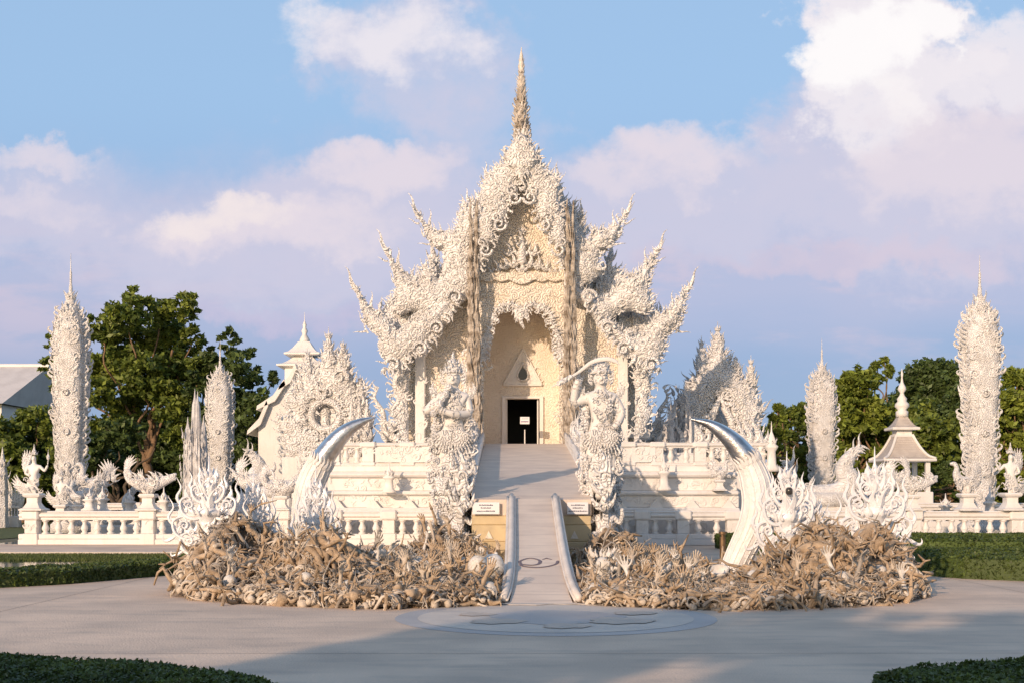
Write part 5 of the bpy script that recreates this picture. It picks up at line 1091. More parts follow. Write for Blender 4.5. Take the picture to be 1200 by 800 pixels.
    if kind == 0:
        q = [w(-1.15, -1.15, 4.9), w(-.75, -1.1, 5.5), w(-.4, -.9, 6.1), w(-.2, -.8, 6.5)]; m.tube(q, [.12 * u, .17 * u, .20 * u, .12 * u], 8); 
        for p in q: m.stamp(BEAD, mat4(p, s=.45 * u))
        m.build('club', WF, t, o, True)
    else:
        q = catmull([w(-3.1, -1.0, 6.55), w(-2.2, -.9, 7.0), w(-1.4, -.7, 7.5), w(-.6, -.6, 8.1), w(.2, -.6, 8.3), w(.8, -.6, 8.2), w(1.1, -.6, 7.95)], 6)
        rr = np.interp(np.linspace(0, 1, len(q)), [0, .08, .3, .34, .6, .85, 1], [.02, .07, .08, .10, .15, .13, .01]) * u; m.tube(q, rr, 8, flat=.35); sb_ = m.build('sabre', WP, t, o, True)
        m = MB()
        for k in range(6): m.stamp(BEAD, mat4(q[3 + k], s=.30 * u))
        m.build('sabre_grip', W, sb_, o)
    # flame-carved pillar of drapery and demons carrying the statue
    m = MB(); hh = z
    m.lathe([(1.05 * u, 0), (1.15 * u, hh * .2), (.85 * u, hh * .45), (1.0 * u, hh * .7), (.9 * u, hh * .97), (1.1 * u, hh)], (x, y, 0), 12)
    for k in range(120):
        a = rng.uniform(0, 2 * math.pi); zz = rng.uniform(.15, 1.02) * hh; r = rng.uniform(.8, 1.1) * u; m.stamp(SCR[rng.integers(0, 4)], mat4((x + r * math.cos(a), y + r * math.sin(a), zz), (math.cos(a) * .5, math.sin(a) * .5, rng.choice([-1, 1])), (-math.cos(a), -math.sin(a), 0), rng.uniform(.25, .5), rng.choice([-1, 1])))
    m.build('carved_base', WF, t, o)
    m = MB()     # side drapery running down beside the legs, inner side
    for sx_ in (-1, 1):
        for k in range(16):
            xx = sx_ * rng.uniform(.7, 1.1); q0 = w(xx, rng.uniform(-.3, .6), rng.uniform(4.2, 5.8)); q1 = w(xx * rng.uniform(.9, 1.15), rng.uniform(-.3, .5), rng.uniform(-.3, 1.0))
            mid = w(xx * 1.12, .1, 2.8 + rng.uniform(-.5, .5)); q = catmull([q0, mid, q1], 7); m.tube(q, np.array([.10, .14, .12, .14, .10, .14, .12, .13, .10, .12, .1, .12, .08, .06, .02])[:len(q)] * u * rng.uniform(.7, 1.2), 6)
        for k in range(34):
            zz = rng.uniform(.2, 4.6); m.stamp(SCR[rng.integers(0, 4)], mat4(w(sx_ * rng.uniform(.8, 1.2), rng.uniform(-.6, .4), zz), (sx_ * rng.uniform(-.2, .6), -.1, rng.choice([-1, 1])), s=rng.uniform(.5, .85) * u, sx=sx_))
    m.build('side_drapery', WF, t, o)
    return t
guardian('crowned guardian statue with crossed arms holding a club, left of the ramp', PX(531, 31.2), 31.2, 2.05, 3.35, 0)
guardian('fierce guardian statue raising a curved sabre overhead, right of the ramp', PX(704, 31.2), 31.2, 2.05, 3.35, 1)
def demon(label, x, y, z, h, s):
    """squat demon with a round belly sitting under the guardian, arms bent upward"""
    t = thing('demon_statue', label, 'statue', (x, y, z), 'squat demon statues under the guardians'); o = t.location; u = h / 5.0
    J = [(0, 0, 1.0, .75), (0, -.1, 1.9, .85), (0, 0, 2.8, .7), (0, -.05, 3.2, .35), (0, -.2, 3.7, .6), (0, -.1, 4.3, .4), (-.7, -.6, .9, .45), (-1.2, -1.1, 1.3, .35), (-1.1, -1.0, .2, .25), (.7, -.6, .9, .45), (1.2, -1.1, 1.3, .35), (1.1, -1.0, .2, .25),
         (-1.0, 0, 2.9, .35), (-1.7, -.3, 2.2, .28), (-1.9, -.5, 3.3, .25), (-1.8, -.5, 3.9, .2), (1.0, 0, 2.9, .35), (1.7, -.3, 2.2, .28), (1.9, -.5, 3.3, .25), (1.8, -.5, 3.9, .2), (0, -.85, 3.65, .14)]
    E = [(0, 1), (1, 2), (2, 3), (3, 4), (4, 5), (0, 6), (6, 7), (7, 8), (0, 9), (9, 10), (10, 11), (2, 12), (12, 13), (13, 14), (14, 15), (2, 16), (16, 17), (17, 18), (18, 19), (4, 20)]
    skin_body('figure', [(a * u, b * u, c_ * u, r * u) for a, b, c_, r in J], E, WF, t)
    m = MB(); 
    for sx_ in (-1, 1): m.stamp(BEAD, mat4((x + sx_ * .22 * u, y - .72 * u, z + 3.85 * u), s=.26 * u)); m.stamp(FL, mat4((x + sx_ * .5 * u, y - .2 * u, z + 4.0 * u), (sx_ * .6, 0, 1), s=.9 * u, sx=sx_))
    around_flames(m, (x, y - .1 * u), .4 * u, z + 4.2 * u, 8, .7 * u, .4); around_flames(m, (x, y), .75 * u, z + 1.3 * u, 12, .7 * u, -.6); m.build('ornaments', WF, t, o); return t
demon('round-bellied demon crouching under the left guardian statue', PX(535, 30.2), 30.2, .75, 1.15, 1)
demon('small demon peering out higher beside the left guardian statue legs', PX(518, 30.4), 30.3, 1.9, .9, 1)
demon('round-bellied demon crouching under the right guardian statue', PX(708, 30.2), 30.2, .75, 1.2, 1)
demon('smaller demon clinging above it on the right guardian statue legs', PX(702, 30.4), 30.3, 1.95, .85, 1)
for k, (a, b, d) in enumerate(((548, 556, 30.0), (726, 584, 30.2))):
    pass

# ================================================================ ORNATE GATES
def gate(label, outline, hole, D, zb, nm='ornate_gate', extra=()):
    t = thing(nm, label, 'gate', (PX(outline[0][0], D), D, 0)); o = t.location
    pl = [(PX(a, D), PZ(b, D)) for a, b in outline]; hl = [(PX(a, D), PZ(b, D)) for a, b in hole] if hole else None
    m = MB(); inflate(m, pl, D, .5, .5, 1.0, .09, .05, hl); relief_fill(m, pl, D, .32, .22, 1.0, .5, hl, spread=1.5, thick=1.2); relief_fill(m, pl, D - .05, .6, .7, 1.0, .5, hl, spread=1.0, thick=1.2, margin=.2)
    m.build('carved_screen', W, t, o)
    m = MB(); cx_ = np.mean([p[0] for p in pl]); seg = pl + pl[:1]
    A2 = sum(a[0] * b[1] - a[1] * b[0] for a, b in zip(pl, pl[1:] + pl[:1])); sg_ = -1 if A2 > 0 else 1
    edge_flames(m, seg, D - .1, .38, .17, (0, .8), sg_, FL, depth=.3); edge_flames(m, seg, D + .1, .7, .45, (0, 1.0), sg_, FLN, depth=.3)
    m.build('flame_edge', W, t, o)
    if hl:
        m = MB(); hh = hl + hl[:1]; m.tube([(a, D - .42, b) for a, b in hh], .12, 8); m.tube([(a, D - .35, b) for a, b in hh], .2, 6); m.build('opening_rim', W, t, o, True)
    for a, b, h, r in extra:
        x, z = PX(a, D), PZ(b, D); m = MB(); m.lathe([(r, 0), (r * .8, h * .2), (r * .9, h * .3), (r * .5, h * .45), (r * .6, h * .52), (r * .25, h * .7), (r * .3, h * .75), (r * .06, h * .85), (.01, h)], (x, D, z), 8)
        for q in (.05, .28, .5, .72): around_flames(m, (x, D), r * (1 - q) * .9, z + h * q, 8, r * 1.3 * (1 - q * .6), .35, ph=q * 7)
        m.build('spirelet', W, t, o)
    m = MB(); xs = [p[0] for p in pl]; m.bbox(min(xs) + .2, max(xs) - .2, D - .5, D + 1.5, 0, min(p[1] for p in pl) + .2, .05); m.build('plinth', WP, t, o)
    return t
ell = lambda cx_, cy_, rx, ry, n=24: [(cx_ + rx * math.cos(a), cy_ + ry * math.sin(a)) for a in np.linspace(0, 2 * math.pi, n, endpoint=False)]
g = gate('ornate white gate screen with a large round opening at the left', [(333, 540), (334, 518), (328, 500), (330, 488), (342, 482), (336, 468), (345, 462), (355, 455), (352, 440), (360, 430), (372, 440), (378, 425), (384, 412), (392, 428), (398, 422), (402, 412), (408, 428), (416, 446), (420, 462), (430, 450), (424, 478), (430, 500), (436, 540)], ell(383, 487, 17, 17), 60, 0, extra=((385, 432, 2.1, .45), (402, 432, 1.5, .38), (360, 440, 1.4, .35), (345, 468, 1.2, .3), (422, 468, 1.3, .32), (430, 500, 1.4, .3)))
m = MB(); x, z = PX(383, 60), PZ(500, 60)
for k in range(16): m.stamp(LEAFCL, mat4((x + rng.uniform(-.6, .5), 60.1, z + rng.uniform(-.3, 1.0)), (rng.uniform(-1, 1), 0, 1), s=.55))
m.lathe([(.5, -.4), (.3, 0), (.22, .5), (.3, .8), (.1, 1.1)], (x - .1, 60.1, z), 10); m.build('inner_sculpture', W, g, g.location)
m = MB()
for k in range(3):
    x = PX(412 + k * 9, 58); m.lathe([(.3, 0), (.22, .4), (.12, 1.0), (.2, 1.6), (.1, 1.9), (.03, 2.6)], (x, 58, PZ(530, 58)), 8); around_flames(m, (x, 58), .2, PZ(516, 58), 7, .6); around_flames(m, (x, 58), .15, PZ(500, 58), 7, .5)
m.build('figure_group', W, g, g.location)
g = gate('ornate white gate with pointed niche and seated figure at the right, partly in shade', [(787, 540), (792, 505), (800, 490), (798, 468), (806, 462), (812, 442), (822, 436), (828, 420), (834, 408), (841, 400), (848, 410), (854, 425), (862, 432), (866, 442), (876, 446), (886, 456), (884, 470), (894, 478), (886, 500), (893, 520), (888, 540)], [(827, 530), (829, 498), (836, 480), (842, 466), (848, 478), (856, 494), (858, 530)], 58, 0, extra=((841, 418, 1.7, .38), (822, 432, 1.6, .34), (880, 452, 1.5, .3), (862, 440, 1.0, .28), (806, 470, 1.2, .3), (793, 500, 1.4, .28)))
m = MB(); x, z = PX(842, 59), PZ(505, 59); m.lathe([(.5, 0), (.45, .1), (.2, .3), (.26, .6), (.1, .75), (.14, .95), (.1, 1.05), (.02, 1.3)], (x, 59, z), 10)
m.box(x - 1.2, x + 1.2, 59.2, 59.5, PZ(530, 59), z + 1.5); m.build('seated_figure', WP, g, g.location, True)
m = MB()
for k in range(9): m.stamp(KR, mat4((PX(800 + k * 11, 56.8), 56.8, PZ(532 - 6 * math.sin(k), 56.8)), (rng.uniform(-.3, .3), 0, 1), s=1.5))
m.build('base_flames', W, g, g.location)
# shaded flame thicket left of the right gate
t = thing('flame_wall', 'dense cluster of shaded silvery flame spikes left of the right gate', 'wall', (PX(790, 57), 57, 3.2)); m = MB()
for k in range(46):
    a = rng.uniform(773, 812); hmax = np.interp(a, [773, 780, 790, 800, 812], [500, 480, 455, 440, 430]); d = rng.uniform(56, 60); z0 = PZ(535, 57); z1 = PZ(hmax + rng.uniform(0, 30), 57)
    q = catmull([(PX(a, d), d, z0), (PX(a, d) + rng.uniform(-.2, .2), d, (z0 + z1) / 2), (PX(a, d) + rng.uniform(-.4, .2), d, z1)], 5); m.tube(q, np.linspace(.14, .01, len(q)), 5)
    for j in range(7): i = rng.integers(0, len(q) - 1); m.stamp(FL, mat4(q[i], (rng.uniform(-.9, .9), rng.uniform(-.3, .3), 1), s=rng.uniform(.3, .6)))
m.build('spikes', WG, t, t.location); m = MB(); m.bbox(PX(770, 57), PX(815, 57), 56, 60, 0, 4.0, .1); m.build('plinth', WP, t, t.location)

# ================================================================ TIERED HALL (left rear), PAVILION (right rear)
def hiproof(m, x, y, z0, z1, w0, w1, curve=.35, n=8, d0=None):
    """concave square roof from half width w0 at z0 to w1 at z1"""
    pr = []
    for k in range(n + 1): 
        t = k / n; pr.append((w0 + (w1 - w0) * (t ** (1 - curve)), z0 + (z1 - z0) * t ** (1 + curve * .3)))
    m.lathe([(w0 * .97 * 1.414, z0 - .12), (w0 * 1.414, z0 - .1), (w0 * 1.414, z0)] + [(a * 1.414, b) for a, b in pr[1:]], (x, y, 0), 4, rot=R(45))
t = thing('tiered_hall', 'plain white hall with stacked concave roofs and slim spire behind the round gate', 'building', (PX(355, 78), 78, 0)); o = t.location; D_ = 78; x = PX(357, D_)
m = MB(); hiproof(m, x, D_, PZ(415, D_), PZ(401, D_), 1.15, .38); m.build('top_roof', WP, t, o)
m = MB(); m.lathe([(.55, PZ(416, D_) - .0), (.45, PZ(416, D_)), (.45, PZ(424, D_))][::-1], (x, D_, 0), 4, rot=R(45)); hiproof(m, x, D_, PZ(429, D_) , PZ(417, D_), 1.55, .5); m.build('second_roof', WP, t, o)
m = MB(); m.lathe([(.30, PZ(402, D_)), (.34, PZ(398, D_)), (.14, PZ(392, D_)), (.22, PZ(388, D_)), (.1, PZ(384, D_)), (.14, PZ(381, D_)), (.03, PZ(376, D_)), (.01, PZ(366, D_))], (x, D_, 0), 10); m.build('spire', WP, t, o, True)
m = MB(); m.bbox(x - 1.1, x + 1.1, D_ - 1.1, D_ + 1.1, 0, PZ(429, D_), .03); 
for s in (-1, 1):
    q = [(x + s * .3, PZ(430, D_)), (x + s * .75, PZ(448, D_)), (x + s * 1.4, PZ(462, D_)), (x + s * 2.3, PZ(478, D_)), (x + s * 2.6, PZ(500, D_)), (x + s * 2.6, 0), (x, 0), (x, PZ(430, D_))]; m.prism(q, D_ - 2, D_ + 2)
m.build('wall', WP, t, o)
for s in (-1, 1):
    m = MB()
    for (a0, b0), (a1, b1) in (((.9, 448), (2.6, 478)), ((2.0, 472), (3.2, 506)), ((.2, 430), (1.2, 455))):
        q = [(x + s * a0, PZ(b0, D_)), (x + s * (a0 * .6 + a1 * .4), PZ(b0 * .4 + b1 * .6, D_)), (x + s * a1, PZ(b1, D_)), (x + s * (a1 + .05), PZ(b1 + 5, D_)), (x + s * (a0 * .6 + a1 * .4 - .1), PZ(b0 * .4 + b1 * .6 + 7, D_)), (x + s * (a0 - .1), PZ(b0 + 6, D_))]
        m.prism(q, D_ - 2.4, D_ + 2.4)
    m.build('lower_roof', WP, t, o)
t = thing('tiered_pavilion', 'small white pavilion with two concave tiled roofs and ball finial at the right', 'pavilion', (PX(1057, 66), 66, 0)); o = t.location; D_ = 66; x = PX(1057, D_)
PVR = material('pavilion_tiles', (.62, .56, .50), (.52, .46, .41), .6, nscale=2, bump=(('brick', 5, .03), ('noise', 9, .01)))
m = MB(); hiproof(m, x, D_, PZ(538, D_), PZ(511, D_), 1.38, .46, .4, 10); m.build('lower_roof', PVR, t, o)
m = MB()
for z_, w_ in ((PZ(539, D_), 1.42), (PZ(510, D_), .5), (PZ(502, D_), .75)): m.lathe([(w_ * 1.4, z_ - .08), (w_ * 1.43, z_ - .02), (w_ * 1.40, z_ + .06)], (x, D_, 0), 4, rot=R(45))
for k in range(4):
    a = R(45 + 90 * k); q = []
    for j in range(9): tt_ = j / 8; w_ = 1.38 + (.46 - 1.38) * tt_ ** .6; q.append((x + w_ * 1.43 * math.cos(a), D_ + w_ * 1.43 * math.sin(a), PZ(538, D_) + (PZ(511, D_) - PZ(538, D_)) * tt_ ** 1.12 + .03))
    m.tube(q, .07, 6)
m.build('roof_edge', WP, t, o)
m = MB(); m.bbox(x - .42, x + .42, D_ - .42, D_ + .42, PZ(512, D_), PZ(503, D_), .02); m.build('neck', WP, t, o)
m = MB(); hiproof(m, x, D_, PZ(501, D_), PZ(488, D_), .73, .24, .35, 6); m.build('upper_roof', PVR, t, o)
m = MB(); m.lathe([(.34, PZ(488, D_)), (.34, PZ(482, D_)), (.22, PZ(480, D_)), (.40, PZ(476, D_)), (.38, PZ(473, D_)), (.24, PZ(470, D_)), (.28, PZ(467, D_)), (.14, PZ(463, D_)), (.10, PZ(460, D_)), (.24, PZ(456, D_)), (.2, PZ(453, D_)), (.08, PZ(448, D_)), (.04, PZ(442, D_)), (.07, PZ(438, D_)), (.005, PZ(431, D_))], (x, D_, 0), 12); m.build('finial', WP, t, o, True)
for sx_ in (-1.05, 1.05):
    for sy in (-1.05, 1.05): m = MB(); m.bbox(x + sx_ - .12, x + sx_ + .12, D_ + sy - .12, D_ + sy + .12, 0, PZ(539, D_), .02); m.build('column', WP, t, o)
m = MB(); m.bbox(x - 1.3, x + 1.3, D_ - 1.3, D_ + 1.3, 0, 2.2, .05); m.build('floor_base', WP, t, o)

# grey spired castle-like fountain tower at the left
t = thing('spired_tower', 'narrow grey-white tower of stalactite-like spires between the left obelisks', 'tower', (PX(228, 66), 66, 0)); o = t.location; x = PX(229, 66); m = MB()
for k in range(60):
    a = rng.uniform(-1, 1); hh = PZ(498, 66) - abs(a) ** 1.5 * 1.0 + rng.uniform(-1.0, .35); xx = x + a * .62; yy = 66 + rng.uniform(-.5, .5)
    m.lathe([(.16, 0), (.14, hh * .5), (.11, hh * .8), (.03, hh * .92), (.008, hh + .25)], (xx, yy, 0), 6)
for dx, top in ((-.03, 457), (.12, 460), (-.42, 490), (.45, 488), (.03, 470)):
    z_ = PZ(top, 66); m.lathe([(.34, 0), (.26, z_ * .6), (.2, z_ * .8), (.15, z_ * .9), (.06, z_ * .95), (.01, z_ + .1)], (x + dx, 66, 0), 8)
for k in range(90): m.stamp(FLN, mat4((x + rng.uniform(-.7, .7), 66 + rng.uniform(-.6, -.2), rng.uniform(1, 5.4)), (rng.uniform(-.2, .2), -.1, rng.choice([-1, 1])), s=rng.uniform(.3, .7)))
m.build('spires', WG, t, o)
# far left white fence and roof
t = thing('white_fence', 'ornate white spiked fence at the far left edge in shade', 'fence', (PX(5, 75), 75, 0)); m = MB(); x0, x1 = PX(-60, 75), PX(24, 75)
for k in range(26): xx = x0 + (x1 - x0) * k / 25; m.stamp(KR, mat4((xx, 75, 1.2), (0, 0, 1), s=(.7, .5, rng.uniform(1.4, 2.4)))); m.tube([(xx, 75, 0), (xx, 75, 1.4)], .06, 5)
m.build('pickets', W, t, t.location); m = MB(); m.bbox(x0, x1, 74.7, 75.2, 0, .7, .03); m.bbox(x0, x1, 74.9, 75.1, 1.2, 1.35, .02); m.build('rail', WP, t, t.location)
t = thing('flame_post', 'white flame-topped post rising behind the far left fence', 'post', (PX(3, 74), 74, 0)); m = MB(); xx = PX(3, 74); m.lathe([(.4, 0), (.35, 1.5), (.3, 3.5), (.15, 4.2), (.02, 5)], (xx, 74, 0), 8); [around_flames(m, (xx, 74), .3, zz, 8, .5, .4) for zz in (1, 2, 3, 3.8)]; m.build('shaft', W, t, t.location)
RT = material('roof_shingle_pale', (.66, .63, .62), (.58, .55, .54), .6, nscale=.8, bump=(('brick', 1.2, .06),))
t = thing('long_building', 'long building with a big pale roof at the far left behind trees', 'building', (PX(-60, 110), 110, 0)); o = t.location
m = MB(); za, zb_, = PZ(426, 110), PZ(478, 110); xa, xb = PX(-420, 110), PX(48, 110)
m.add([(xa, 104, zb_), (xb - 1, 104, zb_), (xb, 112, za), (xa, 112, za), (xb - 1, 120, zb_), (xa, 120, zb_)], [(0, 1, 2, 3), (3, 2, 4, 5)], [(1, 4, 2)]); m.build('roof', RT, t, o)
m = MB(); m.box(xa, xb - 1.5, 105, 119, 0, zb_); m.build('wall', WP, t, o)
m = MB(); m.tube([(xa, 112, za + .05), (xb, 112, za + .05)], .18, 6); m.build('ridge_cap', WP, t, o)
# ================================================================ ROOT MOUNDS, HANDS, HORNS
GAUSS = [(-6.5, 25.2, 1.0, 1.4, 1.22), (-5.3, 25.0, 1.0, 1.3, .90), (-4.1, 23.6, 1.0, 1.1, .98), (5.4, 23.6, 1.0, 1.2, 1.08), (6.9, 25.0, 1.0, 1.2, 1.1), (5.9, 24.2, 1.0, 1.3, .72),
         (-2.2, 29.4, .9, 1.3, 1.0), (1.9, 29.4, .9, 1.3, .9), (-2.2, 24.8, 1.9, 2.4, .34), (2.2, 24.6, 1.6, 2.2, .24), (-3.8, 28.8, 1.4, 1.6, .22), (3.4, 28.8, 1.4, 1.8, .08), (-1.0, 24.2, .5, 1.6, .35), (1.0, 24.2, .5, 1.6, .32)]
def mound_h(x, y):
    h = np.zeros_like(x, dtype=float)
    for cx_, cy_, rx, ry, hh in GAUSS: h = h + (hh * np.exp(-(((x - cx_) / rx) ** 2 + ((y - cy_) / ry) ** 2) * .9)) ** 3
    return h ** (1 / 3) * (1 + .12 * np.sin(x * 3.7 + 1.2 * np.sin(y * 2.9)) + .12 * np.sin(y * 4.1 + x * 1.3))
def pit_poly():
    """crescent-shaped pit: front arc to back arc, open for the bridge"""
    L_ = [(-.72, 21.7), (-1.6, 21.3), (-2.6, 20.9), (-3.6, 21.1), (-4.6, 21.5), (-5.6, 22.0), (-6.6, 22.7), (-7.4, 23.8), (-7.7, 25.2), (-7.4, 26.6), (-6.4, 28.2), (-5.4, 30.5), (-4.0, 32.0), (-2.4, 32.4), (-1.6, 30.6), (-.75, 29.8)]
    R_ = [(.68, 21.7), (1.6, 21.3), (2.5, 20.8), (3.5, 20.8), (4.6, 21.0), (5.8, 21.5), (6.9, 22.3), (7.7, 23.4), (8.05, 24.8), (7.7, 26.4), (6.6, 28.2), (5.4, 30.5), (4.0, 32.0), (2.2, 32.4), (1.5, 30.6), (.72, 29.8)]
    return np.array(L_), np.array(R_)
LP_, RP_ = pit_poly()
def edgef(x, y, poly):
    d, _, _ = polydist(x, y, poly); return np.clip(d / .45, 0, 1) ** .6 * inpoly(x, y, poly)
def core(poly, label, name):
    lo, hi = poly.min(0), poly.max(0); res = .12; xs = np.arange(lo[0], hi[0] + res, res); ys_ = np.arange(lo[1], hi[1] + res, res); X, Y = np.meshgrid(xs, ys_, indexing='ij')
    H = (mound_h(X, Y) * .88 + .10) * edgef(X, Y, poly) + .04 * np.sin(X * 9) * np.sin(Y * 8) * (edgef(X, Y, poly) > .5)
    ok = edgef(X, Y, poly) > 0; q = ok[:-1, :-1] & ok[1:, :-1] & ok[1:, 1:] & ok[:-1, 1:]; idx = np.arange(X.size).reshape(X.shape)
    F = np.stack([idx[:-1, :-1][q], idx[1:, :-1][q], idx[1:, 1:][q], idx[:-1, 1:][q]], -1)
    t = thing(name, label, 'rock garden', (float(poly[:, 0].mean()), float(poly[:, 1].mean()), 0), 'crescent root mounds around the bridge'); m = MB(); m.add(np.stack([X, Y, H], -1).reshape(-1, 3), F); m.build('mound_core', SOIL, t, t.location, True); return t
def surf(x, y, poly): 
    x = np.atleast_1d(x); y = np.atleast_1d(y); return (mound_h(x, y) + .06) * edgef(x, y, poly)
def root_tube(m, x, y, poly, ln, r, wig=.6, lift=.12, heading=None, branch=True):
    h = rng.uniform(0, 2 * math.pi) if heading is None else heading; n = max(6, int(ln / .14)); P_ = []; 
    for k in range(n):
        if not inpoly(np.array([x]), np.array([y]), poly)[0]: break
        z = surf(x, y, poly)[0]; P_.append((x, y, z + lift * math.sin(k * .9 + h) * .7 + rng.uniform(-.02, .05))); h += rng.normal(0, wig * .45); x += math.cos(h) * .14; y += math.sin(h) * .14
    if len(P_) < 5: return
    q = catmull(P_, 2); q[1:-1] += rng.normal(0, r * .22, (len(q) - 2, 3)); rr = r * np.linspace(1, .3, len(q)) * (1 + rng.uniform(-.28, .3, len(q))); m.tube(q, rr, 6)
    for _b in range(2 if (branch and len(q) > 10) else 0):
        i = rng.integers(3, len(q) - 4); d = rng.normal(size=3) * [1, 1, .4] + [0, -.4, .3]; d /= np.linalg.norm(d); b = q[i] + np.outer(np.linspace(0, 1, 5), d) * ln * .3; b[2:4] += rng.normal(0, .05, (2, 3)); m.tube(b, r * np.linspace(.65, .15, 5), 5); b2 = b[3] + np.outer(np.linspace(0, 1, 3), rng.normal(0, .1, 3) + d * .08); m.tube(b2, r * np.linspace(.4, .12, 3), 4)
def keep_off(m, s):
    """nothing of the heap leans over the bridge kerbs"""
    for v in m.v: v[:, 0] = np.minimum(v[:, 0], -.74) if s < 0 else np.maximum(v[:, 0], .72)
mounds = []
for s, poly, lb_ in ((-1, LP_, 'crescent mound of tangled tan stone roots left of the lower bridge'), (1, RP_, 'crescent mound of tangled tan stone roots right of the lower bridge')):
    t = core(poly, lb_, 'root_mound'); mounds.append(t)
    lo, hi = poly.min(0), poly.max(0)
    def rp(front=False):
        while True:
            x, y = rng.uniform(lo[0], hi[0]), rng.uniform(lo[1], hi[1])
            if front and rng.random() > np.exp(-(y - 21) / 2.5): continue
            if inpoly(np.array([x]), np.array([y]), poly)[0]: return x, y
    groups = [('thick_roots', ROOT, 240, .080, 1.9, .26), ('pale_roots', ROOTP, 380, .036, 1.0, .26), ('grey_roots', ROOTG, 400, .034, 1.0, .22), ('fine_roots', ROOTP, 380, .022, .5, .24)]
    for nm, mt, n, r, ln, lift in groups:
        m = MB()
        for k in range(n):
            x, y = rp(k % 2 == 0); root_tube(m, x, y, poly, ln * rng.uniform(.6, 1.5), r * rng.uniform(.6, 1.3), lift=lift)
        # roots standing out of the surface and climbing the two high heaps
        for k in range(n // 2):
            x, y = rp(k % 3 == 0); z = surf(x, y, poly)[0]; d = np.array([rng.normal() * .6, rng.normal() * .5 - .35, rng.uniform(.2, 1.0)]); d /= np.linalg.norm(d); L_ = ln * rng.uniform(.2, .45)
            q = [np.array([x, y, z - .05]) + d * L_ * u_ + np.array([0, 0, -1]) * L_ * .9 * u_ * u_ * rng.uniform(.0, 1.2) + rng.normal(0, .02, 3) for u_ in np.linspace(0, 1, 6)]; m.tube(q, r * .8 * np.linspace(1, .3, 6), 6)
        keep_off(m, s); m.build(nm, mt, t, t.location, True)
    # big buttress roots flowing down the front
    m = MB()
    for cx_, cy_, hh in (((-4.2, 23.2, 1.1), (-6.5, 24.6, 1.5), (-5.5, 24.2, 1.2), (-2.9, 24, .6)) if s < 0 else ((5.0, 23.0, 1.3), (6.9, 24.6, 1.2), (6.0, 23.8, 1.0), (3.2, 23.5, .5))):
        for k in range(11):
            a = R(-165 + 150 * k / 10 + rng.uniform(-14, 14)); ln = rng.uniform(.9, 2.2); wg = rng.uniform(-1.2, 1.2); q = []
            for u_ in np.linspace(0, 1, 9):
                x = cx_ + math.cos(a + wg * u_ + .6 * math.sin(u_ * 5 + k)) * ln * u_; y = cy_ + math.sin(a + wg * u_ + .5 * math.sin(u_ * 6 + k)) * ln * u_
                if not inpoly(np.array([x]), np.array([y]), poly)[0]: break
                z = float(surf(x, y, poly)[0]); q.append((x, y, max(z, .0) + .07 + .10 * math.sin(u_ * 7 + k) * (1 - u_)))
            if len(q) > 3: m.tube(catmull(q, 2), np.linspace(.12, .04, len(catmull(q, 2))) * rng.uniform(.6, 1.1), 7)
    keep_off(m, s); m.build('buttress_roots', ROOT, t, t.location, True)
    # lumps of small carved masks and knobs along the front lip
    m = MB(); n = len(poly)
    for k in range(170):
        i = rng.integers(0, 9); u_ = rng.random(); p = poly[i] * (1 - u_) + poly[i + 1] * u_; c0 = poly.mean(0); dv = (c0 - p) / np.linalg.norm(c0 - p); p = p + dv * rng.uniform(.05, .6)
        m.stamp(BEAD, mat4((p[0], p[1], surf(p[0], p[1], poly)[0] + rng.uniform(-.02, .08)), (rng.normal() * .5, rng.normal() * .5, 1), s=rng.uniform(.07, .17)))
        if k % 2: m.stamp(SC, mat4((p[0], p[1], surf(p[0], p[1], poly)[0] + .08), (rng.normal(), rng.normal() * .6, 1), s=rng.uniform(.15, .3)))
    keep_off(m, s); m.build('carved_knobs', ROOTP, t, t.location, True)

# reaching arms: forearm plus open hand with five fingers, several poses
def arm_mesh(mat, seed, nm='reaching_arm'):
    r_ = np.random.default_rng(seed); bend = r_.uniform(-.10, .10)
    J = [(0, 0, -.1, .050), (bend * .5, 0, .15, .042), (bend, -.01, .33, .028), (bend + .0, -.015, .40, .038)]; E = [(0, 1), (1, 2), (2, 3)]
    cu = r_.uniform(.1, .9)
    for k, (ax, l_) in enumerate(((-24, .105), (-8, .125), (6, .12), (20, .10))):
        a = R(ax); b0 = (bend + .028 * (k - 1.5), -.02, .445); n = len(J); J.append((*b0, .014)); p1 = (b0[0] + math.sin(a) * l_ * .5, b0[1] - cu * .02, b0[2] + math.cos(a) * l_ * .5); J.append((*p1, .0125))
        J.append((p1[0] + math.sin(a) * l_ * .5, p1[1] - cu * .06, p1[2] + math.cos(a) * l_ * .45, .010)); E += [(3, n), (n, n + 1), (n + 1, n + 2)]
    n = len(J); J += [(bend + .05, -.03, .40, .015), (bend + .095, -.055, .43, .013), (bend + .115, -.07, .475, .010)]; E += [(3, n), (n, n + 1), (n + 1, n + 2)]
    return skin_body(nm, J, E, mat, sub=1)
protos = [arm_mesh(mt, 5 + k) for k, mt in enumerate((ROOTP, ROOT, ROOTG, BONE, ROOTP, ROOT))]
used = [False] * len(protos); cnt = 0
zones = [(LP_, (-3.6, -1.0), (22.0, 29.5), 105), (RP_, (.9, 3.3), (21.8, 28.0), 90), (LP_, (-7.2, -3.6), (21.8, 26), 20), (RP_, (4.3, 7.6), (21.6, 26), 20)]
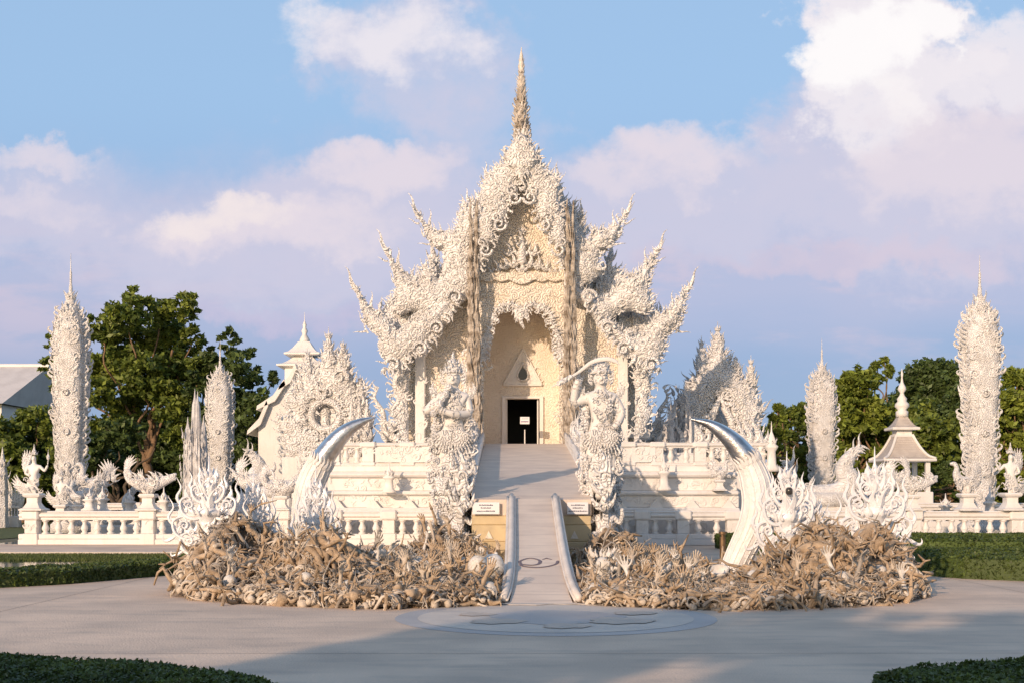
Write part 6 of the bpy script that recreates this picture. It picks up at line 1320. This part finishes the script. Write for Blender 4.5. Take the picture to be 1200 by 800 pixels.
for poly, (xa, xb), (ya, yb_), n in zones:
    k = 0
    while k < n:
        x, y = rng.uniform(xa, xb), rng.uniform(ya, yb_)
        if not inpoly(np.array([x]), np.array([y]), poly)[0] or abs(x) < 1.05: continue
        i = int(rng.choice(len(protos), p=[.24, .22, .14, .22, .1, .08])); z = float(surf(x, y, poly)[0]) - .02
        if not used[i]: ob = protos[i]; used[i] = True
        else: ob = protos[i].copy(); col.objects.link(ob)
        ob.location = (x, y, z); ob.rotation_euler = (rng.normal(0, .28) + .1, rng.normal(0, .32), rng.uniform(-1.2, 1.2)); s_ = rng.uniform(.8, 1.4); ob.scale = (s_ * rng.choice([-1, 1]) if False else s_, s_, s_)
        side = 'left' if x < 0 else 'right'; where = ('in the pit' if abs(x) < 4 else 'on the high heap')
        tag(ob, f'stone arm with open hand reaching up {where} {side} of the bridge', 'sculpted arm', f'stone arms reaching up {where} {side} of the lower bridge'); k += 1

# skulls
def skull_mesh():
    m = MB(); nu, nv = 16, 12; V = []; 
    for j in range(nv + 1):
        ph = math.pi * j / nv
        for i in range(nu):
            th = 2 * math.pi * i / nu; x = math.sin(ph) * math.sin(th); y = -math.sin(ph) * math.cos(th); z = math.cos(ph); r = 1.0
            if z < -.1: k_ = min(1, (-z - .1) / .9); x *= 1 - .35 * k_; y = y * (1 - .25 * k_)
            for ex in (-.36, .36):
                d2 = (x - ex) ** 2 + (z + .02) ** 2
                if y < 0: r -= .32 * math.exp(-d2 / .035)
            if y < 0: r -= .2 * math.exp(-((x ** 2) / .008 + (z + .42) ** 2 / .02)); r -= .10 * math.exp(-((z + .74) ** 2) / .004)
            V.append((x * r * .8, y * r * .95, z * r))
    F = [(j * nu + i, j * nu + (i + 1) % nu, (j + 1) * nu + (i + 1) % nu, (j + 1) * nu + i) for j in range(nv) for i in range(nu)]
    m.add(V, np.array(F)[:, ::-1]); return m
sk = skull_mesh().build('skull', BONE, smooth=True); first = True
skl = [(-.95, 23.6, .28, 'larger white skull'), (-1.22, 23.35, .25, 'white skull')]
pts_ = [(-1.05, 24.1, .20), (-1.35, 23.0, .17), (-1.9, 22.6, .14), (-2.6, 22.3, .14), (-3.1, 22.6, .13), (-3.6, 22.1, .15), (-.95, 22.3, .17), (1.3, 23.2, .16), (1.9, 23.0, .14), (2.8, 22.2, .14), (1.0, 22.2, .17), (3.6, 22.6, .15), (4.1, 23.1, .17), (2.2, 27.5, .2), (-2.0, 26.3, .18), (-4.4, 22.4, .15), (5.6, 22.2, .15), (6.6, 23.2, .17), (-6.0, 23.1, .16), (5.1, 24.2, .2)]
for k, (x, y, r) in enumerate([(a, b, c_) for a, b, c_, _ in skl] + pts_):
    poly = LP_ if x < 0 else RP_; ob = sk if first else sk.copy()
    if not first: col.objects.link(ob)
    first = False; ob.location = (x, y, float(surf(x, y, poly)[0]) + r * (1.0 if k < 2 else .7)); ob.rotation_euler = (rng.normal(0, .3), rng.normal(0, .3), rng.uniform(-.8, .8)); ob.scale = (r,) * 3
    side = 'left' if x < 0 else 'right'
    if k == 0: tag(ob, 'largest round white skull, nearest the left kerb of the lower bridge', 'skull', 'big white skulls beside the bridge')
    elif k == 1: tag(ob, 'big round white skull to the left of the largest one', 'skull', 'big white skulls beside the bridge')
    else: tag(ob, f'small bone-coloured skull half buried in the roots {side} of the lower bridge', 'skull', f'small skulls in the roots {side} of the lower bridge')
# white horned demon head standing right of the bridge, and one white figure at the left
t = thing('horned_demon', 'white horned demon head standing among roots just right of the lower bridge', 'sculpture', (1.22, 23.4, 0)); hz = float(surf(1.22, 23.4, RP_)[0])
skin_body('bust', [(0, 0, hz - .1, .16), (0, 0, hz + .15, .13), (0, -.02, hz + .36, .23), (0, -.02, hz + .55, .17), (0, -.24, hz + .34, .06)], [(0, 1), (1, 2), (2, 3), (2, 4)], BONE, t)
m = MB()
for sx_ in (-1, 1):
    m.stamp(FL, mat4((1.22 + sx_ * .16, 23.4, hz + .52), (sx_ * .5, 0, 1), s=.24, sx=sx_)); m.stamp(BEAD, mat4((1.22 + sx_ * .09, 23.17, hz + .40), s=.10)); m.stamp(FL, mat4((1.22 + sx_ * .2, 23.35, hz + .3), (sx_, -.2, .1), s=.22, sx=sx_))
around_flames(m, (1.22, 23.4), .16, hz + .52, 8, .18, .4); around_flames(m, (1.22, 23.4), .2, hz + .2, 9, .2, -.6); m.build('horns', BONE, t, t.location)
t = thing('white_figure', 'small crouching white figure on the pile left of the lower bridge, above the skulls', 'sculpture', (-1.15, 24.9, 0)); hz = float(surf(-1.15, 24.9, LP_)[0])
skin_body('figure', [(0, 0, hz, .14), (0, 0, hz + .25, .16), (0, -.02, hz + .42, .07), (0, -.04, hz + .55, .12), (-.22, -.1, hz + .2, .05), (-.3, -.2, hz + .4, .04), (.22, -.1, hz + .2, .05), (.28, -.2, hz + .42, .04)], [(0, 1), (1, 2), (2, 3), (1, 4), (4, 5), (1, 6), (6, 7)], BONE, t)

# great curved horns
def horn(s, label, pts, D0_, rr, collar):
    t = thing('giant_horn', label, 'horn', (PX(pts[0][0], D0_), D0_, 0), 'giant curved horns rising from the root mounds'); o = t.location
    q = catmull([(PX(a, d), d, PZ(b, d)) for a, b, d in pts], 8); n = len(q); u = np.linspace(0, 1, n); r = np.interp(u, *rr)
    k = int(n * collar)
    m = MB(); m.tube(q[:k + 1], r[:k + 1] * 1.03, 20)
    for j in range(16):   # shallow ribs running up the white lower part
        a = 2 * math.pi * j / 16; T_ = np.gradient(q[:k + 1], axis=0); T_ /= np.linalg.norm(T_, axis=1)[:, None]; B = np.array([0, -1., 0]) - (T_ @ np.array([0, -1., 0]))[:, None] * T_; B /= np.linalg.norm(B, axis=1)[:, None]; A = np.cross(T_, B)
        m.tube(q[:k + 1] + (A * math.cos(a) + B * math.sin(a)) * (r[:k + 1, None] * 1.03), .018, 5)
    m.build('ribbed_base', HW, t, o, True)
    m = MB(); m.tube(q[k:], r[k:], 28); m.build('steel_tip', SIL, t, o, True)
    m = MB()
    for j in range(20):
        a = 2 * math.pi * j / 20; T_ = q[k] - q[k - 1]; T_ /= np.linalg.norm(T_); B = np.array([0, -1., 0]) - T_[1] * -1 * T_; B /= np.linalg.norm(B); A = np.cross(T_, B); dvec = A * math.cos(a) + B * math.sin(a)
        m.stamp(FL, mat4(q[k - 1] + dvec * r[k] * 1.02, T_ + dvec * .1, -dvec, .32))
    m.build('flame_collar', HW, t, o)
    return t, q
horn(-1, 'left giant horn with white ribbed base and polished steel tip curving right', [(380, 672, 30), (366, 648, 30), (360, 608, 30), (363, 572, 30), (378, 538, 30), (402, 508, 30), (424, 494, 30), (441, 488.5, 30)], 30, ([0, .3, .5, .65, .8, .93, 1], [.36, .37, .33, .25, .145, .05, .007]), .56)
horn(1, 'right giant horn with white ribbed base and polished steel tip curving left', [(852, 682, 26.6), (866, 652, 26.6), (884, 612, 26.6), (888, 580, 26.6), (880, 548, 26.6), (860, 518, 26.6), (834, 498, 26.6), (808, 490, 26.6)], 26.6, ([0, .3, .5, .65, .8, .93, 1], [.26, .33, .34, .26, .16, .06, .007]), .60)

# silvered ornamental shrines on the mounds
def shrine(label, x, y, z, h, w, kind, group='silver-white flame shrines on the root mounds'):
    t = thing('flame_shrine', label, 'ornament', (x, y, z), group); o = t.location
    m = MB(); m.lathe([(w * .26, -.4), (w * .18, 0), (w * .09, h * .12), (w * .10, h * .22), (w * .20, h * .34), (w * .25, h * .37), (w * .12, h * .42), (w * .09, h * .55), (w * .13, h * .6), (w * .05, h * .7), (w * .07, h * .76), (w * .02, h * .84), (.006, h)], (x, y, z), 12); m.build('stem', WS, t, o, True)
    m = MB()
    for s in (-1, 1):
        for k, (dz, dx, L_) in enumerate(((-.02, .44, .32), (.14, .56, .34), (.36, .44, .32), (.54, .26, .22), (.68, .13, .15))):
            def q3(a, b, c_=0.0): return (x + s * a * w, y - .06 - c_, z + b * h)
            q = catmull([q3(.02, dz), q3(dx * .5, dz - .06, .05), q3(dx * .95, dz + .0, .06), q3(dx * 1.05, dz + L_ * .4, .05), q3(dx * .75, dz + L_ * .55, .04), q3(dx * .62, dz + L_ * .3, .04), q3(dx * .78, dz + L_ * .2, .04)], 4)
            m.tube(q, np.interp(np.linspace(0, 1, len(q)), [0, .3, .8, 1], [.036, .030, .014, .004]) * h * .6, 6)
            q = catmull([q3(dx * .85, dz + .02), q3(dx * 1.2, dz + L_ * .5), q3(dx * 1.05, dz + L_ * .85), q3(dx * 1.22, dz + L_ * 1.2)], 4); m.tube(q, np.interp(np.linspace(0, 1, len(q)), [0, .3, 1], [.012, .034, .002]) * h * .6, 6)
            m.stamp(KR, mat4(q3(dx * .45, dz + .0, .03), (s * .35, 0, 1), s=L_ * h * .55, sx=s)); m.stamp(SC, mat4(q3(dx * .7, dz + L_ * .28, .08), (0, 0, 1), s=L_ * h * .34, sx=s)); m.stamp(KR, mat4(q3(dx * .8, dz + L_ * .05, .0), (s * .9, 0, .5), s=L_ * h * .4, sx=s)); m.stamp(HOOK, mat4(q3(dx * 1.0, dz - .02), (s, -.1, -.1), s=L_ * h * .4, sx=s)); m.stamp(FL, mat4(q3(dx * .8, dz + L_ * .5), (s * .2, 0, 1), s=L_ * h * .42, sx=s))
    for k in range(4): m.stamp(KR, mat4((x, y - .12, z + (.0 + .2 * k) * h), (0, -.1, 1), s=h * (.26 - .04 * k)))
    for hz, r, f, n_ in ((.34, .24, .12, 9), (.42, .10, .2, 6), (.58, .12, .12, 7), (.74, .06, .12, 6)): around_flames(m, (x, y), r * w, z + hz * h, n_, f * h, .45, FL)
    m.build('flame_branches', WS, t, o)
    if kind:
        m = MB(); m.stamp(BEAD, mat4((x, y - w * .2, z + h * .62), s=.16)); m.build('dark_jewel', DARK, t, o, True)
    return t
shrine('silver-white flame shrine on the leftmost root heap', PX(245, 25.3), 25.3, .9, 2.0, 1.25, 0)
shrine('thin silver-white flame shrine in a gap between the two left root heaps', PX(297, 26.2), 26.2, .6, 2.0, .9, 0)
shrine('silver-white flame shrine in front of the left horn', PX(370, 28.4), 28.4, .55, 2.2, .85, 0)
shrine('small silver-white flame shrine beside the thin left one', PX(278, 26.6), 26.6, .55, 1.6, .9, 0)
shrine('large silver-white flame shrine with dark jewel in front of the right horn', PX(922, 25.4), 25.4, .7, 2.25, 1.1, 1)
shrine('tall silver-white flame shrine on the rightmost root heap', PX(1025, 25.6), 25.6, .8, 2.25, 1.25, 0)
shrine('low silver-white flame shrine between the two right root heaps', PX(952, 25.8), 25.8, .55, 1.6, 1.1, 1)

# bollard lamps behind the pit
bl = thing('bollard_lamp', 'short bronze bollard lamp beside the right horn base', 'lamp', (PX(847, 33), 33, 0), 'bronze bollard lamps'); m = MB(); m.lathe([(.13, 0), (.13, .05), (.085, .07), (.085, .85)], (0, 0, 0), 14); m.build('post', BRNZ, bl); m = MB(); m.lathe([(.06, .85), (.06, .92), (.11, .93), (.11, 1.0), (.02, 1.03)], (0, 0, 0), 14); m.build('cap', BRNZ, bl)
for (a, d, lb_) in ((521, 33.5, 'short bronze bollard lamp left of the left guardian statue'), (394, 32, 'short bronze bollard lamp right of the left horn base')): copy_tree(bl, (PX(a, d), d, 0), label=lb_)

# stone bowls held up out of the pit
bw = MB().lathe([(.05, 0), (.11, .03), (.15, .09), (.165, .15), (.145, .15), (.12, .08), (.04, .05)], seg=16).build('alms_bowl', BONE, smooth=True)
for k, (x, y) in enumerate([(-1.9, 23.6), (-2.5, 24.6), (-3.2, 23.9), (-1.6, 25.8), (-2.9, 26.2), (1.7, 24.4), (2.4, 23.4), (3.1, 24.9), (2.0, 26.4), (3.6, 23.9)]):
    ob = bw if k == 0 else bw.copy()
    if k: col.objects.link(ob)
    poly = LP_ if x < 0 else RP_; s_ = rng.uniform(.8, 1.3); ob.location = (x, y, float(surf(x, y, poly)[0]) + .18); ob.rotation_euler = (rng.normal(.2, .3), rng.normal(0, .3), 0); ob.scale = (s_,) * 3
    sd_ = 'left' if x < 0 else 'right'; tag(ob, f'pale stone bowl held up among the arms {sd_} of the bridge', 'bowl', f'stone bowls in the pit {sd_} of the bridge')
# ================================================================ TREES
def limb(m, p0, p1, r0, r1, wob=.25, n=8):
    p0 = np.array(p0, float); p1 = np.array(p1, float); q = [p0 + (p1 - p0) * t + rng.normal(0, wob, 3) * math.sin(math.pi * t) * [1, 1, .3] for t in np.linspace(0, 1, n)]; m.tube(catmull(q, 3), np.linspace(r0, r1, (n - 1) * 3 + 1), 8); return q
def tree(label, x, y, h, trunk, clumps, mat, bark=BARK, leaf=.22, dens=1.0, limbs=(), group=None, z0=0):
    """clumps: (dx, dy, z, rx, ry, rz); each clump becomes many sub-clusters of leaves inside its shell"""
    t = thing('broadleaf_tree', label, 'tree', (x, y, z0), group); o = t.location
    m = MB(); tr = limb(m, (x, y, z0 - .1), (x + trunk[1], y, z0 + trunk[0]), trunk[2], trunk[2] * .55, .12)
    top = np.array((x + trunk[1], y, z0 + trunk[0]))
    for lx, ly, lz, r in limbs: limb(m, top - [0, 0, rng.uniform(0, trunk[0] * .5)], (x + lx, y + ly, z0 + lz), r, r * .35, .3)
    for c_ in clumps:
        if rng.random() < .3: limb(m, top - [0, 0, rng.uniform(0, .35) * trunk[0]], (x + c_[0], y + c_[1], z0 + c_[2]), trunk[2] * .26, .04, .35)
    m.build('trunk', bark, t, o, True)
    m = MB(); pts = []
    for dx, dy, z, rx, ry, rz in clumps:
        vol = rx * ry * rz; ns = max(8, int(17 * vol ** .70 * dens)); d = rng.normal(size=(ns, 3)); d /= np.linalg.norm(d, axis=1)[:, None]; rr = rng.uniform(.2, 1.0, ns)[:, None] ** .6
        cs = d * rr * [rx, ry, rz] + [x + dx, y + dy, z0 + z]
        for c0 in cs:
            sr = rng.uniform(.28, .6) * min(rx, 1.8) * .62; n = int(95 * (sr / .8) ** 2 * dens / (leaf / .22) ** 2) + 16; e = rng.normal(size=(n, 3)); e /= np.linalg.norm(e, axis=1)[:, None]
            pts.append(c0 + e * (rng.uniform(.3, 1, n)[:, None]) ** .5 * sr * [1.15, 1.15, .72])
    pts = np.concatenate(pts); leaf_quads(m, pts, leaf, (0, 0, .8)); m.build('crown', mat, t, o); return t
def auto_clumps(n, rx, ry, z0, z1, cr, shape='round'):
    out = []
    for k in range(n):
        a = rng.uniform(0, 2 * math.pi); u = rng.uniform(0, 1); z = z0 + (z1 - z0) * u; rad = (1 - (2 * u - 1) ** 2) ** .5 if shape == 'round' else (.5 + .5 * u); rr = rng.uniform(.3, 1) ** .5 * rad
        s = cr * rng.uniform(.7, 1.3); out.append((math.cos(a) * rx * rr, math.sin(a) * ry * rr, z, s, s, s * .75))
    return out
# big tree at the left: clumps follow the photographed outline, each placed in depth
D_ = 82; bx = PX(168, D_); cl_ = []
for a, b, r in ((160, 352, 13), (148, 372, 20), (185, 365, 16), (212, 362, 15), (222, 352, 9), (120, 395, 16), (110, 378, 9), (150, 405, 24), (195, 395, 22), (130, 430, 22), (170, 440, 24), (205, 430, 22), (60, 400, 8), (60, 425, 12), (72, 450, 14), (110, 460, 18), (150, 475, 22), (200, 470, 24), (228, 450, 16), (235, 410, 12), (262, 392, 9), (270, 405, 12), (250, 425, 14), (285, 410, 9), (290, 440, 14), (280, 470, 18), (305, 465, 14), (320, 442, 8), (300, 500, 16), (262, 500, 20), (290, 530, 16), (240, 490, 18), (215, 505, 18), (175, 510, 14), (130, 500, 16), (105, 500, 14), (315, 480, 10), (270, 545, 18), (300, 560, 14), (245, 560, 16), (255, 440, 18), (276, 432, 17), (240, 432, 16), (300, 482, 18), (286, 505, 18), (308, 520, 14), (228, 395, 13), (235, 430, 18), (100, 430, 16)):
    dd = D_ + rng.uniform(-3, 3); r_ = r / FPX * D_ * 1.22; cl_.append((PX(a, dd) - bx, dd - D_, PZ(b, dd), r_, r_ * 1.2, r_ * .85))
L1 = [c_ for c_ in cl_ if c_[0] + bx < PX(236, D_)]; L2 = [c_ for c_ in cl_ if c_[0] + bx >= PX(236, D_)]
tree('large spreading green tree with bare tan trunk behind the left obelisk', bx, D_, 14, (6.2, .3, .42), L1, LEAF, limbs=((2.0, 0, 12.0, .22), (-.9, 0, 9.2, .2), (-3.2, 0, 8, .18), (1.6, -1, 9, .16)), leaf=.26, dens=1.15)
b2 = PX(206, D_); tree('leaning green tree with forked trunk right of the large left tree', b2, D_ + .5, 11, (4.0, 1.5, .34), [(c_[0] + bx - b2, *c_[1:]) for c_ in L2], LEAFD, limbs=((3.5, 0, 9.5, .16), (6, 0, 8.0, .16), (5, 0, 5, .14)), leaf=.26, dens=1.15)
tree('twisted low tree with grey bare limbs behind the left balustrade', PX(128, 76), 76, 6, (1.8, .5, .34), auto_clumps(6, 2.5, 1.5, 4.5, 6.2, 1.2), LEAFD, BARKD, limbs=((-1.8, -.5, 4.5, .16), (1.8, 0, 4.4, .16), (2.9, 0, 5.0, .12), (.6, 0, 4.8, .12)), leaf=.24)
tree('round dense bush-like tree at the far left edge', PX(28, 88), 88, 8, (2.5, 0, .3), auto_clumps(26, 5.2, 3.5, 1.6, 7.6, 1.9), LEAF, leaf=.26, dens=.8)
tree('dark shaded tree low behind the far left fence', PX(60, 92), 92, 7, (2.0, 0, .3), auto_clumps(20, 4.5, 3, 1.2, 6.6, 1.8), LEAFD, leaf=.28, dens=.7)
for k, (a, d, w_, top, lb_, mt) in enumerate(((150, 97, 7, 8.0, 'dense shaded tree in the gap behind the large left tree trunk', LEAFD), (235, 97, 6.5, 8.5, 'dense shaded tree behind the grey spired tower', LEAFD), (300, 94, 4.5, 6.5, 'low dark tree left of the tiered white hall', LEAFD), (95, 99, 5, 7, 'dark tree behind the tallest left obelisk', LEAFD))):
    tree(lb_, PX(a, d), d, top, (2.2, 0, .3), auto_clumps(24, w_, 3, 1.2, top - .8, 2.0), mt, BARKD, leaf=.30, dens=.7)
# right-hand trees
def rt(a, d, topy, wpx, boty, label, mat, n=26, dens=.85, leaf=.27, bark=BARK, flat=.75):
    top = PZ(topy, d); bot = max(1.0, PZ(boty, d)); w_ = wpx / FPX * d; cr = w_ * .42
    tree(label, PX(a, d), d, top, (bot * .6 + 1, 0, .3), auto_clumps(int(n * 1.7), w_, w_ * .6, bot, top - cr * .6, cr), mat, bark, leaf=leaf, dens=dens)
rt(928, 92, 470, 24, 560, 'low green tree right of the right gate', LEAF)
rt(912, 84, 474, 9, 545, 'thin young tree nearest to the right gate', LEAFB, 10)
rt(1005, 90, 432, 34, 560, 'yellow-green tree between the shorter right obelisk and the pavilion', LEAFB, 34)
rt(1033, 96, 418, 12, 450, 'slender treetop poking up left of the pavilion finial', LEAF, 8)
rt(1100, 104, 424, 46, 500, 'wide dark umbrella-shaped tree behind the pavilion', LEAFD, 40)
rt(1085, 88, 490, 40, 575, 'dense green tree right behind the pavilion', LEAF, 34)
rt(1130, 98, 450, 36, 570, 'dark green tree left of the tallest right obelisk', LEAFD, 30)
rt(1190, 84, 432, 34, 560, 'bright green tree at the right edge of the picture', LEAFB, 34)
rt(1240, 90, 440, 40, 560, 'green tree partly cut off at the right edge', LEAF, 24)
rt(960, 98, 478, 34, 570, 'dark tree behind the shorter right obelisk', LEAFD, 26)
rt(1060, 92, 465, 46, 585, 'broad mid-green tree filling the gap behind the pavilion roof', LEAF, 30)
rt(985, 94, 455, 34, 585, 'leafy tree between the right gate and the shorter right obelisk', LEAF, 26)
rt(1165, 92, 462, 44, 585, 'broad green tree behind the tallest right obelisk', LEAF, 30)
rt(905, 100, 490, 22, 570, 'distant dark tree behind the right gate', LEAFD, 16)
rt(1110, 70, 540, 22, 598, 'low brown-green bush under the dense tree near the right obelisk', LEAFD, 14, leaf=.16)
# far wood line closing the horizon
m = MB(); pts = []
for k in range(520):
    x = rng.uniform(-130, 130); y = rng.uniform(140, 160); hh = rng.uniform(3, 7) * (.75 if -10 < x < 30 else 1); n = 60; e = rng.normal(size=(n, 3)); pts.append(np.array([x, y, hh * .6]) + e * [2.2, 2, hh * .25])
leaf_quads(m, np.concatenate(pts), .8, (0, 0, .8)); o_ = m.build('far_woods', LEAFD); o_['kind'] = 'stuff'; o_['label'] = 'distant dark line of woods along the horizon'; o_['category'] = 'woods'
# trees behind the camera that shade the foreground
for (tx, ty, th, n_, rx_, lb_) in ((-11.2, -7, 9.4, 26, 4.2, 'spreading tree standing behind the viewpoint at the left, casting shade on the plaza'), (-6.0, -9.5, 10.0, 26, 4.2, 'spreading tree farther behind the viewpoint, casting shade on the plaza')):
    tree(lb_, tx, ty, th, (3.5, 0, .4), auto_clumps(n_, rx_, 3, 2.4, th - 1, 1.7), LEAF, leaf=.34, dens=.45, group='trees behind the viewpoint')
